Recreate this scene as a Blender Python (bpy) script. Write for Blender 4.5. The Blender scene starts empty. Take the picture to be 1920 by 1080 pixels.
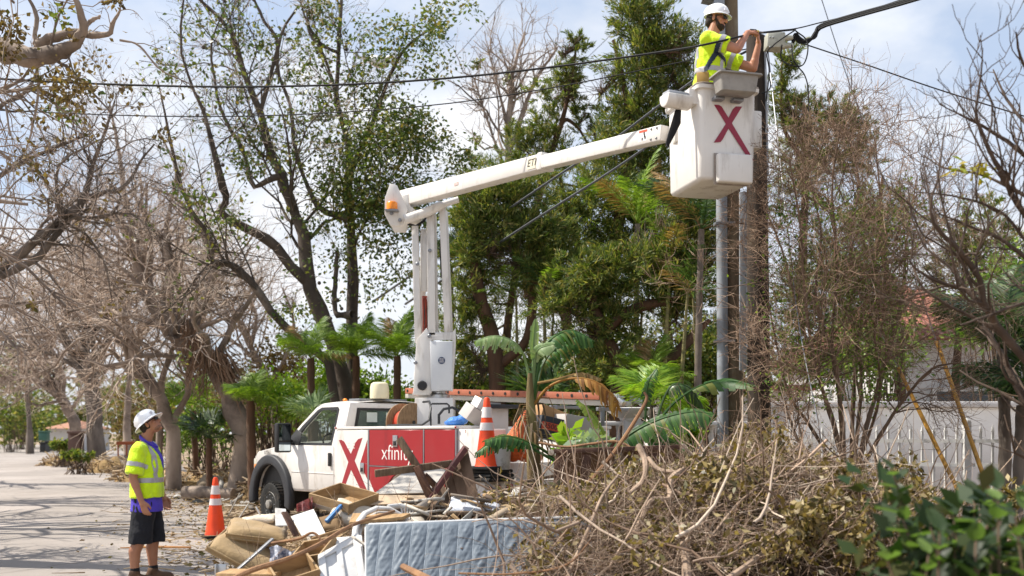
import bpy, bmesh, math, random
import numpy as np
from mathutils import Vector, Matrix, Quaternion, Euler
R_ = math.radians
SC = bpy.context.scene
COL = SC.collection
random.seed(7)
rng = np.random.default_rng(11)
# ------------------------------------------------------------------ camera, sky, sun, exposure
FPX, CX, HY, CAMZ = 1866.67, 960.0, 812.0, 1.6
cd = bpy.data.cameras.new('camera'); cam = bpy.data.objects.new('camera', cd); COL.objects.link(cam)
cam.location = (0, 0, CAMZ); cam.rotation_euler = (R_(90), 0, 0)
cd.sensor_width = 36; cd.lens = 35.0; cd.shift_y = (HY - 540) / 1920
cd.clip_start = 0.05; cd.clip_end = 3000
cd.dof.use_dof = True; cd.dof.focus_distance = 12.2; cd.dof.aperture_fstop = 1.5
SC.camera = cam
TOSUN = Vector((-0.96, 0.10, 0)).normalized() * math.cos(R_(53)) + Vector((0, 0, math.sin(R_(53))))
sl = bpy.data.lights.new('sun', 'SUN'); sl.energy = 4.6; sl.angle = R_(0.55); sl.color = (1.0, 0.94, 0.84)
sun = bpy.data.objects.new('sun', sl); COL.objects.link(sun); sun.rotation_euler = TOSUN.to_track_quat('Z', 'Y').to_euler()
W = bpy.data.worlds.new('World'); SC.world = W; W.use_nodes = True
nt = W.node_tree; nt.nodes.clear(); N = nt.nodes.new; LK = nt.links.new
out = N('ShaderNodeOutputWorld'); bg = N('ShaderNodeBackground'); bg.inputs['Strength'].default_value = 0.10
sky = N('ShaderNodeTexSky'); sky.sky_type = 'NISHITA'; sky.sun_disc = False
sky.sun_elevation = R_(53); sky.sun_rotation = math.atan2(TOSUN.x, TOSUN.y); sky.air_density = 1.0; sky.dust_density = 1.6; sky.ozone_density = 1.0
tc = N('ShaderNodeTexCoord'); sp = N('ShaderNodeSeparateXYZ'); LK(tc.outputs['Generated'], sp.inputs[0])
mp = N('ShaderNodeMapping'); mp.inputs['Scale'].default_value = (1, 1, 1.9); mp.inputs['Location'].default_value = (0.35, 0.2, 0.1); LK(tc.outputs['Generated'], mp.inputs[0])
n1 = N('ShaderNodeTexNoise'); n1.inputs['Scale'].default_value = 3.6; n1.inputs['Detail'].default_value = 9; n1.inputs['Roughness'].default_value = 0.56; LK(mp.outputs[0], n1.inputs['Vector'])
ma = N('ShaderNodeMath'); ma.operation = 'MULTIPLY_ADD'; ma.inputs[1].default_value = -0.42; ma.inputs[2].default_value = 0.13; LK(sp.outputs['Z'], ma.inputs[0])
ad = N('ShaderNodeMath'); ad.operation = 'ADD'; LK(n1.outputs['Fac'], ad.inputs[0]); LK(ma.outputs[0], ad.inputs[1])
rp = N('ShaderNodeValToRGB'); rp.color_ramp.elements[0].position = 0.40; rp.color_ramp.elements[1].position = 0.64; LK(ad.outputs[0], rp.inputs[0])
n2 = N('ShaderNodeTexNoise'); n2.inputs['Scale'].default_value = 7; n2.inputs['Detail'].default_value = 6; LK(mp.outputs[0], n2.inputs['Vector'])
cr = N('ShaderNodeValToRGB'); cr.color_ramp.elements[0].color = (5.4, 5.6, 6.0, 1); cr.color_ramp.elements[1].color = (6.6, 6.7, 6.95, 1)
cr.color_ramp.elements[0].position = 0.35; cr.color_ramp.elements[1].position = 0.6; LK(n2.outputs['Fac'], cr.inputs[0])
pale = N('ShaderNodeMixRGB'); pale.inputs['Fac'].default_value = 0.62; pale.inputs['Color2'].default_value = (4.3, 5.0, 6.2, 1); LK(sky.outputs[0], pale.inputs['Color1'])
mx = N('ShaderNodeMixRGB'); LK(rp.outputs['Color'], mx.inputs['Fac']); LK(pale.outputs[0], mx.inputs['Color1']); LK(cr.outputs['Color'], mx.inputs['Color2'])
LK(mx.outputs[0], bg.inputs['Color']); LK(bg.outputs[0], out.inputs[0])
vs = SC.view_settings
SC.display_settings.display_device = 'sRGB'; vs.view_transform = 'Standard'; vs.look = 'None'; vs.gamma = 1; vs.exposure = 0.74; vs.use_curve_mapping = False
SC.render.engine = 'CYCLES'
try:
    SC.cycles.max_bounces = 6; SC.cycles.transparent_max_bounces = 10; SC.cycles.use_denoising = True
    SC.cycles.sample_clamp_indirect = 6
except Exception: pass

# ------------------------------------------------------------------ helpers
def P(px, py, Y):
    return Vector(((px - CX) * Y / FPX, Y, CAMZ + (HY - py) * Y / FPX))
def G(px, py, z=0.0):
    Y = (CAMZ - z) * FPX / (py - HY)
    return Vector(((px - CX) * Y / FPX, Y, z))
def on_plane(px, py, p0, n):
    d = Vector(((px - CX) / FPX, 1, (HY - py) / FPX)); o = Vector((0, 0, CAMZ))
    t = (Vector(p0) - o).dot(n) / d.dot(n)
    return o + d * t
def lin(c):
    return tuple((x / 12.92 if x <= .04045 else ((x + .055) / 1.055) ** 2.4) for x in c)
def H(h):
    return lin(tuple(int(h[i:i + 2], 16) / 255 for i in (0, 2, 4)))

MATS = {}
def mat(name, rgb, rough=.6, var=.12, scale=6., bump=.0, bscale=None, metal=0., stretch=(1, 1, 1), coat=0., spec=.5, rgb2=None, sheen=0., dirt=None, dscale=1.5, dlo=.5, dhi=.7, dstretch=None):
    if name in MATS: return MATS[name]
    m = bpy.data.materials.new(name); m.use_nodes = True; t = m.node_tree; b = t.nodes['Principled BSDF']
    b.inputs['Roughness'].default_value = rough; b.inputs['Metallic'].default_value = metal
    b.inputs['Specular IOR Level'].default_value = spec; b.inputs['Coat Weight'].default_value = coat; b.inputs['Sheen Weight'].default_value = sheen
    c = t.nodes.new('ShaderNodeTexCoord'); mp = t.nodes.new('ShaderNodeMapping'); mp.inputs['Scale'].default_value = stretch
    t.links.new(c.outputs['Object'], mp.inputs[0])
    n = t.nodes.new('ShaderNodeTexNoise'); n.inputs['Scale'].default_value = scale; n.inputs['Detail'].default_value = 6; t.links.new(mp.outputs[0], n.inputs['Vector'])
    r = t.nodes.new('ShaderNodeValToRGB'); r.color_ramp.elements[0].position = .3; r.color_ramp.elements[1].position = .7
    a = rgb if rgb2 is None else rgb
    e = rgb2 if rgb2 is not None else tuple(min(1, x * (1 + var)) for x in rgb)
    a = a if rgb2 is not None else tuple(x * (1 - var) for x in rgb)
    r.color_ramp.elements[0].color = (*a, 1); r.color_ramp.elements[1].color = (*e, 1)
    t.links.new(n.outputs['Fac'], r.inputs[0]); src = r.outputs['Color']
    if dirt is not None:
        n3 = t.nodes.new('ShaderNodeTexNoise'); n3.inputs['Scale'].default_value = dscale; n3.inputs['Detail'].default_value = 8; n3.inputs['Roughness'].default_value = .65
        dm = t.nodes.new('ShaderNodeMapping'); dm.inputs['Scale'].default_value = dstretch or (1, 1, 1); t.links.new(c.outputs['Object'], dm.inputs[0]); t.links.new(dm.outputs[0], n3.inputs['Vector'])
        r3 = t.nodes.new('ShaderNodeValToRGB'); r3.color_ramp.elements[0].position = dlo; r3.color_ramp.elements[1].position = dhi; t.links.new(n3.outputs['Fac'], r3.inputs[0])
        x = t.nodes.new('ShaderNodeMixRGB'); x.inputs['Color2'].default_value = (*dirt, 1); t.links.new(r3.outputs['Color'], x.inputs['Fac']); t.links.new(src, x.inputs['Color1']); src = x.outputs[0]
    t.links.new(src, b.inputs['Base Color'])
    if bump:
        n4 = t.nodes.new('ShaderNodeTexNoise'); n4.inputs['Scale'].default_value = bscale or scale * 3; n4.inputs['Detail'].default_value = 8; n4.inputs['Roughness'].default_value = .6
        t.links.new(mp.outputs[0], n4.inputs['Vector'])
        bp = t.nodes.new('ShaderNodeBump'); bp.inputs['Strength'].default_value = bump; bp.inputs['Distance'].default_value = .03
        t.links.new(n4.outputs['Fac'], bp.inputs['Height']); t.links.new(bp.outputs[0], b.inputs['Normal'])
    MATS[name] = m; return m
def islemat(name, cols, rough=.55, trans=.35, spec=.4, bump=0):
    """colour picked at random for each loose leaf or twig"""
    if name in MATS: return MATS[name]
    m = bpy.data.materials.new(name); m.use_nodes = True; t = m.node_tree; b = t.nodes['Principled BSDF']; o = t.nodes['Material Output']
    g = t.nodes.new('ShaderNodeNewGeometry'); r = t.nodes.new('ShaderNodeValToRGB'); cr = r.color_ramp
    while len(cr.elements) < len(cols): cr.elements.new(.5)
    for i, c in enumerate(cols):
        cr.elements[i].position = i / max(1, len(cols) - 1); cr.elements[i].color = (*c, 1)
    t.links.new(g.outputs['Random Per Island'], r.inputs[0]); t.links.new(r.outputs['Color'], b.inputs['Base Color'])
    b.inputs['Roughness'].default_value = rough; b.inputs['Specular IOR Level'].default_value = spec
    if trans:
        tr = t.nodes.new('ShaderNodeBsdfTranslucent'); hv = t.nodes.new('ShaderNodeMixRGB'); hv.blend_type = 'MULTIPLY'; hv.inputs['Fac'].default_value = 1; hv.inputs['Color2'].default_value = (1.3, 1.35, .6, 1)
        t.links.new(r.outputs['Color'], hv.inputs['Color1']); t.links.new(hv.outputs[0], tr.inputs['Color'])
        ms = t.nodes.new('ShaderNodeMixShader'); ms.inputs[0].default_value = trans
        t.links.new(b.outputs[0], ms.inputs[1]); t.links.new(tr.outputs[0], ms.inputs[2]); t.links.new(ms.outputs[0], o.inputs['Surface'])
    MATS[name] = m; return m
def emat(name, rgb, s=1.):
    m = mat(name, rgb, .4); b = m.node_tree.nodes['Principled BSDF']; b.inputs['Emission Color'].default_value = (*rgb, 1); b.inputs['Emission Strength'].default_value = s; return m
def glassmat(name, tint, alpha):
    if name in MATS: return MATS[name]
    m = bpy.data.materials.new(name); m.use_nodes = True; t = m.node_tree; b = t.nodes['Principled BSDF']; o = t.nodes['Material Output']
    b.inputs['Base Color'].default_value = (*tint, 1); b.inputs['Roughness'].default_value = .05; b.inputs['Specular IOR Level'].default_value = .7
    tr = t.nodes.new('ShaderNodeBsdfTransparent'); tr.inputs['Color'].default_value = (.8, .9, .85, 1); ms = t.nodes.new('ShaderNodeMixShader'); ms.inputs[0].default_value = alpha
    t.links.new(b.outputs[0], ms.inputs[1]); t.links.new(tr.outputs[0], ms.inputs[2]); t.links.new(ms.outputs[0], o.inputs['Surface'])
    MATS[name] = m; return m

WM = {}
def tag(o, label, cat, group=None, kind=None):
    if label: o['label'] = label
    if cat: o['category'] = cat
    if group: o['group'] = group
    if kind: o['kind'] = kind
    return o
def thing(name, label, cat, loc=(0, 0, 0), rotz=0., group=None, M=None):
    o = bpy.data.objects.new(name, None); COL.objects.link(o); o.empty_display_size = .2
    if M is None: M = Matrix.Translation(Vector(loc)) @ Matrix.Rotation(rotz, 4, 'Z')
    o.matrix_basis = M; WM[o.name] = M.copy(); tag(o, label, cat, group); return o
def link_mesh(name, me, m, parent):
    o = bpy.data.objects.new(name, me); COL.objects.link(o)
    if m is not None and len(me.materials) == 0: me.materials.append(m)
    if parent is not None: o.parent = parent; WM[o.name] = WM.get(parent.name, Matrix())
    else: WM[o.name] = Matrix()
    return o
class MB:
    def __init__(s): s.v = []; s.f = []
    def add(s, V, F):
        b = len(s.v); s.v += [tuple(v) for v in V]; s.f += [tuple(i + b for i in f) for f in F]; return s
    def box(s, c, d, M=None):
        x, y, z = d[0] / 2, d[1] / 2, d[2] / 2; c = Vector(c)
        V = [Vector(p) for p in ((-x, -y, -z), (x, -y, -z), (x, y, -z), (-x, y, -z), (-x, -y, z), (x, -y, z), (x, y, z), (-x, y, z))]
        if M is not None: V = [M @ v for v in V]
        return s.add([v + c for v in V], [(3, 2, 1, 0), (4, 5, 6, 7), (0, 1, 5, 4), (1, 2, 6, 5), (2, 3, 7, 6), (3, 0, 4, 7)])
    def bb(s, a, b):
        return s.box([(a[i] + b[i]) / 2 for i in range(3)], [abs(b[i] - a[i]) for i in range(3)])
    def prism(s, poly, fn, d0, d1):
        """poly: 2-D outline; fn(a,b,d) gives the point"""
        n = len(poly)
        V = [fn(a, b, d0) for a, b in poly] + [fn(a, b, d1) for a, b in poly]
        return s.add(V, [tuple(range(n))[::-1], tuple(range(n, 2 * n))] + [(i, (i + 1) % n, n + (i + 1) % n, n + i) for i in range(n)])
    def ring(s, outer, inner, fn, d0, d1):
        n = len(outer); V = [fn(a, b, d) for d in (d0, d1) for lp in (outer, inner) for a, b in lp]; F = []
        for i in range(n):
            j = (i + 1) % n
            F += [(j, i, n + i, n + j), (2 * n + i, 2 * n + j, 3 * n + j, 3 * n + i), (i, j, 2 * n + j, 2 * n + i), (n + j, n + i, 3 * n + i, 3 * n + j)]
        return s.add(V, F)
    def tube(s, pts, r, n=8, cap=True, flat=1.):
        pts = [Vector(p) for p in pts]; K = len(pts)
        rr = r if hasattr(r, '__len__') else [r] * K
        T = [(pts[min(i + 1, K - 1)] - pts[max(i - 1, 0)]).normalized() for i in range(K)]
        ref = Vector((0, 0, 1)) if abs(T[0].z) < .9 else Vector((1, 0, 0))
        u = T[0].cross(ref).normalized(); V = []
        for i in range(K):
            u = (u - T[i] * u.dot(T[i])).normalized(); w = T[i].cross(u)
            V += [pts[i] + (u * math.cos(2 * math.pi * k / n) + w * (math.sin(2 * math.pi * k / n) * flat)) * rr[i] for k in range(n)]
        F = [(i * n + k, i * n + (k + 1) % n, (i + 1) * n + (k + 1) % n, (i + 1) * n + k) for i in range(K - 1) for k in range(n)]
        if cap: F += [tuple(range(n))[::-1], tuple((K - 1) * n + k for k in range(n))]
        return s.add(V, F)
    def lathe(s, prof, M=Matrix(), n=20, sx=1., sy=1.):
        V = [M @ Vector((r * sx * math.cos(2 * math.pi * k / n), r * sy * math.sin(2 * math.pi * k / n), z)) for r, z in prof for k in range(n)]
        K = len(prof)
        F = [(i * n + k, i * n + (k + 1) % n, (i + 1) * n + (k + 1) % n, (i + 1) * n + k) for i in range(K - 1) for k in range(n)]
        F += [tuple(range(n))[::-1], tuple((K - 1) * n + k for k in range(n))]
        return s.add(V, F)
    def ell(s, c, r, M=None, n=16, m=10):
        r = r if hasattr(r, '__len__') else (r, r, r); V = []; c = Vector(c)
        for i in range(1, m):
            a = math.pi * i / m
            V += [Vector((r[0] * math.sin(a) * math.cos(2 * math.pi * k / n), r[1] * math.sin(a) * math.sin(2 * math.pi * k / n), -r[2] * math.cos(a))) for k in range(n)]
        V += [Vector((0, 0, -r[2])), Vector((0, 0, r[2]))]
        if M is not None: V = [M @ v for v in V]
        F = [(i * n + k, i * n + (k + 1) % n, (i + 1) * n + (k + 1) % n, (i + 1) * n + k) for i in range(m - 2) for k in range(n)]
        B = (m - 1) * n
        F += [(B, (k + 1) % n, k) for k in range(n)] + [(B + 1, (m - 2) * n + k, (m - 2) * n + (k + 1) % n) for k in range(n)]
        return s.add([v + c for v in V], F)
    def cap(s, a, b, ra, rb, n=12):
        a = Vector(a); b = Vector(b); d = b - a; L = max(d.length, 1e-4); d = d / L; pts = []; rr = []
        for i in range(4): t = math.pi / 2 * (1 - i / 4); pts.append(a - d * ra * math.sin(t)); rr.append(max(ra * math.cos(t), ra * .08))
        pts += [a, b]; rr += [ra, rb]
        for i in range(1, 5): t = math.pi / 2 * i / 4; pts.append(b + d * rb * math.sin(t)); rr.append(max(rb * math.cos(t), rb * .08))
        return s.tube(pts, rr, n)
    def grid(s, fn, nu, nv):
        V = [fn(i / nu, j / nv) for j in range(nv + 1) for i in range(nu + 1)]
        return s.add(V, [(j * (nu + 1) + i, j * (nu + 1) + i + 1, (j + 1) * (nu + 1) + i + 1, (j + 1) * (nu + 1) + i) for j in range(nv) for i in range(nu)])
    def build(s, name, m, parent=None, world=True, bevel=0., seg=2, smooth=38., fix=True, jit=0.):
        me = bpy.data.meshes.new(name)
        V = s.v
        if parent is not None and world:
            I = WM[parent.name].inverted(); V = [tuple(I @ Vector(v)) for v in V]
        me.from_pydata([tuple(v) for v in V], [], s.f)
        bm = bmesh.new(); bm.from_mesh(me)
        if fix: bmesh.ops.recalc_face_normals(bm, faces=bm.faces)
        if bevel:
            es = [e for e in bm.edges if len(e.link_faces) == 2 and e.calc_face_angle(0) > R_(35)]
            bmesh.ops.bevel(bm, geom=es, offset=bevel, segments=seg, affect='EDGES', clamp_overlap=True, profile=.5)
        bm.to_mesh(me); bm.free()
        if smooth: me.shade_smooth(); me.set_sharp_from_angle(angle=R_(smooth))
        return link_mesh(name, me, m, parent)
def np_mesh(name, V, F):
    V = np.ascontiguousarray(V, dtype=np.float32).reshape(-1, 3); F = np.ascontiguousarray(F, dtype=np.int32); k = F.shape[1]; n = len(F)
    me = bpy.data.meshes.new(name)
    me.vertices.add(len(V)); me.vertices.foreach_set('co', V.ravel())
    me.loops.add(n * k); me.loops.foreach_set('vertex_index', F.ravel())
    me.polygons.add(n); me.polygons.foreach_set('loop_start', np.arange(0, n * k, k, dtype=np.int32))
    me.update(calc_edges=True); return me
def np_obj(name, V, F, m, parent=None, smooth=True, kind=None):
    if parent is not None:
        I = np.array(WM[parent.name].inverted()); V = np.asarray(V).reshape(-1, 3) @ I[:3, :3].T + I[:3, 3]
    me = np_mesh(name, V, F)
    if smooth: me.shade_smooth()
    o = link_mesh(name, me, m, parent)
    if kind: o['kind'] = kind
    return o
def join(parts):
    Vs = []; Fs = []; b = 0
    for V, F in parts:
        V = np.asarray(V).reshape(-1, 3); Vs.append(V); Fs.append(F + b); b += len(V)
    return np.concatenate(Vs), np.concatenate(Fs)
def nrm(a): return a / np.maximum(np.linalg.norm(a, axis=-1, keepdims=True), 1e-9)
def tubes(Pt, Rd, ns=3):
    Pt = np.asarray(Pt, dtype=float); Rd = np.asarray(Rd, dtype=float); Nn, K, _ = Pt.shape
    T = np.empty_like(Pt); T[:, 1:-1] = Pt[:, 2:] - Pt[:, :-2]; T[:, 0] = Pt[:, 1] - Pt[:, 0]; T[:, -1] = Pt[:, -1] - Pt[:, -2]; T = nrm(T)
    ref = np.where(np.abs(nrm(Pt[:, -1] - Pt[:, 0])[:, 2:3]) < .8, np.array([[0, 0, 1.]]), np.array([[0.3, 1., 0]]))[:, None, :]
    u = nrm(np.cross(T, ref)); w = np.cross(T, u)
    a = np.arange(ns) * 2 * np.pi / ns
    V = Pt[:, :, None, :] + Rd[:, :, None, None] * (u[:, :, None, :] * np.cos(a)[None, None, :, None] + w[:, :, None, :] * np.sin(a)[None, None, :, None])
    i = np.arange(Nn)[:, None, None] * (K * ns) + np.arange(K - 1)[None, :, None] * ns; k = np.arange(ns)[None, None, :]; k2 = (k + 1) % ns
    F = np.stack([i + k, i + k2, i + ns + k2, i + ns + k], -1).reshape(-1, 4)
    return V.reshape(-1, 3), F
def grow(Pt, Rd, n, l0, l1, ang=.8, K=4, wig=.25, up=.1, t0=.25, rr=.55, taper=.35, rmin=.002, absl=False, g=None):
    g = g or rng; Nn, Kp, _ = Pt.shape; L = np.linalg.norm(np.diff(Pt, axis=1), axis=2).sum(1); M = int(n)
    pi = g.choice(Nn, M, p=(L + .01) / (L + .01).sum()); t = t0 + (1 - t0) * g.random(M); f = np.minimum(t * (Kp - 1), Kp - 1.001); i = f.astype(int); fr = (f - i)[:, None]
    A = Pt[pi, i]; B = Pt[pi, i + 1]; pos = A * (1 - fr) + B * fr; tan = nrm(B - A)
    r0 = np.maximum((Rd[pi, i] * (1 - fr[:, 0]) + Rd[pi, i + 1] * fr[:, 0]) * rr, rmin)
    rd = nrm(g.normal(size=(M, 3))); perp = nrm(rd - tan * (rd * tan).sum(1, keepdims=True)); a = (ang * (.55 + .9 * g.random(M)))[:, None]
    d = nrm(tan * np.cos(a) + perp * np.sin(a)); ln = l0 + (l1 - l0) * g.random(M)
    if not absl: ln = ln * L[pi] * (1.15 - .6 * t)
    st = (ln / (K - 1))[:, None]; out = np.empty((M, K, 3)); out[:, 0] = pos
    for k in range(1, K):
        d = nrm(d + wig * g.normal(size=(M, 3)) + np.array([0, 0, up])); out[:, k] = out[:, k - 1] + d * st
    rad = np.maximum(r0[:, None] * np.linspace(1, taper, K)[None, :], rmin * .6)
    return out, rad
def limb(pts, Y, K=20, Y2=None):
    """main limb traced as (px, py, width px); Y depth at its two ends"""
    Y2 = Y if Y2 is None else Y2; n = len(pts)
    q = [np.array(P(a, b, Y + (Y2 - Y) * i / (n - 1))) for i, (a, b, w) in enumerate(pts)]
    r = [w * .5 * (Y + (Y2 - Y) * i / (n - 1)) / FPX for i, (a, b, w) in enumerate(pts)]
    return resample(np.array(q), np.array(r), K)
def resample(q, r, K):
    n = len(q); e = np.concatenate([[2 * q[0] - q[1]], q, [2 * q[-1] - q[-2]]]); o = []; ro = []
    for s in np.linspace(0, n - 1 - 1e-6, K):
        i = int(s); f = s - i; p0, p1, p2, p3 = e[i], e[i + 1], e[i + 2], e[i + 3]
        o.append(.5 * (2 * p1 + (p2 - p0) * f + (2 * p0 - 5 * p1 + 4 * p2 - p3) * f * f + (3 * p1 - p0 - 3 * p2 + p3) * f ** 3)); ro.append(r[i] * (1 - f) + r[min(i + 1, n - 1)] * f)
    return np.array(o), np.array(ro)
def stack(L): return np.stack([a for a, b in L]), np.stack([b for a, b in L])
def leafquads(C, A, Ln, Wd, g=None, bend=.0):
    g = g or rng; M = len(C); A = nrm(A); S = nrm(np.cross(A, g.normal(size=(M, 3)))); Ln = np.broadcast_to(np.asarray(Ln, float), (M,))[:, None]; Wd = np.broadcast_to(np.asarray(Wd, float), (M,))[:, None]
    Nn = np.cross(A, S); mid = C + A * Ln * .5 + Nn * Ln * bend
    V = np.stack([C, mid + S * Wd, C + A * Ln, mid - S * Wd], 1)
    return V.reshape(-1, 3), np.arange(M * 4).reshape(M, 4)
def alongtwigs(Pt, n, g=None):
    g = g or rng; Nn, K, _ = Pt.shape; pi = g.integers(0, Nn, n); f = np.minimum(g.random(n) * (K - 1), K - 1.001); i = f.astype(int); fr = (f - i)[:, None]
    return Pt[pi, i] * (1 - fr) + Pt[pi, i + 1] * fr, nrm(Pt[pi, i + 1] - Pt[pi, i])
def text_mesh(s, size, name='lettering', shear=0., align='CENTER', off=0.):
    c = bpy.data.curves.new('t', 'FONT'); c.body = s; c.size = size; c.align_x = align; c.align_y = 'CENTER'; c.extrude = .001; c.shear = shear; c.offset = off; c.resolution_u = 3
    o = bpy.data.objects.new('t', c); COL.objects.link(o); bpy.context.view_layer.update()
    me = bpy.data.meshes.new_from_object(o.evaluated_get(bpy.context.evaluated_depsgraph_get())); bpy.data.objects.remove(o); me.name = name; me.materials.clear(); return me
def text(s, size, o_, xdir, ydir, m, parent, name='lettering', sx=1., shear=0., off=0.):
    """flat lettering; o_, xdir, ydir in the parent's own space"""
    me = text_mesh(s, size, name, shear, off=off); x = Vector(xdir).normalized(); y = Vector(ydir).normalized(); z = x.cross(y)
    me.transform(Matrix(((x.x * sx, y.x, z.x, o_[0]), (x.y * sx, y.y, z.y, o_[1]), (x.z * sx, y.z, z.z, o_[2]), (0, 0, 0, 1))))
    return link_mesh(name, me, m, parent)
def remesh(name, mb, vox, m, parent, it=4, fac=.5, smooth=True):
    """weld overlapping closed shapes into one continuous skin"""
    o = mb.build('t', None, None, smooth=0); r = o.modifiers.new('r', 'REMESH'); r.mode = 'VOXEL'; r.voxel_size = vox
    if it: s = o.modifiers.new('s', 'SMOOTH'); s.factor = fac; s.iterations = it
    bpy.context.view_layer.update(); me = bpy.data.meshes.new_from_object(o.evaluated_get(bpy.context.evaluated_depsgraph_get())); bpy.data.objects.remove(o)
    me.name = name
    if smooth: me.shade_smooth()
    me.materials.clear()
    return link_mesh(name, me, m, parent)
def skin_patch(src, pred, off, name, m, parent):
    """a strip of cloth lying on the surface of src, where pred(x,y,z,normal) holds"""
    me = src.data; keep = [p for p in me.polygons if pred(p.center, p.normal)]; ids = sorted({v for p in keep for v in p.vertices}); ix = {v: i for i, v in enumerate(ids)}
    V = [me.vertices[v].co + me.vertices[v].normal * off for v in ids]
    b = MB(); b.v = [tuple(v) for v in V]; b.f = [tuple(ix[v] for v in p.vertices) for p in keep]
    if not b.f: return None
    return b.build(name, m, parent, world=False, fix=False, smooth=180)
# ------------------------------------------------------------------ ground, road
def ground_mat():
    m = mat('verge_soil', H('8a7358'), .95, rgb2=H('a3917a'), scale=1.3, bump=.6, bscale=14, dirt=H('6d5a3e'), dscale=.8, dlo=.46, dhi=.62); return m
def gz(x, y): return -.055 + .02 * math.sin(x * 1.3 + .5 * y) * math.sin(y * .9)
b = MB()
xs = list(np.linspace(-14, 12, 53)); ys = list(np.linspace(4, 40, 60))
XS = [-1500, -300, -80, -30] + xs + [25, 60, 200, 1500]; YS = [-40, -8] + ys + [50, 65, 90, 140, 300, 900, 2500]
b.v = [(x, y, gz(x, y) if -14 <= x <= 12 and 4 <= y <= 40 else -.055) for y in YS for x in XS]
w = len(XS); b.f = [(j * w + i, j * w + i + 1, (j + 1) * w + i + 1, (j + 1) * w + i) for j in range(len(YS) - 1) for i in range(w - 1)]
tag(b.build('ground', ground_mat()), 'leaf strewn sandy ground', None, kind='structure')
# road: pale worn asphalt running away to the left
def road_mat():
    m = bpy.data.materials.new('road_asphalt'); m.use_nodes = True; t = m.node_tree; bs = t.nodes['Principled BSDF']; bs.inputs['Roughness'].default_value = .9
    c = t.nodes.new('ShaderNodeTexCoord')
    def nz(s, d=5, r=.5):
        n = t.nodes.new('ShaderNodeTexNoise'); n.inputs['Scale'].default_value = s; n.inputs['Detail'].default_value = d; n.inputs['Roughness'].default_value = r; t.links.new(c.outputs['Object'], n.inputs['Vector']); return n
    def ramp(n, a, ca, e, ce):
        r = t.nodes.new('ShaderNodeValToRGB'); r.color_ramp.elements[0].position = a; r.color_ramp.elements[0].color = (*ca, 1); r.color_ramp.elements[1].position = e; r.color_ramp.elements[1].color = (*ce, 1); t.links.new(n.outputs['Fac'], r.inputs[0]); return r
    def mixc(k, A, B, bl='MIX', f=None):
        x = t.nodes.new('ShaderNodeMixRGB'); x.blend_type = bl
        if f is None: x.inputs['Fac'].default_value = k
        else: t.links.new(f, x.inputs['Fac'])
        t.links.new(A, x.inputs['Color1']); t.links.new(B, x.inputs['Color2']); return x.outputs[0]
    base = ramp(nz(.5, 6), .35, (.31, .27, .24), .65, (.40, .35, .315)); fine = ramp(nz(90, 3), .35, (.62, .62, .62), .62, (1.12, 1.12, 1.12))
    o = mixc(1, base.outputs[0], fine.outputs[0], 'MULTIPLY')
    st = ramp(nz(1.1, 9, .7), .57, (0, 0, 0), .75, (1, 1, 1)); rgb = t.nodes.new('ShaderNodeRGB'); rgb.outputs[0].default_value = (.22, .195, .17, 1)
    o = mixc(0, o, rgb.outputs[0], f=st.outputs[0]); vo = t.nodes.new('ShaderNodeTexVoronoi'); vo.feature = 'DISTANCE_TO_EDGE'; vo.inputs['Scale'].default_value = .38; wn = nz(2.2, 5); mv = t.nodes.new('ShaderNodeMixRGB'); mv.inputs['Fac'].default_value = .22; t.links.new(c.outputs['Object'], mv.inputs['Color1']); t.links.new(wn.outputs['Color'], mv.inputs['Color2']); t.links.new(mv.outputs[0], vo.inputs['Vector'])
    cr_ = t.nodes.new('ShaderNodeValToRGB'); cr_.color_ramp.elements[0].position = .0; cr_.color_ramp.elements[0].color = (.8, .8, .8, 1); cr_.color_ramp.elements[1].position = .011; cr_.color_ramp.elements[1].color = (0, 0, 0, 1); t.links.new(vo.outputs['Distance'], cr_.inputs[0]); rk = t.nodes.new('ShaderNodeRGB'); rk.outputs[0].default_value = (.12, .10, .085, 1); o = mixc(0, o, rk.outputs[0], f=cr_.outputs[0])
    pt_ = ramp(nz(.22, 4, .6), .5, (0, 0, 0), .56, (.55, .55, .55)); rg2 = t.nodes.new('ShaderNodeRGB'); rg2.outputs[0].default_value = (.245, .215, .19, 1); o = mixc(0, o, rg2.outputs[0], f=pt_.outputs[0])
    t.links.new(o, bs.inputs['Base Color'])
    bp = t.nodes.new('ShaderNodeBump'); bp.inputs['Strength'].default_value = .35; bp.inputs['Distance'].default_value = .01; t.links.new(nz(120, 3).outputs['Fac'], bp.inputs['Height']); t.links.new(bp.outputs[0], bs.inputs['Normal'])
    return m
EDGE = [(-0.6, 5), (-1.9, 9), (-3.0, 12), (-4.3, 15.5), (-6.3, 21), (-8.7, 28), (-12.3, 38), (-18, 54), (-27, 76), (-40, 104), (-56, 135)]
def edge_x(y):
    for (x0, y0), (x1, y1) in zip(EDGE, EDGE[1:]):
        if y <= y1: return x0 + (x1 - x0) * (y - y0) / (y1 - y0)
    return EDGE[-1][0]
b = MB(); ys = np.concatenate([[-20], np.linspace(5, 40, 120), np.linspace(42, 135, 40)])
g2 = np.random.default_rng(3); rows = []
for i, y in enumerate(ys):
    e = edge_x(max(y, 5)) + (g2.normal() * .06 if 5 < y < 40 else 0); wd = 8 + .2 * max(0, y)
    for k in range(5):
        f = k / 4; b.v.append((e - wd * (1 - f), y, .0 + .03 * math.sin(math.pi * f) - (.03 if k in (0, 4) else 0)))
b.f = [(j * 5 + k, j * 5 + k + 1, (j + 1) * 5 + k + 1, (j + 1) * 5 + k) for j in range(len(ys) - 1) for k in range(4)]
tag(b.build('road', road_mat()), 'pale worn asphalt road', None, kind='structure')
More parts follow.
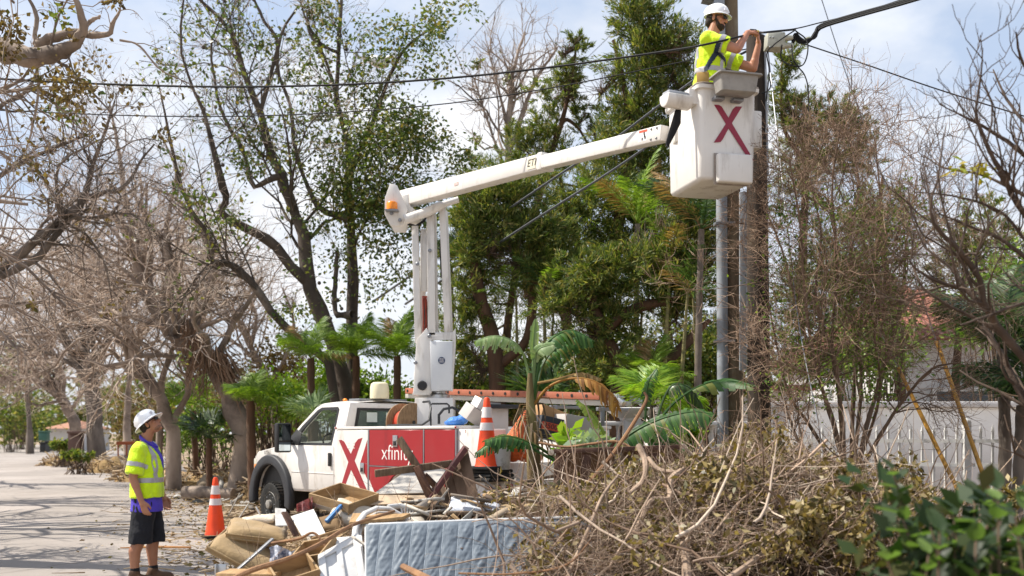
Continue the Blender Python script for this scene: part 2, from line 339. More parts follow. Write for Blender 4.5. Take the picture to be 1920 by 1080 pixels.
# grass verge at the far end of the road
def scatter_litter():
    g = np.random.default_rng(21); lm = islemat('leaf_litter', [H('5b4630'), H('8c7250'), H('b59a72'), H('6f6a3a'), H('4b3b2c')], .8, .15)
    n = 15000; y = 8 + 34 * g.random(n) ** 1.5; off = g.normal(size=n); x = np.array([edge_x(v) for v in y])
    x = x + np.where(g.random(n) < .12, -np.abs(g.normal(size=n)) * .9, g.random(n) * 7.5)
    C = np.stack([x, y, np.where(x < np.array([edge_x(v) for v in y]) - .05, .012, -.02) + g.random(n) * .02], 1); A = g.normal(size=(n, 3)) * np.array([1, 1, .25]); L = .03 + .07 * g.random(n)
    V, F = leafquads(C, A, L, L * .27, g); np_obj('leaf_litter', V, F, lm, kind='stuff'); bpy.data.objects['leaf_litter']['label'] = 'dry leaf litter strewn over the verge and road edge'
    # twigs lying flat
    n = 5200; y = 8.5 + 30 * g.random(n) ** 1.4; ex = np.array([edge_x(v) for v in y]); x = ex + np.where(g.random(n) < .12, -np.abs(g.normal(size=n)) * .8, g.random(n) * 7)
    a = g.random(n) * 6.28; L = .15 + .6 * g.random(n) ** 2; d = np.stack([np.cos(a), np.sin(a), .12 * g.normal(size=n)], 1); p0 = np.stack([x, y, .02 + .06 * g.random(n)], 1)
    Pt = np.stack([p0, p0 + d * L[:, None] * .5 + g.normal(size=(n, 3)) * .02, p0 + d * L[:, None]], 1); r = (.003 + .007 * g.random(n))[:, None] * np.array([[1, .8, .4]])
    V, F = tubes(Pt, r, 3); o = np_obj('fallen_twigs', V, F, islemat('fallen_twig', [H('6b5138'), H('a08662'), H('8a7a68'), H('c2aa84')], .8, 0), kind='stuff'); o['label'] = 'small broken twigs scattered along the road edge'
scatter_litter()
# ------------------------------------------------------------------ trees and plants
BARK = mat('grey_bark', H('7f7368'), .9, rgb2=H('524840'), scale=3, bump=.9, bscale=9, stretch=(1, 1, .35), dirt=H('3d352e'), dscale=1.2, dlo=.52, dhi=.7)
BARKP = mat('pale_bark', H('ab9a8b'), .9, rgb2=H('7d6d61'), scale=2.5, bump=.8, bscale=8, stretch=(1, 1, .4), dirt=H('463c34'), dscale=1.0, dlo=.48, dhi=.7)
BARKD = mat('dark_bark', H('62564b'), .9, rgb2=H('3b332c'), scale=3, bump=.9, bscale=9, stretch=(1, 1, .35), dirt=H('8a7f74'), dscale=1.6, dlo=.56, dhi=.72)
BARKR = mat('reddish_bark', H('6b4c38'), .9, rgb2=H('40301f'), scale=4, bump=.8, bscale=10, stretch=(1, 1, .3))
TWIGP = islemat('dry_twig', [H('c4ad9b'), H('deccbd'), H('cfb39b'), H('e6d8cb'), H('b09a88')], .85, 0)
TWIGD = islemat('dark_twig', [H('3d3128'), H('5d4c3f'), H('74604e'), H('4a3a30')], .85, 0)
TWIGR = islemat('thorn_twig', [H('7d6150'), H('a88a72'), H('c2a890'), H('664e40'), H('8f7663')], .85, 0)
LF_MAH = islemat('mahogany_leaf', [H('384a1c'), H('54682f'), H('6b7c36'), H('465a22'), H('929248'), H('7d6a38')], .42, .30, .5)
LF_CED = islemat('cedar_spray', [H('34471e'), H('4a5f28'), H('637332'), H('7a8340'), H('3d5224'), H('989750'), H('857344')], .6, .4)
LF_BUSH = islemat('bush_leaf', [H('36501a'), H('557526'), H('6e8c33'), H('8ea344'), H('445f20')], .45, .35)
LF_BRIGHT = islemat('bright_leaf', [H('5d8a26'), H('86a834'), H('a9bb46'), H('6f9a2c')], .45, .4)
LF_DRY = islemat('dry_leaf', [H('5f4f30'), H('7d6a42'), H('454423'), H('957d52'), H('6b5635'), H('4f3f28')], .7, .3)
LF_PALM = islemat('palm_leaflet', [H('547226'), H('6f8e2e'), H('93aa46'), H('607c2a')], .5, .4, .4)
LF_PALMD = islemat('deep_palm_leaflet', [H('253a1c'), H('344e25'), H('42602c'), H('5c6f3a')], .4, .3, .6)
LF_DEAD = islemat('dead_frond', [H('8b6d42'), H('a98a59'), H('6c5230'), H('c3a775')], .8, .25)

def ground_feet(L):
    for a, r in L:
        if a[0, 2] < 2.9 and a[0, 2] < a[2, 2]: a[0, 2] = -.1; r[0] *= 1.12
    return L
def tree(name, label, cat, base, limbs, bark, lv, twigm, leaf=None, group=None, seed=1, trunk_sides=12, part='trunk', feet=True):
    """limbs: traced main stems; lv: list of grow() settings; leaf: (count, length, width, material, spread)"""
    g = np.random.default_rng(seed); t = thing(name, label, cat, base, 0, group)
    limbs = ground_feet(limbs) if feet else limbs; Pt, Rd = stack(limbs)
    Rd = Rd * (1 + .09 * g.normal(size=Rd.shape)); Pt = Pt + g.normal(size=Pt.shape) * Rd[:, :, None] * .16
    V, F = tubes(Pt, Rd, trunk_sides); V = V + g.normal(size=V.shape) * .0
    np_obj(part, V, F, bark, t)
    cur = [(Pt, Rd)]; br = []
    for i, k in enumerate(lv):
        k = dict(k); src = k.pop('src', -1); a = grow(cur[src][0], cur[src][1], k.pop('n'), k.pop('l0'), k.pop('l1'), g=g, **k); cur.append(a); br.append(a)
    big = [a for a in br[:-1]]; 
    if big:
        V, F = join([tubes(a, r, 6) for a, r in big]); np_obj('branches', V, F, bark, t, kind='stuff')
    a, r = br[-1]; V, F = tubes(a, r, 3); np_obj('twigs', V, F, twigm, t, kind='stuff')
    if leaf:
        for (cnt, Ln, wd, m, spread, lvl) in leaf:
            src = cur[lvl][0]
            # leaves gather in tufts: pick tuft centres along the twigs
            nt_ = max(4, cnt // 14); C0, T0 = alongtwigs(src, nt_, g); w = g.random(nt_) ** 2 + .05; pick = g.choice(nt_, cnt, p=w / w.sum())
            C = C0[pick] + g.normal(size=(cnt, 3)) * spread; A = g.normal(size=(cnt, 3)) + np.array([0, 0, -.35])
            L = Ln * (.6 + .8 * g.random(cnt)); V, F = leafquads(C, A, L, L * wd, g, .12)
            np_obj('foliage', V, F, m, t, smooth=False, kind='stuff')
    return t
def blobleaves(blobs, g, leafL, wd, up=.2, sub=.28, dens=70, fea=0):
    """blobs: (px,py,rx,ry,Y,n) crown masses; each is broken into clumps of leaf faces"""
    out = []
    for (px, py, rx, ry, Y, n) in blobs:
        c = np.array(P(px, py, Y)); s = Y / FPX; R = np.array([rx * s, rx * s * .8, ry * s]); ns = max(5, int(n / dens))
        d = nrm(g.normal(size=(ns, 3))) * (g.random((ns, 1)) ** .45); sc = c + d * R * (.7 + .65 * g.random((ns, 1))); pk = g.integers(0, ns, n); sz = (.5 + g.random(ns)) * sub * min(R[0], R[2])
        dd = nrm(d * .8 + g.normal(size=(ns, 3)) * .6 + np.array([0, 0, .25])); tt_ = g.random(n) - .35; q = dd[pk] * (tt_ * sz[pk] * 5.)[:, None] * fea + g.normal(size=(n, 3)) * sz[pk][:, None] * (.62 if fea else 1) * np.array([1, 1, .7]); C = sc[pk] + q; q = dd[pk] * .6 * fea + q
        A = nrm(q) * .8 + g.normal(size=(n, 3)) * (.3 if fea else .5) + np.array([0, 0, up]); L = leafL * (.6 + .8 * g.random(n)); out.append(leafquads(C, A, L, L * wd, g, .1))
    return join(out)
def limbs_to_blobs(blobs, stems, g, wpx=5):
    """a branch from the nearest stem point to each crown mass"""
    res = []; S = np.concatenate([a for a, b in stems]); 
    for (px, py, rx, ry, Y, n) in blobs:
        c = np.array(P(px, py, Y)); d = np.linalg.norm(S - c, axis=1) + np.where(S[:, 2] > c[2], 3, 0); a = S[np.argmin(d)]
        m = (a + c) / 2 + g.normal(size=3) * .2 - np.array([0, 0, .2]); r = wpx * Y / FPX / 2
        res.append(resample(np.stack([a, m, c + g.normal(size=3) * .1]), np.array([r, r * .7, r * .3]), 20))
    return res
def feather_tree(name, label, base, stems, blobs, bark, leafm, leafL, wd, seed, group=None, twn=900, cat='tree', up=.2, twm=None, sub=.13):
    g = np.random.default_rng(seed); t = thing(name, label, cat, base, 0, group)
    stems = ground_feet(stems); V, F = tubes(*stack(stems), 10); np_obj('trunk', V, F, bark, t)
    br = limbs_to_blobs(blobs, stems, g); Pt, Rd = stack(br); V, F = tubes(Pt, Rd, 6); np_obj('branches', V, F, bark, t, kind='stuff')
    a, r = grow(Pt, Rd, twn, .25, .6, .8, 4, .3, .1, .3, .5, .3, .004, g=g); V, F = tubes(a, r, 3); np_obj('twigs', V, F, twm or TWIGD, t, kind='stuff')
    V, F = blobleaves(blobs, g, leafL, wd, up, sub, 55, 1); np_obj('foliage', V, F, leafm, t, smooth=False, kind='stuff'); return t

# the big half-stripped tree behind the truck (two joined trunks, leaves left only in tufts)
Yb = 24.
TL = [limb([(662, 800, 36), (664, 690, 30), (664, 560, 26), (660, 470, 24), (657, 410, 20), (648, 360, 17), (659, 292, 20), (636, 214, 13), (630, 181, 12), (635, 104, 11), (640, 0, 9), (642, -70, 6)], Yb),
      limb([(656, 390, 16), (655, 330, 15), (695, 240, 12), (734, 136, 9), (766, 84, 7), (811, 52, 4)], Yb, Y2=Yb - 1),
      limb([(668, 800, 34), (640, 680, 40), (604, 583, 40), (578, 525, 36), (572, 447, 30), (549, 392, 28), (536, 350, 26), (526, 324, 24), (503, 279, 20), (487, 207, 18), (461, 146, 15), (442, 87, 12), (425, 49, 9), (370, -5, 6)], Yb - .5),
      limb([(578, 530, 28), (555, 512, 27), (513, 460, 25), (487, 441, 23), (435, 415, 20), (414, 395, 18), (425, 372, 16), (419, 350, 20), (390, 240, 10), (377, 200, 9), (354, 146, 7), (338, 81, 6), (345, -10, 4)], Yb - .5, Y2=Yb - 2),
      limb([(660, 735, 26), (600, 665, 24), (560, 635, 22), (507, 583, 21), (481, 541, 19), (448, 505, 18), (420, 492, 16), (392, 489, 13), (400, 470, 12), (387, 431, 11), (367, 408, 11), (341, 356, 10), (325, 290, 8), (312, 227, 6), (296, 150, 3)], Yb - 1, Y2=Yb - 3),
      limb([(526, 330, 18), (500, 340, 13), (474, 350, 12), (462, 300, 10), (452, 275, 10), (430, 240, 9), (416, 207, 8), (403, 155, 7), (396, 81, 5), (420, 20, 3)], Yb - 1),
      limb([(487, 215, 12), (510, 130, 10), (520, 80, 9), (490, 30, 7), (470, -20, 5)], Yb - .5),
      limb([(655, 410, 20), (600, 390, 12), (565, 320, 10), (550, 260, 10), (545, 200, 9), (520, 130, 8), (530, 60, 7), (560, 10, 5)], Yb - .5),
      limb([(634, 100, 8), (600, 80, 8), (575, 40, 6), (560, -10, 4)], Yb - .3), limb([(660, 590, 20), (630, 585, 12), (629, 520, 11), (632, 470, 9)], Yb - 1),
      limb([(640, 215, 9), (610, 110, 7), (580, 60, 6), (575, 20, 4)], Yb - .4)]
tree('mahogany_tree', 'tall grey tree behind the bucket truck with storm thinned leaves in tufts', 'tree', (P(662, 800, Yb).x, Yb, 0), [(a, r * .78) for a, r in TL], BARKD,
     [dict(n=110, l0=.12, l1=.32, ang=.75, K=6, wig=.25, up=.1, t0=.25, rr=.3, rmin=.010), dict(n=1300, l0=.25, l1=.7, ang=.85, K=4, wig=.28, up=.0, rr=.5, rmin=.005), dict(n=2600, l0=.3, l1=.6, ang=.7, K=3, wig=.3, rr=.5, rmin=.004)],
     TWIGP, [(3000, .11, .27, LF_MAH, .15, 2)], seed=5)
g = np.random.default_rng(31)
o = bpy.data.objects['mahogany_tree']
V, F = blobleaves([(720, 290, 80, 90, 23, 3276), (760, 240, 60, 60, 23, 1889), (700, 400, 70, 70, 23.5, 2394), (770, 390, 60, 70, 23.2, 1889), (610, 350, 60, 60, 23, 735), (560, 250, 60, 60, 23, 441), (680, 90, 50, 50, 23, 441), (740, 70, 50, 60, 23, 441), (815, 60, 50, 50, 22.8, 441), (620, 240, 50, 60, 23.5, 441), (600, 470, 60, 50, 23.5, 315), (730, 500, 70, 60, 24, 735), (470, 330, 40, 40, 22.5, 210), (540, 590, 60, 40, 23, 251), (860, 300, 40, 70, 23.5, 525), (700, 170, 50, 50, 23.4, 336), (640, 30, 60, 40, 23.4, 441), (505, 60, 70, 50, 23.3, 336), (570, 150, 50, 50, 23.3, 345), (790, 110, 40, 50, 23, 273), (420, 420, 40, 30, 22.5, 168), (480, 250, 50, 40, 22.9, 273), (840, 20, 40, 40, 22.8, 273)], g, .10, .28, -.3, .36)
np_obj('foliage', V, F, LF_MAH, o, smooth=False, kind='stuff')
m_ = MB(); C0, T0 = alongtwigs(stack(TL)[0], 40, g)
for c in C0: m_.ell(Vector(c) + Vector((g.normal() * .3, g.normal() * .3, -.15)), .045, n=7, m=5)
m_.build('seed_pods', BARKD, o)['kind'] = 'stuff'

# bare storm-stripped trees in a row along the road
def bare(label, Y, limbs_, seed, bark=BARKP, n=(60, 700, 3600), tw=TWIGP, Y2=None, cat='tree', name='bare_tree', group='storm stripped trees along the road', rm=.006, leaf=None, up=.06):
    L = [(a, r * .74) for a, r in (limb(l, Y, Y2=Y2) for l in limbs_)]; b0 = L[0][0][0]
    s = Y / 30
    return tree(name, label, cat, (b0[0], b0[1], 0), L, bark, [dict(n=int(n[0] * 1.5), l0=.2, l1=.55, ang=.8, K=8, wig=.3, up=up, t0=.25, rr=.42, rmin=.017 * s), dict(n=int(n[1] * 1.0), l0=.35, l1=.75, ang=.85, K=5, wig=.26, up=up, rr=.5, rmin=.006 * s), dict(n=int(n[2] * .95), l0=.3, l1=.75, ang=.95, K=4, wig=.3, up=.0, rr=.5, rmin=rm * s * .45)], tw, leaf, group, seed)
bare('pale bare tree with trunk leaning left behind the worker in the hard hat', 28, [[(328, 868, 40), (322, 800, 34), (290, 728, 32), (252, 668, 27), (228, 636, 20), (190, 608, 15), (150, 592, 12), (100, 560, 9), (50, 548, 6)], [(254, 668, 22), (236, 600, 18), (225, 560, 15), (200, 520, 13), (170, 470, 10), (150, 420, 8), (140, 360, 5)], [(296, 740, 16), (320, 660, 13), (333, 640, 12), (340, 560, 9), (330, 480, 7), (350, 400, 5)], [(318, 800, 18), (352, 740, 15), (356, 690, 13), (372, 620, 10), (400, 560, 8), (420, 520, 5)]], 41, n=(64, 560, 3000))
ban = bare('thick trunked bare fig tree with hanging brown aerial roots', 25, [[(455, 880, 66), (452, 800, 58), (430, 740, 50), (398, 690, 50), (345, 640, 44), (314, 597, 38), (289, 560, 32), (260, 510, 27), (249, 452, 22), (217, 405, 20), (170, 395, 8)], [(250, 458, 18), (243, 410, 15), (235, 369, 13), (225, 300, 10), (215, 240, 7), (205, 190, 4)], [(300, 575, 16), (318, 520, 20), (310, 450, 12), (318, 390, 10), (330, 320, 7), (300, 250, 4)], [(345, 640, 24), (380, 560, 18), (400, 510, 20), (380, 440, 11), (340, 380, 8), (280, 350, 5)], [(400, 690, 22), (430, 620, 16), (470, 560, 11), (490, 520, 7)], [(345, 630, 20), (330, 590, 12), (270, 600, 10), (200, 570, 8), (130, 585, 5)]], 42, n=(48, 420, 2600))
g = np.random.default_rng(77); n = 420
px = 343 + 92 * g.random(n); top = 612 + 70 * (px - 343) / 92 + 14 * g.normal(size=n); A = np.array([P(a, b_, 24.4 + .9 * q) for a, b_, q in zip(px, top, g.random(n))]); L = .25 + 1.15 * g.random(n) ** 1.3
lean = np.clip((px - 390) / 60, -.1, .9)
Pt = np.stack([A, A + np.stack([lean * .3 * L + g.normal(size=n) * .06, g.normal(size=n) * .06, -.35 * L], 1), A + np.stack([lean * .62 * L + g.normal(size=n) * .1, g.normal(size=n) * .1, -.7 * L], 1), A + np.stack([lean * .8 * L + g.normal(size=n) * .15, g.normal(size=n) * .1, -L], 1)], 1)
V, F = tubes(Pt, (.007 + .016 * g.random(n) ** 2)[:, None] * np.array([[1, .9, .7, .3]]), 4); np_obj('aerial_roots', V, F, islemat('aerial_root', [H('6b5140'), H('8d705a'), H('a58c75'), H('54402f')], .9, 0), ban, kind='stuff')
bare('bare tree limb sweeping up into the picture from the left edge of the road', 20, [[(-60, 560, 34), (-20, 520, 30), (22, 488, 24), (72, 449, 22), (115, 412, 20), (155, 376, 17), (170, 322, 13), (180, 293, 11), (196, 250, 8), (215, 190, 5)], [(-20, 525, 22), (40, 502, 20), (76, 478, 18), (100, 445, 15), (122, 408, 11), (90, 350, 7), (60, 300, 5)], [(155, 374, 12), (190, 362, 11), (224, 355, 10), (245, 335, 8), (265, 300, 6), (290, 270, 4)], [(-60, 390, 12), (0, 330, 11), (50, 300, 10), (120, 270, 8), (170, 250, 5)], [(-60, 260, 20), (0, 200, 12), (50, 170, 10), (75, 120, 6)]], 43, bark=BARK, n=(60, 600, 2600), leaf=[(500, .1, .3, LF_DRY, .1, 3)])
bare('straight grey bare tree standing beside the mailbox', 44, [[(182, 826, 40), (176, 750, 36), (165, 690, 30), (160, 640, 22), (168, 560, 18), (150, 480, 12), (140, 400, 7)], [(166, 690, 18), (200, 640, 20), (215, 570, 11), (200, 500, 7)], [(176, 740, 16), (142, 680, 20), (110, 620, 11), (80, 560, 7)], [(165, 650, 20), (195, 600, 12), (250, 560, 10), (290, 500, 6)]], 44, bark=BARK, n=(60, 560, 3000))
bare('slim bare tree arching left over the far end of the road', 52, [[(145, 828, 30), (138, 790, 27), (119, 754, 24), (96, 725, 20), (60, 710, 16), (30, 708, 13), (-20, 716, 9)], [(120, 755, 16), (110, 690, 20), (80, 620, 11), (60, 540, 7)], [(96, 725, 20), (70, 660, 11), (30, 600, 8), (10, 540, 5)]], 45, bark=BARKP, n=(50, 520, 3000))
bare('bare tree rising between the leaning trunk and the banyan far behind', 48, [[(238, 820, 18), (240, 740, 16), (246, 660, 13), (240, 580, 10), (262, 480, 7), (270, 400, 4)], [(244, 650, 10), (290, 590, 8), (320, 520, 6), (300, 420, 4)], [(242, 700, 10), (205, 640, 8), (190, 560, 6), (180, 480, 4)]], 46, n=(50, 600, 3400))
bare('leafless grey tree furthest away on the left of the road', 75, [[(55, 826, 20), (54, 780, 13), (50, 700, 11), (60, 640, 9), (40, 560, 7), (30, 480, 4)], [(52, 720, 9), (90, 660, 8), (120, 600, 6), (130, 520, 4)], [(52, 700, 8), (10, 640, 7), (-20, 580, 5)]], 47, bark=BARK, n=(40, 420, 2600))
bare('bare pale tree in front of the tall leafy tree, twigs only', 33, [[(520, 800, 20), (505, 720, 18), (470, 650, 15), (440, 590, 12), (400, 540, 9), (380, 470, 5)], [(470, 650, 12), (480, 590, 9), (450, 520, 7), (470, 460, 4)], [(505, 720, 11), (540, 660, 9), (550, 600, 7), (530, 540, 4)]], 48, n=(50, 560, 3200))
bare('dead bare tree with bleached twigs behind the arching boom end', 30, [[(958, 420, 16), (955, 330, 15), (952, 260, 20), (958, 180, 12), (965, 120, 9), (985, 60, 5)], [(955, 290, 11), (985, 200, 9), (1010, 140, 8), (1045, 90, 5)], [(955, 250, 8), (930, 150, 6), (915, 90, 4)], [(952, 330, 8), (915, 230, 6), (890, 150, 4)]], 49, bark=BARKP, n=(60, 420, 900), up=.15, leaf=[(160, .14, .3, LF_MAH, .08, 3)])
# near oak at the left: limb across the top-left corner; its shadow stripes the road
tt = tree('oak_tree', 'broken pale limb of a near tree crossing the top left corner', 'tree', (-9.6, 12.5, 0), [
    resample(np.array([(-9.9, 12.5, -.1), (-9.7, 12.4, 2), (-9.2, 12.3, 4.2), (-8.4, 12.2, 5.6), tuple(P(-160, 60, 12)), tuple(P(-40, 62, 12))]), np.array([.42, .36, .32, .26, .19, .15]), 20),
    limb([(-45, 62, 42), (0, 84, 42), (45, 105, 40), (80, 106, 34), (115, 96, 30), (140, 82, 24), (155, 55, 18), (150, 25, 13), (138, -10, 9)], 12, Y2=11.4),
    limb([(75, 98, 24), (85, 80, 22), (110, 68, 18), (150, 62, 15), (180, 66, 12), (205, 64, 10), (212, 45, 8), (226, 18, 4)], 11.9, Y2=11.5),
    limb([(70, 100, 9), (66, 70, 9), (68, 30, 8), (55, 0, 6), (30, -30, 5)], 11.9), limb([(150, 60, 10), (170, 40, 8), (188, 30, 5)], 11.6), limb([(66, 105, 6), (72, 170, 5), (58, 250, 4), (45, 290, 2)], 11.9), limb([(100, 110, 7), (130, 130, 6), (170, 170, 4), (225, 230, 2)], 11.8),
    limb([(225, 75, 4), (260, 85, 4), (300, 130, 3), (340, 150, 2), (380, 170, 1)], 11.6)], BARKP,
    [dict(n=46, l0=.2, l1=.5, ang=.8, K=6, wig=.3, up=-.12, t0=.15, rr=.16, rmin=.006), dict(n=420, l0=.35, l1=.8, ang=.7, K=5, wig=.3, up=-.15, rr=.5, rmin=.0035), dict(n=900, l0=.3, l1=.8, ang=.7, K=4, wig=.3, up=-.1, rr=.5, rmin=.002)], TWIGR, [(900, .07, .3, LF_DRY, .07, 2), (300, .08, .3, LF_MAH, .06, 2)], seed=9)
V, F = blobleaves([(15, 60, 35, 60, 11.5, 260), (215, 0, 25, 10, 11.4, 50), (100, 180, 50, 40, 11.2, 200), (165, 170, 60, 60, 11.2, 200), (60, 280, 40, 50, 11.4, 100)], g, .065, .3, -.4, .4); np_obj('foliage', V, F, LF_DRY, tt, smooth=False, kind='stuff')
# roadside trees out of frame to the left whose bare limbs shade the road
for k, (x, y) in enumerate([(-13.5, 16.5), (-15.5, 22.5), (-18.5, 31)]):
    L = [resample(np.array([(x, y, -.1), (x + .3, y, 2.2), (x + .2, y + .2, 4.5), (x + 1.2, y + .4, 6.6), (x + 2.6, y + .5, 7.6)]), np.array([.3, .26, .22, .12, .05]), 20), resample(np.array([(x + .2, y, 3.2), (x + 1.4, y - .4, 4.1), (x + 3, y - .6, 4.5), (x + 4.4, y - .5, 4.6)]), np.array([.16, .11, .07, .03]), 20),
         resample(np.array([(x + .2, y, 3.9), (x - 1.2, y + .6, 5.2), (x - 2.4, y + .8, 6.2), (x - 3.2, y + 1, 7)]), np.array([.16, .11, .07, .03]), 20), resample(np.array([(x + .3, y + .1, 5), (x + 1.9, y + 1.2, 5.7), (x + 3.4, y + 1.6, 5.9), (x + 4.6, y + 1.8, 5.8)]), np.array([.12, .09, .06, .03]), 20)]
    tree('bare_tree', ['bare tree on the left verge of the road shading the asphalt', 'bare tree on the left verge beyond the first, its shadow across the road', 'third bare tree along the left verge, further up the road'][k], 'tree', (x, y, 0), L, BARKP, [dict(n=26, l0=.3, l1=.6, ang=.7, K=6, wig=.25, up=.05, rr=.5, rmin=.015), dict(n=150, l0=.35, l1=.7, ang=.7, K=5, wig=.3, rr=.5, rmin=.008), dict(n=260, l0=.3, l1=.7, ang=.7, K=3, wig=.3, rr=.5, rmin=.004)], TWIGP, None, 'storm stripped trees along the road', 60 + k)

# dark cedars in the centre
def ced(label, stems, blobs, Y, seed, **k):
    S = [limb(s, Y) for s in stems]; B = [(a, b_, c * 1.08, d * 1.05, Y + (e if len(q) else 0), int(n * 2.1)) for (a, b_, c, d, n, *q) in blobs for e in (q or [0])]
    return feather_tree('cedar_tree', label, (S[0][0][0][0], Y, 0), S, B, BARKR, LF_CED, .125, .085, seed, 'dark cedars behind the truck', **k)
ced('tallest cedar, its ragged crown rising behind the worker in the bucket', [[(1110, 760, 30), (1120, 600, 28), (1150, 470, 24), (1170, 350, 22), (1185, 250, 18), (1200, 150, 13), (1215, 60, 8), (1220, 0, 4)], [(1180, 260, 12), (1170, 160, 10), (1150, 75, 6)], [(1125, 600, 20), (1090, 500, 16), (1080, 430, 12), (1075, 395, 8)]],
    [(1195, 30, 45, 50, 3000), (1240, 70, 55, 50, 2200), (1290, 100, 50, 45, 1300), (1210, 130, 60, 50, 3000), (1290, 170, 50, 40, 1500), (1200, 210, 60, 50, 3200), (1265, 215, 50, 35, 1200), (1160, 270, 50, 50, 2600), (1230, 290, 60, 50, 3200), (1170, 130, 25, 30, 300), (1130, 380, 60, 60, 3000), (1200, 390, 70, 60, 3500), (1100, 460, 70, 50, 2600), (1190, 480, 70, 50, 2600), (1060, 400, 40, 40, 1500)], 22, 81)
ced('dense cedar filling the gap under the boom left of the tallest one', [[(935, 760, 34), (925, 640, 30), (900, 560, 26), (890, 480, 22), (900, 400, 18), (920, 340, 12)], [(930, 690, 20), (985, 640, 16), (1000, 560, 20), (1010, 470, 10), (1030, 400, 6)]],
    [(905, 390, 55, 60, 3800), (960, 360, 60, 45, 2600), (890, 470, 50, 50, 2600), (960, 440, 60, 50, 3000), (1020, 440, 55, 45, 2800), (880, 560, 40, 60, 1800), (870, 650, 30, 50, 900), (1040, 520, 55, 40, 2400), (1000, 500, 50, 40, 1600)], 20, 82)
ced('slender cedar with thin crown above the boom near the dead tree', [[(990, 560, 18), (1000, 430, 15), (1020, 330, 12), (1050, 240, 10), (1070, 160, 7), (1080, 90, 4)], [(1040, 260, 9), (1060, 225, 8), (1085, 240, 5)]],
    [(1085, 85, 22, 25, 450), (1065, 130, 35, 30, 900), (1040, 180, 45, 30, 1000), (1070, 160, 25, 25, 500), (1020, 240, 45, 35, 1200), (1000, 300, 50, 40, 1500), (1090, 210, 25, 20, 250), (1050, 300, 45, 40, 900), (1110, 230, 30, 25, 400), (980, 270, 35, 40, 600)], 24, 83)
ced('low cedar with drooping dark boughs just left of the utility poles', [[(1150, 800, 30), (1165, 700, 26), (1130, 620, 24), (1110, 560, 20), (1120, 510, 16), (1142, 470, 12)], [(1120, 630, 26), (1170, 590, 22), (1230, 568, 18), (1300, 560, 12)], [(1190, 740, 22), (1240, 690, 18), (1290, 640, 20), (1330, 600, 8)]],
    [(1110, 520, 60, 45, 3200), (1200, 510, 70, 50, 3400), (1270, 470, 60, 50, 3000), (1280, 540, 55, 50, 2600), (1060, 570, 50, 40, 1800), (1150, 600, 50, 40, 1500), (1310, 420, 40, 50, 1600), (1120, 680, 60, 40, 1200), (1300, 360, 50, 40, 1400)], 18.5, 84)
ced('cedar crown showing to the right of the poles above the thorn bush', [[(1500, 620, 20), (1505, 480, 16), (1510, 360, 13), (1515, 260, 9), (1510, 200, 5)], [(1508, 330, 9), (1560, 270, 7), (1610, 230, 4)], [(1508, 300, 9), (1470, 240, 7), (1465, 140, 5), (1470, 100, 3)]],
    [(1480, 200, 30, 30, 900), (1500, 240, 45, 40, 1700), (1550, 210, 45, 30, 1200), (1600, 230, 35, 40, 1000), (1480, 110, 25, 40, 800), (1470, 160, 25, 30, 500), (1540, 290, 60, 40, 1700), (1620, 280, 40, 40, 800), (1490, 330, 50, 50, 1400)], 24, 85)
ced('broad feathery cedar standing furthest back, closing the gap behind the boom', [[(1060, 780, 26), (1065, 640, 22), (1050, 500, 18), (1060, 400, 12), (1050, 330, 7)], [(960, 790, 20), (950, 640, 17), (965, 520, 13), (975, 420, 8)], [(1260, 790, 20), (1255, 650, 17), (1240, 520, 13), (1250, 420, 8)]],
    [(900, 330, 50, 50, 1000), (960, 320, 60, 50, 1100), (1030, 360, 60, 50, 1300), (1110, 330, 60, 50, 1300), (870, 420, 50, 60, 1200), (1000, 520, 70, 60, 1600), (930, 560, 60, 60, 1500), (1070, 620, 70, 60, 1600), (1160, 650, 70, 60, 1500), (1240, 600, 70, 70, 1600), (1300, 500, 60, 60, 1500), (1330, 620, 60, 70, 1300), (980, 660, 70, 60, 1400), (900, 680, 60, 50, 1200), (1250, 380, 60, 60, 1300), (1380, 480, 50, 80, 1200), (1390, 600, 50, 70, 1200), (1330, 300, 40, 50, 700), (830, 600, 40, 60, 900), (800, 520, 30, 50, 500)], 28, 86)
ced('feathery cedar behind the thorn bush hiding most of the house', [[(1690, 760, 20), (1680, 620, 17), (1660, 500, 13), (1650, 400, 9), (1655, 330, 5)], [(1790, 740, 16), (1800, 600, 13), (1810, 500, 10), (1800, 420, 6)]],
    [(1600, 420, 60, 50, 1300), (1660, 400, 50, 50, 1000), (1560, 500, 60, 60, 1500), (1640, 520, 60, 60, 1500), (1500, 560, 60, 60, 1400), (1590, 620, 70, 60, 1500), (1480, 660, 50, 60, 1100), (1810, 440, 50, 40, 1000), (1790, 500, 60, 40, 1000), (1870, 470, 50, 50, 1100), (1660, 640, 40, 50, 600), (1850, 400, 40, 30, 500), (1530, 690, 60, 40, 900), (1900, 560, 50, 60, 1100)], 21, 87)
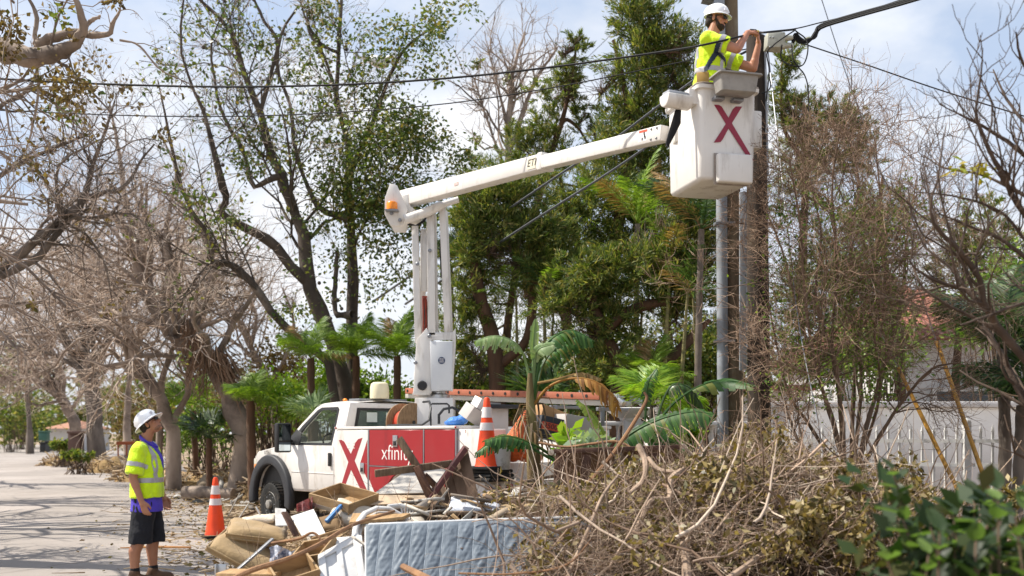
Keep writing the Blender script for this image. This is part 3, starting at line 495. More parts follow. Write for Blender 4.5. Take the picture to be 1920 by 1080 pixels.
# thin straight palm stems in the dark thicket
LFROND = {}
def frond_mesh(kind, L=1.6, seed=0, leaf=.38, n=34, droop=.9, up=.15):
    key = (kind, round(L, 2), seed)
    if key in LFROND: return LFROND[key]
    g = np.random.default_rng(seed + 100); b = MB(); pts = []; n_ = 10
    for i in range(n_ + 1):
        s = i / n_; pts.append(Vector((L * (s - .12 * droop * s * s), 0, L * (up * s - droop * .30 * s * s))))
    b.tube(pts, [max(.004, .014 * L / 1.6 * (1 - .8 * i / n_)) for i in range(n_ + 1)], 4)
    C = []; A = []; LL = []
    for k in range(n):
        s = .12 + .86 * (k + .5) / n; i = min(int(s * n_), n_ - 1); f = s * n_ - i; c = pts[i].lerp(pts[i + 1], f); t = (pts[i + 1] - pts[i]).normalized()
        for sd in (-1, 1):
            d = (t * (.55 + .3 * s) + Vector((0, sd, 0)) * 1. + Vector((0, 0, .25 - .5 * g.random()))); C.append(c); A.append(d + Vector(g.normal(size=3) * .12)); LL.append(leaf * math.sin(math.pi * (.15 + .8 * s)) * (.85 + .3 * g.random()))
    C = np.array(C); A = nrm(np.array(A)); LL = np.array(LL)[:, None]; S = nrm(np.cross(A, np.array([0, 0, 1.]))); wd = .0125 * (L / 1.6) ** .6 * (leaf / .38) ** .3
    m1 = C + A * LL * .5; tip = C + A * LL + np.array([0, 0, -1]) * LL * .25 * droop
    V = np.stack([C - S * wd * .3, m1 - S * wd, tip, m1 + S * wd], 1).reshape(-1, 3); base = len(b.v)
    b.v += [tuple(v) for v in V]; b.f += [(base + 4 * i, base + 4 * i + 1, base + 4 * i + 2, base + 4 * i + 3) for i in range(len(C))]
    me = bpy.data.meshes.new('frond'); me.from_pydata([tuple(v) for v in b.v], [], b.f); LFROND[key] = me; return me
def fan_mesh(seed=0, R=.6, n=22, span=250):
    key = ('fan', seed, round(R, 2), span)
    if key in LFROND: return LFROND[key]
    g = np.random.default_rng(seed + 300); b = MB(); b.tube([(0, 0, 0), (.5 * R, 0, .03), (R * .9, 0, .0)], [.014, .011, .008], 4); c = Vector((R * .9, 0, 0))
    for k in range(n):
        a = R_(-span / 2 + span * (k + .5) / n); d = Vector((math.cos(a), math.sin(a), .12 * g.normal())).normalized(); s = d.cross(Vector((0, 0, 1))).normalized(); L = R * (.8 + .3 * math.cos(a)) * (.9 + .2 * g.random()); w = R * .05
        z = Vector((0, 0, -.12 * L)); b.add([c, c + d * L * .55 - s * w + Vector((0, 0, .02)), c + d * L + z, c + d * L * .55 + s * w + Vector((0, 0, .02))], [(0, 1, 2, 3)])
    me = bpy.data.meshes.new('frond'); me.from_pydata([tuple(v) for v in b.v], [], b.f); LFROND[key] = me; return me
def palm(name, label, base, crown, wpx, nf, L, leafm, seed, fan=False, bark=BARKR, group='young palms along the verge', droop=1., leaf=.38, dead=0, el=(8, 86), cat='palm', nl=58):
    """base, crown = (px, py, Y)"""
    g = random.Random(seed); a = P(*base); a.z = -.1; c = P(*crown); t = thing(name, label, cat, (a.x, a.y, a.z), 0, group)
    r = wpx * .5 * base[2] / FPX; mid = (a + c) / 2 + Vector((g.uniform(-.06, .06), 0, 0)); b = MB(); K = 14; pts = []; rr = []
    for i in range(K + 1):
        s = i / K; pts.append(a * (1 - s) ** 2 + mid * 2 * s * (1 - s) + c * s * s); rr.append(r * (1.1 - .2 * s) * (1.1 if i % 2 else .95))
    b.tube(pts, rr, 10); b.build('trunk', bark, t)
    for i in range(nf):
        me = fan_mesh(seed + i % 3, L) if fan else frond_mesh('p', L * (.85 + .1 * (i % 3)), i % 3, leaf, nl, droop)
        o = bpy.data.objects.new('frond', me); COL.objects.link(o); o.parent = t
        if not me.materials: me.materials.append(leafm)
        e = el[0] + (el[1] - el[0]) * ((i * .618) % 1); az = i * 137.5 + g.uniform(-15, 15)
        o.matrix_basis = Matrix.Translation(WM[t.name].inverted() @ c) @ Euler((R_(g.uniform(-25, 25)), -R_(e), R_(az)), 'XYZ').to_matrix().to_4x4()
        o.material_slots[0].link = 'OBJECT'; o.material_slots[0].material = LF_DEAD if i >= nf - dead else leafm
    return t
palm('date_palm', 'feathery young palm with a dark slender trunk beside the truck windscreen', (590, 790, 21), (583, 672, 21), 15, 15, 1.01, LF_PALM, 3, dead=2)
palm('date_palm', 'small palm with arching fronds growing against the fig trunk', (476, 830, 23), (470, 752, 23), 17, 13, 0.84, LF_PALM, 4, droop=1.1, bark=BARKR)
palm('date_palm', 'palm crown of bright fronds directly left of the boom mast', (742, 800, 21.5), (745, 668, 21.5), 15, 20, 1.25, LF_PALM, 5, dead=1)
palm('date_palm', 'leafy palm behind the yellow beacon, between two taller palms', (660, 800, 22.5), (668, 668, 22.5), 15, 17, 1.14, LF_PALM, 6)
palm('fan_palm', 'spiky silver green fan palm above the truck bonnet', (590, 830, 20.5), (590, 790, 20.5), 16, 14, 0.42, islemat('silver_fan_leaf', [H('7d9468'), H('9aad80'), H('627c4c')], .4, .3), 7, fan=True, el=(5, 80))
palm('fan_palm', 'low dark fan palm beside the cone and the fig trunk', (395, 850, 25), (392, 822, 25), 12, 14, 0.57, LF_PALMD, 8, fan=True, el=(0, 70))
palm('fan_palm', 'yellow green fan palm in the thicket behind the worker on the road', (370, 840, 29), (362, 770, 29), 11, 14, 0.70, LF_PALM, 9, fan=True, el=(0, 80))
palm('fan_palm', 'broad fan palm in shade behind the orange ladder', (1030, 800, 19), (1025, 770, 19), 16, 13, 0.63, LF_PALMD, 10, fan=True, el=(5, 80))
palm('coconut_palm', 'tall palm crown lit yellow green below the boom and left of the bucket', (1190, 800, 21), (1195, 420, 21), 11, 13, 1.9, LF_PALM, 12, bark=BARK, group='tall palms in the thicket', dead=2)
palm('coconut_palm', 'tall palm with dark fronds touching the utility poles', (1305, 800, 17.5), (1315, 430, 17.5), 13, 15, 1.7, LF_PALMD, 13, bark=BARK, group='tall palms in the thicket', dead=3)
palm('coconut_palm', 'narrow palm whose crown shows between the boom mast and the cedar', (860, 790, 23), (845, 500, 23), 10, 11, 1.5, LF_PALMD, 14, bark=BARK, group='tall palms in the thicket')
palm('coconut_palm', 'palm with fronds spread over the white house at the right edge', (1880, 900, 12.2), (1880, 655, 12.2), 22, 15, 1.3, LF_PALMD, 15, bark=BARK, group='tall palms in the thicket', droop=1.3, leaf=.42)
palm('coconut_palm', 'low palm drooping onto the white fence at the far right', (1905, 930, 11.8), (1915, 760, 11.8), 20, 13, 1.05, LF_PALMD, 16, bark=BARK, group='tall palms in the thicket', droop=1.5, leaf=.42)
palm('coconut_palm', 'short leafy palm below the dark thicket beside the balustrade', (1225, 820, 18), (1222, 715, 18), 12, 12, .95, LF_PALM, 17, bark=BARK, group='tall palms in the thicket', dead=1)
bm_ = mat('cane_stem', H('8c8050'), .6, rgb2=H('5d5a34'), scale=3, bump=.3, stretch=(1, 1, 4))
for k, (x0, x1, y1, Y, wd) in enumerate([(1228, 1258, 480, 18.2, 8), (1180, 1205, 560, 18.8, 7), (1258, 1290, 540, 17.8, 8), (1035, 1018, 540, 19.4, 8), (975, 968, 560, 20, 7), (1140, 1150, 590, 19, 6), (1320, 1300, 560, 17.6, 8), (1075, 1060, 600, 19.6, 7), (1010, 1040, 560, 20.5, 6)]):
    b = MB(); a = P(x0, 812 + 1.6 * FPX / Y, Y); c = P(x1, y1, Y); b.tube([a, a.lerp(c, .3) + Vector((.05, 0, 0)), a.lerp(c, .65), c], [wd * .5 * Y / FPX] * 3 + [wd * .3 * Y / FPX], 7)
    t = thing('cane_palm', ['straight thin palm stem %s' % s for s in ('nearest the utility poles', 'second from the poles in the thicket', 'leaning toward the utility poles', 'behind the banana plant', 'left of the banana plant', 'under the cedar boughs', 'touching the conduit pole', 'behind the orange ladder end', 'leaning right behind the banana plant')][k], 'palm', (a.x, a.y, 0), 0, 'thin palm stems in the thicket'); b.build('trunk', bm_, t)
    for i in range(5):
        me = frond_mesh('p', .95, i % 3, .3, 26, 1.1); o = bpy.data.objects.new('frond', me); COL.objects.link(o); o.parent = t
        if not me.materials: me.materials.append(LF_PALMD)
        o.matrix_basis = Matrix.Translation(WM[t.name].inverted() @ c) @ Euler((0, -R_(20 + 12 * i), R_(i * 137 + k * 50)), 'XYZ').to_matrix().to_4x4(); o.material_slots[0].link = 'OBJECT'; o.material_slots[0].material = [LF_PALMD, LF_PALM, LF_DEAD][(i + k) % 3]
# shrubs
def bush(label, px, py, rx, ry, Y, n, leafm, seed, L=.12, wd=.3, name='shrub', group='green shrubs under the trees', sub=.3, stems=40):
    g = np.random.default_rng(seed); c = np.array(P(px, py, Y)); base = np.array([c[0], Y, -.05]); t = thing(name, label, 'shrub', tuple(base), 0, group); s = Y / FPX
    e = c + nrm(g.normal(size=(stems, 3))) * np.array([rx * s, rx * s * .7, ry * s]) * .8; st = np.repeat(base[None], stems, 0) + g.normal(size=(stems, 3)) * np.array([.3, .2, 0]); m = (st + e) / 2 + g.normal(size=(stems, 3)) * .08
    V, F = tubes(np.stack([st, m, e], 1), np.array([[.02, .014, .006]] * stems), 4); np_obj('stems', V, F, TWIGD, t, kind='stuff')
    V, F = blobleaves([(px, py, rx, ry, Y, n)], g, L, wd, .15, sub); np_obj('foliage', V, F, leafm, t, smooth=False, kind='stuff'); return t
BU = [('bright green shrub in sun between the fig trunk and the truck', 520, 745, 70, 45, 26, 2600, LF_BRIGHT), ('yellow green shrub above the truck windscreen', 625, 720, 60, 45, 25, 2000, LF_BRIGHT), ('leafy shrub at the foot of the fig tree beside the cone', 372, 800, 50, 55, 31, 2000, LF_BUSH), ('dark shrub below the palm crowns behind the cab', 700, 740, 70, 50, 24.5, 2200, LF_BUSH), ('sunlit shrub behind the service body and mast', 770, 770, 70, 40, 23, 1800, LF_BRIGHT), ('shrub low behind the ladder in front of the cedar trunks', 905, 730, 70, 50, 22, 3600, LF_CED), ('dark shrub filling the gap behind the banana plant', 1010, 730, 80, 70, 22.5, 4600, LF_CED), ('dim shrub under the low cedar boughs', 1140, 710, 90, 80, 21, 5200, LF_CED), ('dim shrub behind the wooden utility poles', 1310, 690, 90, 90, 20, 5200, LF_CED), ('light green shrub beside the balustrade urn', 1270, 815, 40, 25, 15.5, 900, LF_BRIGHT), ('bushy tan undergrowth behind the leaning bare trunk', 420, 760, 90, 60, 36, 2200, LF_DRY), ('bank of dry shrubs left of the bright shrub', 530, 690, 90, 70, 34, 2600, LF_DRY), ('dry shrub far behind the mailbox', 270, 780, 80, 50, 60, 1600, LF_DRY), ('green bush where the road bends away', 20, 770, 70, 65, 82, 2200, LF_CED), ('clipped green bush near the bins on the verge', 118, 838, 22, 12, 46, 600, LF_CED), ('tufted bush spilling onto the road edge', 148, 853, 30, 9, 38, 900, LF_CED), ('tall dark green tree crown at the far left end of the road', 40, 690, 60, 50, 95, 2200, LF_CED), ('shrub behind the thorn bush beside the white wall', 1640, 660, 90, 70, 19, 1600, LF_BUSH), ('dark palm thicket at the right edge beyond the fence', 1880, 560, 80, 90, 17, 2200, LF_BUSH)]
for k, (lb, px, py, rx, ry, Y, n, m_) in enumerate(BU):
    bush(lb, px, py, rx, ry, Y, n, m_, 200 + k, L=.11 * max(1, Y / 28), wd=.28)
# far wood closing the view
g = np.random.default_rng(91); bl = []
for k in range(46):
    x = -150 + 2250 * k / 45 + g.normal() * 15; Y = 95 + 30 * g.random(); h = (60 if x < 900 else 90) + 70 * g.random(); h = h * (.55 if x < 120 else 1)
    bl.append((x, 830 - h * .62, 62, h * .6, Y, 620))
V, F = blobleaves(bl, g, .75, .3, .15, .35); o = np_obj('far_wood', V, F, islemat('far_leaf', [H('4b5a2c'), H('6c7540'), H('85824f'), H('59653a'), H('8f8058')], .7, .3), smooth=False, kind='stuff'); o['label'] = 'far wood of mixed green and dry trees behind everything'
# ------------------------------------------------------------------ bucket truck
WHITE = mat('white_paint', H('dedad5'), .32, var=.03, scale=2, coat=.3, dirt=H('96876f'), dscale=2.4, dlo=.53, dhi=.85, dstretch=(1.5, 1.5, .6))
WHITEC = mat('white_fibreglass', H('dedad4'), .42, var=.04, scale=3, dirt=H('8f8272'), dscale=3.0, dlo=.53, dhi=.85, dstretch=(2.2, 2.2, .45))
RED = mat('red_vinyl', H('97171f'), .35, var=.05, scale=4, dirt=H('8d2a2c'), dscale=2, dlo=.5, dhi=.85)
REDX = mat('dark_red_vinyl', H('94202a'), .4, var=.08, scale=5)
REDB = mat('crimson_vinyl', H('8a1433'), .4, var=.06, scale=5)
BLACK = mat('black_plastic', H('1c1c1e'), .5, var=.2, scale=6)
FLARE = mat('flare_plastic', H('2b2c30'), .6, var=.12, scale=5)
RUBBER = mat('rubber', H('181817'), .85, var=.25, scale=10, dirt=H('5d5044'), dscale=4, dlo=.55, dhi=.8, bump=.2)
STEEL = mat('bright_steel', H('b9babb'), .3, var=.06, metal=.9)
GREYM = mat('grey_metal', H('8a8c90'), .45, var=.1, metal=.6, scale=8)
RUST = mat('rust_stain', H('8a4a2c'), .9, var=.3, scale=20)
GLASS = glassmat('window_glass', H('1c2420'), .5)
GLASSD = glassmat('rear_glass', H('3c544c'), .35)
AMBER = mat('amber_lens', H('f08a1c'), .25, var=.05)
REDL = mat('red_lens', H('9c1018'), .2, var=.1)
CREAM = mat('cream_dome', H('e3d9b9'), .35, var=.05)
DARKI = mat('dark_interior', H('232326'), .8, var=.2)
WOODR = mat('reel_board', H('9a7d5c'), .8, rgb2=H('75593d'), scale=14, bump=.3, stretch=(1, 6, 1))
REDCAB = mat('red_cable', H('b5412a'), .5, var=.2, scale=30)
ORFG = mat('orange_fibreglass', H('a8634a'), .5, var=.12, scale=6, dirt=H('8d5a48'), dscale=3)
RL = Vector((-.4147, 12.9, 0)); TM = Matrix.Translation(RL) @ Matrix.Rotation(R_(130), 4, 'Z'); TMI = TM.inverted(); LEFTN = Vector((-.766, -.643, 0))
def side(px, py, y=0.):
    q = TMI @ on_plane(px, py, TM @ Vector((0, y, 0)), LEFTN); return (q.x, q.z)
tr = thing('bucket_truck', 'white utility bucket truck with red panels, boom raised', 'truck', M=TM)
def B(mb, name, m, parent=tr, **k): return mb.build(name, m, parent, world=False, **k)
fl = lambda y: (lambda a, b, d: Vector((a, y + d, b)))
def arc(cx, cz, r, a0, a1, n): return [(cx + r * math.cos(R_(a0 + (a1 - a0) * i / n)), cz + r * math.sin(R_(a0 + (a1 - a0) * i / n))) for i in range(n + 1)]
# service body
AX = 1.72
body = MB()
prof = [(0, .86), (AX - .62, .86)] + arc(AX, .50, .56, 180 - 40, 40, 10)[0:] + [(AX + .62, .66), (3.67, .66), (3.67, 1.66), (0, 1.66)]
prof = [(0, .80), (AX - .52, .74)] + arc(AX, .46, .58, 150, 30, 10) + [(AX + .55, .66), (3.67, .66), (3.67, 1.655), (0, 1.655)]
body.prism(prof, fl(0), -.02, -.44)
body.bb((0, -2.39, .80), (3.67, -1.95, 1.655)); body.bb((.02, -1.94, .84), (3.67, -.45, .98)); body.bb((3.60, -1.94, .99), (3.67, -.45, 1.60))
sb = B(body, 'service_body', WHITE, bevel=.012)
for y in ((-.45, .02), (-2.41, -1.94)):
    m_ = MB(); m_.bb((-.02 if y[1] < 0 else .50, y[0], 1.657), (3.69, y[1], 1.70)); B(m_, 'body_cap', WHITE, bevel=.01)
# compartment doors (slightly proud, steel trim between)
def panel(name, px0, py0, px1, py1, m, parent, d=.012, pts=None):
    q = [side(*p) for p in (pts or [(px0, py0), (px1, py0), (px1, py1), (px0, py1)])]
    x0, z0 = q[0]; b = MB()
    if pts is None:
        x1 = q[1][0]; zt = q[0][1]; zb = q[2][1]; b.prism([(x0, zt), (x1, zt), (x1, zb), (x0, zb)], fl(0), -.02, d)
    else: b.prism(q, fl(0), -.02, d)
    return B(b, name, m, parent, bevel=.004, seg=1)
ZT = 1.648
def pan2(name, x0, x1, z0, z1, m, d=.012): b = MB(); b.bb((x0, -.019, z0), (x1, d, z1)); return B(b, name, m, bevel=.006, seg=1)
dX = pan2('compartment_door', 2.72, 3.645, .675, ZT, WHITE)
d1 = pan2('compartment_door', 1.275, 2.675, 1.115, ZT, RED); d2 = pan2('compartment_door', .53, 1.235, 1.115, ZT, RED)
low = MB(); low.prism([(2.675, 1.10)] + [(2.675, .675), (AX + .56, .675)] + arc(AX, .46, .60, 22, 158, 12) + [(AX - .62, .75), (.53, .78), (.53, 1.10)], fl(0), -.019, .010); lowp = B(low, 'lower_panel', RED, bevel=.004, seg=1)
for x0, x1, z0, z1 in ((2.682, 2.712, .67, ZT), (1.243, 1.268, 1.11, ZT), (.495, .522, .80, ZT), (.53, 2.675, 1.101, 1.114)):
    m_ = MB(); m_.bb((x0, -.019, z0), (x1, .014, z1)); B(m_, 'trim_strip', GREYM, bevel=.002, seg=1)
# red X and slanted stripe on the front door, drawn on its face
def decal(pts, name, m, parent, d0=.0125, d1=.0145, y=0.):
    b = MB(); b.prism([side(*p) for p in pts], fl(y), d0, d1); return B(b, name, m, parent)
c3 = lambda u, v: (620 + u / 5.4, 760 + v / 5.4)
decal([c3(*p) for p in [(90, 352), (118, 350), (145, 368), (212, 492), (258, 378), (285, 342), (330, 328), (250, 560), (385, 882), (322, 876), (214, 652), (150, 822), (112, 815), (186, 575)]], 'letter_x', REDX, dX)
decal([c3(*p) for p in [(378, 352), (378, 590), (306, 588)]], 'red_wedge', RED, dX)
decal([c3(*p) for p in [(306, 592), (378, 592), (378, 748)]], 'red_wedge', RED, dX)
b = MB(); b.prism([(2.674, .90), (2.674, .677), (2.50, .677)], fl(0), .0105, .0125); B(b, 'white_wedge', WHITE, lowp)
def tat(px, py): q = side(px, py, .014); return (q[0], .0135, q[1])
LW = mat('white_vinyl', H('e8e4e0'), .4, var=.02)
text('xfinity', .32, tat(744, 850), (-1, 0, 0), (0, 0, 1), LW, d1, sx=1.05, off=-.003)
for (px, py, w, h, pr) in ((743, 827, .12, .17, d1), (681, 877, .11, .15, dX)):
    x, z = side(px, py); b = MB(); b.bb((x - w / 2, .0125, z - h / 2), (x + w / 2, .028, z + h / 2)); hd = B(b, 'latch', STEEL, pr, bevel=.006); b = MB(); b.bb((x - w * .28, .029, z - h * .38), (x + w * .28, .034, z)); B(b, 'latch_paddle', BLACK, pr, bevel=.003)
for i in range(2):
    for j in range(3):
        q = side(655 + 10 * i, 830 + 5 * j); x, z = q; b = MB(); b.bb((x - .03, .0125, z - .006), (x + .03, .017, z + .006)); B(b, 'vent_slat', WHITE, dX, bevel=.003)
for x, z in ((3.66, 1.68), (.52, 1.68)):
    b = MB(); b.ell((x - .02, .024, z), (.018, .012, .018), n=10, m=6); B(b, 'side_marker', REDL)
# rear face of compartments, tailgate ledge, bumper and lamps
b = MB(); b.bb((-.012, -.43, .82), (0, -.03, 1.64)); B(b, 'end_panel', WHITE, bevel=.004)
ep = MB(); ep.bb((-.014, -2.37, .82), (0, -1.97, 1.64)); ep = B(ep, 'end_panel', WHITE, bevel=.004)
b = MB(); b.bb((0, -1.93, .82), (.05, -.46, 1.20)); B(b, 'tailgate', WHITE, bevel=.006)
text('xfinity.com', .115, (-.016, -2.15, 1.53), (0, -1, 0), (0, 0, 1), REDB, ep, sx=.6)
b = MB(); b.bb((-.25, -2.45, .84), (-.016, .12, .962)); b.bb((-.26, -2.46, .9625), (-.016, .13, .98)); bp_ = B(b, 'rear_bumper', WHITE, bevel=.012)
for y, r in ((.03, .024), (-.11, .032), (-.29, .052), (-2.1, .052), (-2.28, .032), (-2.42, .024)):
    b = MB(); b.lathe([(r, 0), (r, .012), (r * .8, .02), (0.001, .024)], Matrix.Translation((-.251, y, .90)) @ Matrix.Rotation(R_(-90), 4, 'Y'), 14); B(b, 'tail_light', REDL, bp_)
    b = MB(); b.lathe([(r * 1.18, 0), (r * 1.18, .008), (.001, .009)], Matrix.Translation((-.2505, y, .90)) @ Matrix.Rotation(R_(-90), 4, 'Y'), 14); B(b, 'lamp_rim', BLACK, bp_)
for k in range(5):
    b = MB(); b.bb((.0 + .3 * k, .0005, 1.62 - .02 * (k % 2)), (.012 + .3 * k, .0015, 1.645)); b = B(b, 'rust_streak', RUST)
# chassis, wheels
b = MB(); b.bb((-.3, -1.55, .55), (6.9, -1.40, .78)); b.bb((-.3, -.95, .55), (6.9, -.80, .78)); B(b, 'frame_rail', BLACK)
def wheel(x, y, z, r=.395, w=.24, sgn=1):
    M = Matrix.Translation((x, y, z)) @ Matrix.Rotation(R_(-90 * sgn), 4, 'X')
    b = MB(); b.lathe([(r * .56, -w / 2 + .02), (r * .70, -w / 2), (r * .93, -w / 2 + .012), (r, -w / 2 + .05), (r, w / 2 - .05), (r * .93, w / 2 - .012), (r * .70, w / 2), (r * .56, w / 2 - .02)], M, 36); wl = B(b, 'wheel', RUBBER)
    b = MB()
    for k in range(36):
        a = k * 2 * math.pi / 36; b.box(M @ Vector((r * math.cos(a), r * math.sin(a), 0)), (.018, .03, w * .86), (M.to_3x3() @ Matrix.Rotation(a, 3, 'Z')))
    B(b, 'tread', RUBBER, wl)['kind'] = 'stuff'
    b = MB(); b.lathe([(r * .58, w / 2 - .03), (r * .55, w / 2 - .015), (r * .5, w / 2 - .07), (r * .34, w / 2 - .03), (r * .20, w / 2 - .02), (r * .19, w / 2 + .03), (r * .1, w / 2 + .04), (.001, w / 2 + .04)], M, 28); B(b, 'rim', mat('painted_rim', H('8f8b84'), .5, var=.15, scale=9, dirt=H('574c40'), dscale=6), wl)
    for k in range(8):
        a = k * math.pi / 4; b = MB(); b.cap(M @ Vector((r * .42 * math.cos(a), r * .42 * math.sin(a), w / 2 - .045)), M @ Vector((r * .42 * math.cos(a), r * .42 * math.sin(a), w / 2 - .02)), .012, .012, 6); B(b, 'wheel_nut', GREYM, wl)
    return wl
wheel(6.2, -.22, .335); wheel(6.2, -2.17, .335, sgn=-1); wheel(AX, -.20, .36); wheel(AX, -2.19, .36, sgn=-1)
# cab
def cy(z): return -.18 - max(0., z - 1.40) * .26 - max(0., 1.0 - z) * .05
low = [(3.86, .62), (5.52, .60)] + arc(6.2, .44, .63, 165, 15, 12) + [(6.9, .60), (7.12, .62), (7.17, .95), (7.14, 1.17), (6.9, 1.255), (5.80, 1.40), (5.62, 1.42), (3.86, 1.42)]
b = MB(); nL = len(low)
rows = [(-.18, 0.), (-.30, .012), (-1.195, .06), (-2.09, .012), (-2.21, 0.)]
V = []
for (y, lift) in rows:
    for (x, z) in low:
        front = max(0, x - 6.6) / .6; yy = y + (-.13 * front ** 2 if y > -1 else .13 * front ** 2) * (1 if abs(y + 1.195) > .9 else .5)
        V.append((x + (.06 if abs(y + 1.195) < .1 and x > 6.8 else 0), yy, z + (lift if z > 1.15 and x > 5.5 else 0)))
F = [(r * nL + i, r * nL + (i + 1) % nL, (r + 1) * nL + (i + 1) % nL, (r + 1) * nL + i) for r in range(4) for i in range(nL)] + [tuple(range(nL))[::-1], tuple(4 * nL + i for i in range(nL))]
b.add(V, F); B(b, 'cab', WHITE, bevel=.028, seg=3, smooth=50)
b = MB(); b.bb((7.10, -2.05, .60), (7.22, -.34, .78)); B(b, 'front_bumper', WHITE, bevel=.03)
# wheel opening flare
b = MB(); oa = arc(6.2, .42, .80, 192, -8, 18); ia = arc(6.2, .44, .60, 192, -8, 18); pl = oa + ia[::-1]; b.prism(pl, fl(-.20), 0, .12); B(b, 'wheel_flare', FLARE, bevel=.035, seg=3)
b = MB(); b.prism(arc(6.2, .44, .62, 195, -15, 14), fl(-.24), 0, -.5); B(b, 'wheel_well', BLACK)
# door with a shut line
dpl = [(4.05, .66), (5.46, .64), (5.50, .80), (5.50, 1.395), (4.05, 1.395)]
b = MB(); b.prism(dpl, fl(-.18), -.01, .012); dr = B(b, 'door', WHITE, bevel=.012)
b = MB(); b.bb((4.10, -.166, 1.06), (4.17, -.125, 1.28)); B(b, 'handle', BLACK, dr, bevel=.015)
b = MB(); b.bb((4.04, -.1675, .93), (5.49, -.160, .945)); B(b, 'crease', WHITE, dr, bevel=.004)
# greenhouse
fs = lambda off=0.: (lambda a, b_, d: Vector((a, cy(b_) + off + d, b_))); fs2 = lambda a, b_, d: Vector((a, -2.39 - cy(b_) - d, b_))
outer = [(3.87, 1.40), (5.80, 1.40), (5.35, 1.74), (4.92, 2.04), (4.70, 2.10), (4.0, 2.11), (3.90, 2.05), (3.87, 1.8)]
inner = [(4.16, 1.425), (5.52, 1.425), (5.20, 1.70), (4.83, 1.965), (4.72, 2.0), (4.22, 2.0), (4.17, 1.97), (4.16, 1.7)]
for f_ in (fs(), fs2):
    b = MB(); b.ring(outer, inner, f_, 0, -.07); B(b, 'cab_pillars', WHITE, bevel=.015, smooth=50)
    o2 = [(4.13, 1.40), (5.62, 1.40), (5.27, 1.72), (4.86, 1.985), (4.73, 2.03), (4.20, 2.03), (4.14, 1.99), (4.13, 1.7)]
    b = MB(); b.ring(o2, [(x * .95 + .225, z * .95 + .083) for x, z in inner], f_, .006, -.03); B(b, 'window_frame', BLACK, smooth=50)
b = MB(); b.prism([(4.16, 1.42), (5.46, 1.42), (5.2, 1.66), (4.16, 1.66)], fs2, -.03, -.034); B(b, 'side_window', GLASS)
b = MB(); b.prism([(5.20, 1.375), (5.74, 1.375), (5.74, 1.42), (5.42, 1.665), (5.22, 1.60)], fs(), .0, .012); B(b, 'mirror_sail', BLACK, bevel=.004)
def rf(u, v):
    x = 3.88 + (4.98 - 3.88) * u; y = cy(2.08) + (-2.39 - 2 * cy(2.08)) * v; e = (math.sin(math.pi * v) ** .5) * .075 + (math.sin(math.pi * min(1, u * 1.02)) ** .6) * .03
    return Vector((x, y, 2.055 + e))
b = MB(); b.grid(rf, 12, 16); b.grid(lambda u, v: rf(u, v) - Vector((0, 0, .04)), 12, 16); B(b, 'roof', WHITE, smooth=60)
def ws(u, v):
    z = 1.43 + .62 * v; x = 5.80 - (5.80 - 4.93) * v + .16 * math.sin(math.pi * u) * (1 - .6 * v); return Vector((x, cy(z) - .03 + (-2.39 - 2 * cy(z) + .06) * u, z))
b = MB(); b.grid(ws, 12, 6); B(b, 'windshield', GLASS)
fb = lambda a, b_, d: Vector((3.88 + d, a, b_))
b = MB(); b.ring([(-.20, 1.40), (-2.19, 1.40), (-2.03, 2.09), (-.36, 2.09)], [(-.42, 1.52), (-1.97, 1.52), (-1.88, 1.99), (-.51, 1.99)], fb, -.03, .03); B(b, 'cab_back', WHITE, bevel=.01)
b = MB(); b.ring([(-.40, 1.50), (-1.99, 1.50), (-1.90, 2.01), (-.49, 2.01)], [(-.46, 1.55), (-1.93, 1.55), (-1.85, 1.97), (-.54, 1.97)], fb, -.04, -.031); B(b, 'window_gasket', BLACK)
b = MB(); b.prism([(-.43, 1.53), (-1.96, 1.53), (-1.87, 1.98), (-.52, 1.98)], fb, -.012, -.006); B(b, 'rear_window', GLASSD)
for y, z, w, h in ((-.78, 1.86, .2, .16), (-1.12, 1.87, .13, .14)):
    b = MB(); b.bb((3.864, y - w / 2, z - h / 2), (3.866, y + w / 2, z + h / 2)); B(b, 'window_sticker', mat('sticker_paper', H('c9d2cc'), .6))
b = MB(); b.lathe([(.085, 0), (.09, .03), (.07, .05), (.001, .055)], Matrix.Translation((3.85, -.80, 1.62)) @ Matrix.Rotation(R_(-90), 4, 'Y'), 20); B(b, 'work_lamp', mat('lamp_glass', H('b9c4bd'), .2))
b = MB(); b.bb((4.1, -1.05, .9), (4.6, -.35, 1.45)); b.box((4.15, -.7, 1.55), (.14, .5, .55)); b.box((4.13, -.7, 1.86), (.1, .26, .18)); b.box((4.15, -1.7, 1.5), (.14, .5, .5)); B(b, 'seat', DARKI, bevel=.04)
b = MB(); b.bb((5.15, -2.1, 1.15), (5.7, -.3, 1.41)); B(b, 'dashboard', DARKI, bevel=.04)
b = MB(); b.tube([Vector((5.02, -.72, 1.42)) + Matrix.Rotation(R_(-60), 3, 'Y') @ Vector((.19 * math.cos(a), .19 * math.sin(a), 0)) for a in np.linspace(0, 6.283, 25)], .014, 8, cap=False); B(b, 'steering_wheel', BLACK)
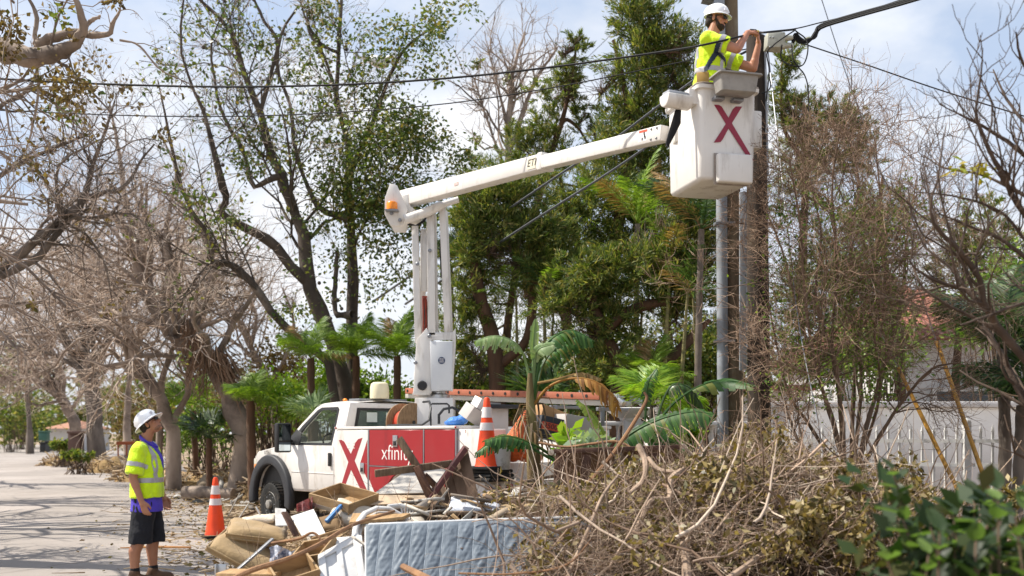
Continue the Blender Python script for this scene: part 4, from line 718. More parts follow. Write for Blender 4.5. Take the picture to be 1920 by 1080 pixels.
# tow mirror, hood numbers, lamps
b = MB(); b.box((5.32, .08, 1.52), (.13, .27, .50)); mi = B(b, 'mirror', BLACK, bevel=.03)
b = MB(); b.box((5.252, .08, 1.61), (.006, .21, .27)); b.box((5.252, .08, 1.37), (.006, .21, .14)); B(b, 'mirror_glass', mat('mirror_silver', H('c9d6dd'), .04, var=.02, metal=1), mi)
b = MB(); b.box((5.388, .08, 1.42), (.01, .07, .12)); B(b, 'marker_lamp', AMBER, mi)
b = MB(); b.tube([(5.36, -.03, 1.50), (5.46, -.17, 1.46)], .022, 8); b.tube([(5.36, -.03, 1.44), (5.48, -.17, 1.42)], .02, 8); B(b, 'mirror_arm', BLACK, mi)
b = MB(); b.cap((6.15, -.5, 1.47), (6.15, -.75, 1.48), .075, .075, 12); b.tube([(6.15, -.6, 1.33), (6.15, -.6, 1.47)], .02, 6); B(b, 'hood_mirror', BLACK)
text('07361', .10, (6.42, -.178, 1.245), (-1, 0, 0), (0, 0, 1), BLACK, tr, name='unit_number')
b = MB(); b.box((7.08, -.36, 1.02), (.13, .22, .24)); B(b, 'headlight', mat('headlight_glass', H('c9c4b4'), .15), bevel=.03)
b = MB(); b.box((7.06, -.262, .98), (.11, .03, .10)); B(b, 'turn_signal', AMBER, bevel=.012)
for px in (647, 684):
    q = TMI @ on_plane(px, 748, TM @ Vector((4.75, 0, 0)), TM.to_3x3() @ Vector((1, 0, 0))); b = MB(); b.ell((4.75, q.y, 2.165), (.05, .035, .03)); B(b, 'roof_marker', AMBER)
b = MB(); b.bb((3.98, -1.55, 2.13), (4.3, -.6, 2.17)); B(b, 'light_bar_mount', GREYM, bevel=.01)
b = MB(); b.lathe([(.155, 2.172), (.16, 2.20), (.155, 2.36), (.14, 2.42), (.10, 2.445), (.001, 2.45)], Matrix.Translation((3.95, -.98, 0)), 24); B(b, 'beacon', CREAM)
# cargo in and on the body: reels, hoops, boxes (lie in the truck but are things of their own below)
b = MB()
for dx, r in ((0, .0), ):
    pass
# turret pedestal and boom --------------------------------------------------
PX = 2.68; PYL = -1.20
def tl(px, py, x): # point on the plane across the truck at local x
    return TMI @ on_plane(px, py, TM @ Vector((x, 0, 0)), TM.to_3x3() @ Vector((1, 0, 0)))
def wv(px, py, Y): return P(px, py, Y)
YM = 15.72; S_ = YM / FPX
def fw(a, b_, d): return P(a, b_, YM) + Vector((0, d, 0))      # facing slab at the mast's distance, real thickness d
b = MB(); b.prism([(781, 860), (781, 747), (852, 747), (852, 860)], fw, -.3, .3); ped = b.build('pedestal', WHITE, tr, bevel=.015)
b = MB(); q = P(822, 744, YM); b.lathe([(.18, -.03), (.18, .03), (.13, .05), (.13, .10)], Matrix.Translation(q), 20); b.build('slew_ring', STEEL, tr)
b = MB(); b.prism([(776, 742), (778, 735), (784, 640), (803, 618), (812, 640), (812, 738), (806, 742)], fw, -.28, -.22); b.prism([(776, 742), (778, 735), (784, 640), (803, 618), (812, 640), (812, 738), (806, 742)], fw, .22, .28); b.bb(P(776, 742, YM - .2), P(812, 700, YM + .2)); tur = b.build('turret', WHITEC, tr, bevel=.01)
b = MB(); b.prism([(811, 735), (809, 643), (851, 643), (850, 733)], fw, -.31, -.02); cov = b.build('control_box', mat('box_grey_white', H('d3d5d7'), .45, var=.03, dirt=H('a9a69f'), dscale=4, dlo=.55, dhi=.8), tr, bevel=.015)
b = MB(); q = P(828, 676, YM - .314); b.lathe([(.055, 0), (.055, .004), (.001, .005)], Matrix.Translation(q) @ Matrix.Rotation(R_(90), 4, 'X'), 20); emb = b.build('emblem', mat('navy_print', H('27395c'), .4), cov)
for k in range(4):
    b = MB(); b.box(q + Vector((0, -.007, .026 - .017 * k)), (.07, .002, .006)); b.build('emblem_stripe', LW, cov)
b = MB(); b.prism([(805, 640), (807, 626), (850, 626), (856, 618), (856, 650), (850, 735), (847, 735), (850, 640)], fw, -.25, -.18); b.build('turret_rail', WHITEC, tr, bevel=.008)
b = MB(); q = P(792, 723, YM - .3); b.lathe([(.075, 0), (.075, .06), (.06, .09), (.001, .09)], Matrix.Translation(q) @ Matrix.Rotation(R_(90), 4, 'X'), 16); b.build('rotary_plug', BLACK, tr)
# lower arm: twin back channels, inner link, two front rods
def bar(px0, py0, px1, py1, w, d0, d1, name, m=WHITEC, par=tr, bev=.008, Y=YM):
    b = MB(); b.prism([(px0 - w / 2, py0), (px1 - w / 2, py1), (px1 + w / 2, py1), (px0 + w / 2, py0)], lambda a, c, d: P(a, c, Y) + Vector((0, d, 0)), d0, d1); return b.build(name, m, par, bevel=bev)
la = bar(786, 645, 780, 428, 12, -.20, -.10, 'lower_arm'); bar(790, 650, 793, 428, 10, .05, .20, 'lower_arm'); bar(797, 548, 797, 436, 14, -.12, -.06, 'arm_cover')
bar(812, 632, 809, 400, 14, -.25, -.15, 'lower_arm'); bar(820, 628, 816, 405, 5, -.14, .02, 'arm_web'); bar(841, 628, 831, 390, 12, -.24, -.14, 'level_rod'); bar(846, 628, 836, 395, 6, .0, .10, 'level_rod')
b = MB()
for k in range(4): b.tube([P(793 + 3 * k, 555, YM), P(795 + 2 * k + (3 if k % 2 else -1), 600, YM), P(793 + 2 * k, 660, YM)], .014, 6)
b.build('red_hoses', mat('hose_red', H('8d3b2c'), .6, var=.3), tr)
b = MB(); b.tube([P(797, 560, YM + .05), P(800, 610, YM + .05), P(795, 665, YM + .05)], .03, 8); b.tube([P(829, 410, YM + .15), P(826, 470, YM + .15), P(828, 520, YM + .15)], .018, 6); b.build('black_hose', BLACK, tr)
for px, py in ((805, 630), (806, 470), (783, 495), (779, 680), (839, 383), (750, 413), (734, 400)):
    b = MB(); q = P(px, py, YM - .29); b.lathe([(.03, 0), (.03, .02), (.018, .03), (.001, .03)], Matrix.Translation(q) @ Matrix.Rotation(R_(90), 4, 'X'), 10); b.build('pivot_pin', GREYM, tr)
# elbow
for d in ((-.27, -.21), (.21, .27)):
    b = MB(); b.prism([(725, 408), (726, 378), (735, 352), (748, 355), (768, 400), (758, 430), (736, 430)], fw, *d); b.build('elbow_plate', WHITEC, tr, bevel=.01)
b = MB(); b.prism([(757, 372), (772, 368), (772, 392), (790, 405), (790, 415), (760, 418)], fw, -.2, .2); b.build('elbow_web', WHITEC, tr, bevel=.01)
b = MB(); q = P(735, 386, YM - .34); b.lathe([(.085, -.06), (.085, .04), (.07, .06), (.001, .06)], Matrix.Translation(q), 18); b.build('warning_lamp', AMBER, tr); b = MB(); b.box(q - Vector((0, -.02, .075)), (.2, .2, .02)); b.build('lamp_bracket', GREYM, tr)
b = MB(); b.tube([P(759, 412, YM - .32), P(800, 398, YM - .32), P(829, 384, YM - .32)], [.075, .072, .07], 14); b.tube([P(829, 384, YM - .32), P(860, 374, YM - .32)], .05, 12); b.build('lift_cylinder', WHITEC, tr)
b = MB(); b.tube([P(765, 420, YM - .1), P(780, 424, YM - .15), P(795, 414, YM - .1), P(800, 405, YM)], .02, 8); b.build('elbow_hose', BLACK, tr)
# boom: outer and inner box sections, running from the elbow forward to the bucket
A0 = P(758, 374, YM + .1); A1 = P(1028, 303, 13.0); A2 = P(1248, 250, 11.02)
def boxbeam(p, q, hw0, hh0, hw1, hh1, name, m=WHITEC, par=tr, bev=.015, up=Vector((0, 0, 1))):
    d = (q - p).normalized(); s = d.cross(up).normalized(); u = s.cross(d); V = [p + s * a * hw0 + u * c * hh0 for a, c in ((-1, -1), (1, -1), (1, 1), (-1, 1))] + [q + s * a * hw1 + u * c * hh1 for a, c in ((-1, -1), (1, -1), (1, 1), (-1, 1))]
    b = MB(); b.add(V, [(3, 2, 1, 0), (4, 5, 6, 7), (0, 1, 5, 4), (1, 2, 6, 5), (2, 3, 7, 6), (3, 0, 4, 7)]); return b.build(name, m, par, bevel=bev), d, s, u
ob, bd, bs, bu = boxbeam(A0, A1, .105, .125, .10, .10, 'outer_boom')
ib, d2_, s2_, u2_ = boxbeam(A0.lerp(A1, .9), A2, .08, .083, .075, .086, 'inner_boom')
sg = -1 if (bs.y > 0) else 1  # camera-facing side
cs = bs if bs.y < 0 else -bs
b = MB(); q = A1 - bd * .05; Mb = Matrix((bd, cs, bu)).transposed()
b.box(q, (.09, .23, .225), Mb); b.build('boom_collar', WHITEC, ob, bevel=.012)
b = MB(); b.box(q - bd * .17 + cs * .103, (.17, .006, .15), Mb); pl = b.build('boom_plate', mat('cream_plate', H('ddd6bf'), .5), ob)
text('ETI', .135, WM[tr.name].inverted() @ (q - bd * .17 + cs * .107), TMI.to_3x3() @ bd, TMI.to_3x3() @ bu, BLACK, ob, shear=.25)
for k, (t_, w_) in enumerate(((.45, .10), )):
    b = MB(); b.box(A0.lerp(A1, t_) + cs * .106 - bu * .01, (w_, .004, .045), Mb); b.build('warning_label', mat('label_red_white', H('b98f88'), .5, rgb2=H('d9d2cc'), scale=60), ob)
M2 = Matrix((d2_, cs, u2_)).transposed()
b = MB(); b.box(A1.lerp(A2, .42) + cs * .081 - u2_ * .04, (1.75, .012, .018), M2); b.box(A1.lerp(A2, .42) + cs * .081 - u2_ * .065, (1.75, .012, .018), M2); b.build('boom_rail', GREYM, ib)
b = MB(); b.box(A1.lerp(A2, .34) + cs * .0815 + u2_ * .03, (.13, .006, .05), M2); b.build('warning_label', mat('label_red_white', H('b98f88'), .5, rgb2=H('d9d2cc'), scale=60), ib)
b = MB(); b.box(A1.lerp(A2, .87) + cs * .079 + u2_ * .01, (.15, .005, .13), M2); lb = b.build('warning_label', LW, ib); b = MB(); b.box(A1.lerp(A2, .87) + cs * .0825 + u2_ * .056, (.14, .003, .025), M2); b.build('label_band', mat('label_orange', H('c8553a'), .5), ib)
b = MB()
for dx, dz in ((.02, .03), (.04, -.02), (-.01, -.03), (.03, .0)): b.box(A1.lerp(A2, .87) + cs * .0825 + d2_ * dx + u2_ * dz, (.02, .003, .03), M2)
b.build('label_figure', BLACK, ib)
for t_, z in ((.93, .058), (.97, .058), (.93, -.055), (.97, -.055)):
    b = MB(); b.ell(A1.lerp(A2, t_) + cs * .079 + u2_ * z, .014, n=8, m=5); b.build('bolt', GREYM, ib)
# bucket -------------------------------------------------------------------
YBK = 10.55
def bk(u, v, w):   # u across front, v depth, w height (local metres)
    return BM_ @ Vector((u, v, w))
# front-left lower corner of the bucket
FL = P(1312, 336, 10.2); th = R_(14)
BM_ = Matrix.Translation(FL) @ Matrix.Rotation(th, 4, 'Z')
bw, bd_, bh = .64, .84, 1.16
ZK = .895
def rr_rect(x0, y0, x1, y1, r, n=5):
    o = []
    for cx_, cy_, a0 in ((x1 - r, y1 - r, 0), (x0 + r, y1 - r, 90), (x0 + r, y0 + r, 180), (x1 - r, y0 + r, 270)):
        o += [(cx_ + r * math.cos(R_(a0 + 90 * i / n)), cy_ + r * math.sin(R_(a0 + 90 * i / n))) for i in range(n + 1)]
    return o
lev = [(.0, .06), (.015, .025), (.05, .012), (.5, .006), (1.02, .0), (1.04, .0), (1.045, -.03), (1.085, -.035), (1.095, -.02)]
b = MB(); V = []; nn = 24
for z, ins in lev: V += [BM_ @ Vector((x, y, z * ZK)) for x, y in rr_rect(ins, ins, bw - ins, bd_ - ins, .06)]
for z, ins in ((1.095, .02), (1.05, .035), (.06, .06)): V += [BM_ @ Vector((x, y, z * ZK)) for x, y in rr_rect(ins, ins, bw - ins, bd_ - ins, .055)]
K = len(lev) + 3; F = [(i * nn + k, i * nn + (k + 1) % nn, (i + 1) * nn + (k + 1) % nn, (i + 1) * nn + k) for i in range(K - 1) for k in range(nn)] + [tuple(range(nn))[::-1], tuple((K - 1) * nn + k for k in range(nn))]
b.add(V, F); bkt = b.build('bucket', WHITEC, tr, smooth=50)
b = MB(); o_ = rr_rect(-.04, -.04, bw + .04, bd_ + .04, .09); i_ = rr_rect(.02, .02, bw - .02, bd_ - .02, .07); b.ring(o_, i_, lambda a, c, d: BM_ @ Vector((a, c, d)), 1.096 * ZK, 1.108 * ZK); b.build('bucket_lip', mat('lip_grey', H('9c9288'), .6, var=.2, scale=8), bkt, bevel=.004)
b = MB(); b.prism(rr_rect(.03, .03, bw - .03, bd_ - .03, .06), lambda a, c, d: BM_ @ Vector((a, c, d)), .062, .075); b.build('liner', mat('liner_white', H('cfcac2'), .6), bkt)
# X decal on the front face
bn = BM_.to_3x3() @ Vector((0, -1, 0))
def bfront(px, py, d=.0):
    return on_plane(px, py, BM_ @ Vector((0, -d, 0)), bn)
def bdec(pts, name, m, par, d=.003):
    b = MB(); q = [BM_.inverted() @ bfront(*p) for p in pts]; b.prism([(v.x, v.z) for v in q], lambda a, c, dd: BM_ @ Vector((a, -dd, c)), .0005, d); return b.build(name, m, par)
c5 = lambda u, v: (1220 + u / 4.155, 130 + v / 4.155)
bdec([c5(*p) for p in [(494, 276), (530, 277), (552, 290), (606, 378), (640, 310), (662, 290), (712, 290), (632, 420), (804, 710), (768, 708), (606, 460), (562, 545), (544, 566), (492, 570), (585, 425)]], 'letter_x', REDB, bkt)
# small box on the lower front, tool bin on the lip, control tray on the side
b = MB(); q = [BM_.inverted() @ bfront(*c5(*p)) for p in [(502, 662), (768, 690), (772, 900), (506, 890)]]
x0, x1 = q[0].x, q[1].x; z0, z1 = q[3].z, q[0].z
b.bb((x0, -.09, z0), (x1, -.003, z1)); b.v = [tuple(BM_ @ Vector(v)) for v in b.v]; b.build('step_box', WHITEC, bkt, bevel=.022, seg=3)
b = MB(); b.bb((x0 - .015, -.006, z0 - .012), (x1 + .01, .0, z1 + .012)); b.v = [tuple(BM_ @ Vector(v)) for v in b.v]; b.build('step_box_flange', mat('lip_grey', H('9c9288')), bkt)
for x in (.13, .34):
    b = MB(); b.bb((x, -.09, .805), (x + .11, -.001, .84)); b.v = [tuple(BM_ @ Vector(v)) for v in b.v]; b.build('bin_bracket', GREYM, bkt, bevel=.006)
b = MB(); b.bb((bw, .12, .40), (bw + .13, .5, .80)); b.v = [tuple(BM_ @ Vector(v)) for v in b.v]; b.build('valve_box', WHITEC, bkt, bevel=.02)
b = MB(); q = [(-.30, .02), (-.30, .16), (-.02, .22), (-.02, .0)]
M3 = Matrix.Translation(BM_ @ Vector((-.06, .14, .84))) @ Matrix.Rotation(th + R_(190), 4, 'Z')
b = MB(); b.prism([(0, .10), (.0, .16), (.30, .11), (.30, .05)] if False else [(math.cos(a) * .09, math.sin(a) * .10) for a in np.linspace(R_(180), R_(360), 9)] + [(.085, .03), (-.085, .03)], lambda a, c, d: M3 @ Vector((d, a, c)), 0, .30); tray = b.build('control_tray', WHITEC, tr, bevel=.01, smooth=60)
b = MB(); b.prism([(-.075, .031), (.075, .031), (.06, .065), (-.06, .065)], lambda a, c, d: M3 @ Vector((d, a, c)), .03, .28); b.build('control_panel', mat('panel_grey', H('9a9da3'), .5), tray, bevel=.006)
for k in range(3):
    b = MB(); b.box(M3 @ Vector((.09 + .07 * k, 0, .075)), (.05, .07, .03), Matrix.Rotation(th, 3, 'Z')); b.build('control_lever', BLACK, tray, bevel=.008)
b = MB(); b.tube([M3 @ Vector((.02, -.05, .05)), M3 @ Vector((.02, -.05, .11)), M3 @ Vector((-.02, -.04, .13)), M3 @ Vector((-.05, -.02, .1))], .012, 8); b.build('control_handle', STEEL, tray)
b = MB(); b.box(M3 @ Vector((-.02, .0, .03)), (.10, .16, .16), Matrix.Rotation(th, 3, 'Z')); b.build('tray_bracket', WHITEC, tray, bevel=.01)
ql = lambda px, py, Y: P(px, py, Y)
b = MB(); b.prism([(1266, 206), (1277, 206), (1276, 232), (1266, 252), (1252, 278), (1248, 268), (1256, 240)], lambda a, c, d: P(a, c, 10.32) + Vector((0, d, 0)), -.02, .02); b.build('hose_sleeve', mat('black_cloth', H('17171a'), .9, var=.2), tr, bevel=.006)
b = MB(); b.box(P(1272, 250, 10.85), (.12, .2, .24)); b.build('bucket_mount', WHITEC, tr, bevel=.02)
# ladder and rack on the right-hand compartment
rk = MB()
L0 = P(1163, 747, 13.95); L1 = P(738, 734, 18.4)
ld = thing('ladder', 'long orange extension ladder lying on the truck rack', 'ladder', L0, 0)
dl = (L1 - L0).normalized(); sl_ = Vector((-dl.y, dl.x, 0)).normalized(); sl_ = sl_ if sl_.y > 0 else -sl_
LM = Matrix((dl, sl_, dl.cross(sl_))).transposed(); LL_ = (L1 - L0).length
for s in (0, .42):
    b = MB(); b.box(L0 + dl * LL_ / 2 + sl_ * s + Vector((0, 0, .02)), (LL_ * .86, .035, .10), LM); b.build('rail', ORFG, ld, bevel=.006)
    b = MB(); b.box(L0 + dl * (LL_ / 2 - .1) + sl_ * (s + .05 if s == 0 else s - .05) - Vector((0, 0, .075)), (LL_ * .92, .03, .075), LM); b.build('rail', mat('ladder_aluminium', H('c5c1b8'), .4, var=.08, metal=.4), ld, bevel=.004)
    b = MB(); b.box(L0 + dl * .12 + sl_ * s, (.16, .06, .13), LM); b.box(L0 + dl * -.02 + sl_ * s - Vector((0, 0, .05)), (.13, .08, .09), LM @ Matrix.Rotation(R_(30), 3, 'Y')); b.build('ladder_foot', STEEL, ld, bevel=.015)
for k in range(17):
    q = L0 + dl * (.35 + .31 * k)
    b = MB(); b.tube([q + Vector((0, 0, .02)) + sl_ * -.024, q + Vector((0, 0, .02)) + sl_ * .44], .017, 8); b.build('rung', STEEL, ld)
    b = MB(); b.lathe([(.026, 0), (.026, .006), (.001, .008)], Matrix.Translation(q + Vector((0, 0, .02)) - sl_ * .0185) @ (Matrix((dl, dl.cross(sl_), -sl_)).transposed().to_4x4()), 10); b.build('rung_end', BLACK, ld)
for k, t_ in enumerate((.35, 1.35, 3.3)):
    q = L0 + dl * t_ - Vector((0, 0, .13)); z0 = 1.70
    b = MB(); b.bb((q.x - .03, q.y - .03, z0), (q.x + .03, q.y + .03, q.z)); b.box(q + sl_ * .2 - Vector((0, 0, .03)), (.05, .62, .05), LM); b.build('ladder_rack', GREYM, tr, bevel=.006)
# ------------------------------------------------------------------ people
SKIN = mat('skin', H('a87659'), .5, var=.10, scale=5, rgb2=H('9c6a50')); SKIN2 = mat('tanned_skin', H('b98265'), .48, rgb2=H('a26a4e'), scale=5)
HIVIS = mat('hivis_cloth', (.60, .84, .0), .8, var=.08, scale=9, bump=1., bscale=8, sheen=.2); 
SILVER = mat('reflective_tape', H('a9a6a8'), .45, var=.06, scale=20, metal=.25)
PURPLE = mat('purple_cloth', H('4a3ab0'), .8, var=.12, scale=9, bump=.4, bscale=14); NAVY = mat('navy_cloth', H('15161d'), .9, var=.25, scale=9, bump=.5, bscale=12)
HELM = mat('helmet_white', H('eeeeee'), .22, var=.01, coat=.4); HAIR = mat('dark_hair', H('2a1d15'), .8, var=.35, scale=60, bump=.5); BEARD = mat('beard_hair', H('35241a'), .85, var=.3, scale=70, bump=.6)
SOCK = mat('black_sock', H('17171a'), .9, var=.2); BOOT = mat('boot_leather', H('6a4a30'), .7, rgb2=H('46301f'), scale=12, bump=.3); SHADES = mat('sunglass', H('0c0c10'), .1); STRAP = mat('navy_webbing', H('1a2740'), .7, var=.15); LEATH = mat('tan_leather', H('9a7a3c'), .7, var=.2)
Rx = lambda a: Matrix.Rotation(R_(a), 3, 'X'); Ry = lambda a: Matrix.Rotation(R_(a), 3, 'Y'); Rz = lambda a: Matrix.Rotation(R_(a), 3, 'Z')
def loft(mb, rings, n=20):
    """rings: (x,y,z, rx, ry) stacked ellipses"""
    V = [(x + rx * math.cos(2 * math.pi * k / n), y + ry * math.sin(2 * math.pi * k / n), z) for x, y, z, rx, ry in rings for k in range(n)]; K = len(rings)
    F = [(i * n + k, i * n + (k + 1) % n, (i + 1) * n + (k + 1) % n, (i + 1) * n + k) for i in range(K - 1) for k in range(n)] + [tuple(range(n))[::-1], tuple((K - 1) * n + k for k in range(n))]
    return mb.add(V, F)
def chain(mb, pts, rr):
    for (a, b_), (r0, r1) in zip(zip(pts, pts[1:]), zip(rr, rr[1:])): mb.cap(a, b_, r0, r1, 14)
def head_prims(mb, c, M):
    T = lambda v: c + M @ Vector(v)
    mb.ell(T((-.012, 0, .028)), (.098, .077, .098), M, 20, 14); mb.ell(T((.030, 0, -.035)), (.066, .062, .085), M, 18, 12); mb.ell(T((.046, 0, -.078)), (.045, .046, .036), M)
    mb.cap(T((.070, 0, -.098)), T((.074, 0, -.098)), .022, .02); mb.cap(T((.088, 0, .012)), T((.112, 0, -.028)), .011, .015); mb.ell(T((.102, .012, -.032)), .010, M); mb.ell(T((.102, -.012, -.032)), .010, M)
    mb.ell(T((.078, 0, .024)), (.022, .052, .014), M); mb.ell(T((.088, 0, -.058)), (.014, .024, .007), M); mb.ell(T((.086, 0, -.072)), (.014, .022, .008), M)
    for s in (-1, 1): mb.ell(T((-.008, s * .078, -.012)), (.020, .010, .031), M @ Rz(s * 15)); mb.ell(T((.055, s * .045, -.022)), (.026, .022, .022), M)
    return T
def hand(mb, w, d, palmn, size=1., curl=.6, thumb=1.):
    """hand from wrist w along d; palmn is the palm's facing; thumb side = d x palmn"""
    d = Vector(d).normalized(); p = Vector(palmn); p = (p - d * p.dot(d)).normalized(); s = d.cross(p) * thumb; q = lambda a, b_, c: Vector(w) + (d * a + s * b_ + p * c) * size
    mb.cap(q(0, 0, 0), q(.03, 0, 0), .027 * size, .029 * size)
    for b_ in (-.026, -.009, .009, .026): mb.cap(q(.03, b_ * .7, 0), q(.088, b_, .004), .0155 * size, .0125 * size, 8)
    for b_, L, k in ((-.030, .062, 1.1), (-.010, .078, 1.), (.011, .085, .95), (.031, .076, .9)):
        a = .088; c = .004; an = curl * k * .5; pts = [q(a, b_, c)]
        for seg in (.44, .32, .24): a += L * seg * math.cos(an); c += L * seg * math.sin(an); pts.append(q(a, b_ * 1.02, c)); an += curl * k
        chain(mb, pts, [.0108 * size, .0100 * size, .0092 * size, .008 * size])
    chain(mb, [q(.022, .026, .004), q(.055, .047, .018), q(.082, .050, .03), q(.10, .044, .04)], [.016 * size, .0135 * size, .0115 * size, .0095 * size])
from mathutils import noise as nz_
def wrinkle(o, amp=.010, fr=(10, 10, 7), sd=0):
    me = o.data; nn = [v.normal.copy() for v in me.vertices]; cc = [v.co.copy() for v in me.vertices]; res = []
    for c, vn in zip(cc, nn):
        k = nz_.noise(Vector((c.x * fr[0] + sd, c.y * fr[1], c.z * fr[2]))) + .5 * nz_.noise(Vector((c.x * fr[0] * 2.3 + c.z * 9, c.y * 14 + sd, c.z * fr[2] * 2.2))); res += list(c + vn * (amp * k))
    me.vertices.foreach_set('co', res); me.update(); return o
# --- worker on the road
MW = Matrix.Translation((-3.915, 10.67, 0.0)) @ Matrix.Rotation(R_(2), 4, 'Z')
wk = thing('person', 'worker in white hard hat, yellow vest and black shorts looking up from the road', 'person', M=MW)
K_ = dict(world=False)
b = MB()
for s in (-1, 1):
    dx = -.06 if s < 0 else .06
    chain(b, [(0, s * .095, .93), (.01 + dx * .3, s * .105, .70), (.012 + dx * .6, s * .108, .49)], [.105, .088, .062])
    chain(b, [(.012 + dx * .6, s * .108, .49), (-.035 + dx * .9, s * .112, .35), (-.03 + dx, s * .112, .20), (-.025 + dx, s * .112, .09)], [.060, .064, .048, .040])
    chain(b, [(-.05 + dx, s * .112, .06), (.12 + dx, s * .125, .045)], [.05, .04])
loft(b, [(0, 0, .86, .11, .165), (0, 0, .98, .118, .168), (0, 0, 1.10, .115, .15), (.005, 0, 1.25, .125, .165), (0, 0, 1.38, .115, .185), (-.01, 0, 1.45, .08, .15), (-.012, 0, 1.50, .055, .07)])
hc = Vector((.03, 0, 1.70)); HM = Ry(-33)
chain(b, [(-.02, 0, 1.46), (.0, 0, 1.55), (.025, 0, 1.64)], [.062, .060, .062])
T = head_prims(b, hc, HM)
AR = {-1: [(-.02, -.205, 1.41), (-.055, -.265, 1.13), (.035, -.27, .885)], 1: [(-.01, .205, 1.41), (.0, .275, 1.14), (.10, .25, .90)]}
for s in (-1, 1):
    chain(b, AR[s], [.060, .044, .030]); a, e, w = [Vector(v) for v in AR[s]]; chain(b, [e, e.lerp(w, .35)], [.044, .043])
    hand(b, w, (w - e).normalized() + Vector((.05, 0, -.2)), (.35, -s * 1., 0), 1.02, .42, thumb=-s)
remesh('body', b, .0058, SKIN, wk, 3)
# clothes
b = MB()
for s in (-1, 1):
    dx = -.06 if s < 0 else .06
    loft(b, [(dx * .55, s * .112, .43, .125, .118), (dx * .4, s * .112, .55, .122, .116), (.0, s * .10, .75, .125, .115), (0, s * .085, .92, .125, .105)])
loft(b, [(0, 0, .80, .125, .19), (0, 0, .90, .132, .195), (0, 0, 1.02, .122, .175)]); wrinkle(remesh('shorts', b, .008, NAVY, wk, 4), .011, sd=3)
b = MB(); loft(b, [(0, 0, .765, .160, .222), (0, 0, .80, .157, .218), (0, 0, .92, .148, .205), (0, 0, 1.1, .14, .185), (0, 0, 1.3, .13, .185), (0, 0, 1.43, .09, .16)]); wrinkle(remesh('polo_shirt', b, .008, PURPLE, wk, 3), .009, (14, 14, 4), 5)
b = MB(); loft(b, [(.0, 0, .915, .172, .225), (.002, 0, .95, .170, .222), (.004, 0, 1.10, .163, .206), (.006, 0, 1.25, .162, .202), (.0, 0, 1.36, .150, .205), (-.008, 0, 1.43, .115, .19), (-.014, 0, 1.485, .075, .12), (-.014, 0, 1.515, .06, .075)])
for s in (-1, 1):
    a, e, w = [Vector(v) for v in AR[s]]; m2 = a.lerp(e, .86); b.cap(a + Vector((0, -s * .06, .02)), a, .085, .088, 16); b.tube([a, a.lerp(e, .3), a.lerp(e, .6), m2], [.088, .088, .092, .098], 18)
vest = wrinkle(remesh('vest', b, .0085, HIVIS, wk, 3), .013)
pt = skin_patch
pt(vest, lambda c, n: 1.075 < c.z < 1.128 and abs(c.y) < .235 and Vector((c.x, c.y, 0)).length < .23 and not (abs(c.y) > .205 and abs(n.y) > .5 and c.z > 1.2), .0035, 'reflective_band', SILVER, vest)
pt(vest, lambda c, n: c.z >= 1.125 and .098 < abs(c.y) < .148 and abs(n.y) < .75, .0035, 'shoulder_band', SILVER, vest)
for s in (-1, 1):
    a, e, w = [Vector(v) for v in AR[s]]; d = (e - a).normalized()
    pt(vest, lambda c, n: (.125 < (c - a).dot(d) < .172) and ((c - a) - d * (c - a).dot(d)).length < .125 and s * c.y > .15, .0035, 'sleeve_band', SILVER, vest)
pt(vest, lambda c, n: c.x > .03 and abs(c.y) < .012 + .085 * (c.z - 1.22) / .28 and c.z > 1.22, .003, 'placket', PURPLE, wk)
pt(vest, lambda c, n: c.x > .1 and abs(c.y) < .004 and c.z < 1.22, .004, 'zip', BLACK, vest)
b = MB(); b.tube([Vector((.015 + .078 * math.cos(a), .072 * math.sin(a), 1.515 - .055 * math.cos(a) - .012)) for a in np.linspace(R_(8), R_(352), 22)], [.026] * 22, 8, flat=.55); b.build('collar', PURPLE, wk, **K_)
for s in (-1, 1):
    dx = -.06 if s < 0 else .06
    b = MB(); b.lathe([(.044, .085), (.049, .10), (.048, .165), (.044, .172)], Matrix.Translation((-.026 + dx, s * .112, 0)), 18); b.build('sock', SOCK, wk, **K_)
    b = MB(); b.cap((-.055 + dx, s * .112, .055), (.03 + dx, s * .118, .055), .056, .054); b.cap((.03 + dx, s * .118, .05), (.14 + dx, s * .128, .045), .054, .05); b.cap((-.04 + dx, s * .112, .08), (-.03 + dx, s * .112, .115), .056, .058); bo = remesh('boot', b, .008, BOOT, wk, 3)
    b = MB(); b.prism([(x + dx, s * .12 + y) for x, y in rr_rect(-.115, -.052, .195, .052, .05)], lambda a, c, d: Vector((a, c, d)), 0, .022); b.build('sole', BLACK, bo, **K_)
    b = MB()
    for k in range(4): b.tube([(.02 + .03 * k + dx, s * .12 - .04, .085 - .008 * k), (.025 + .03 * k + dx, s * .12, .108 - .01 * k), (.03 + .03 * k + dx, s * .12 + .04, .085 - .008 * k)], .005, 5)
    b.build('laces', mat('lace', H('b08a55'), .8), bo, **K_)
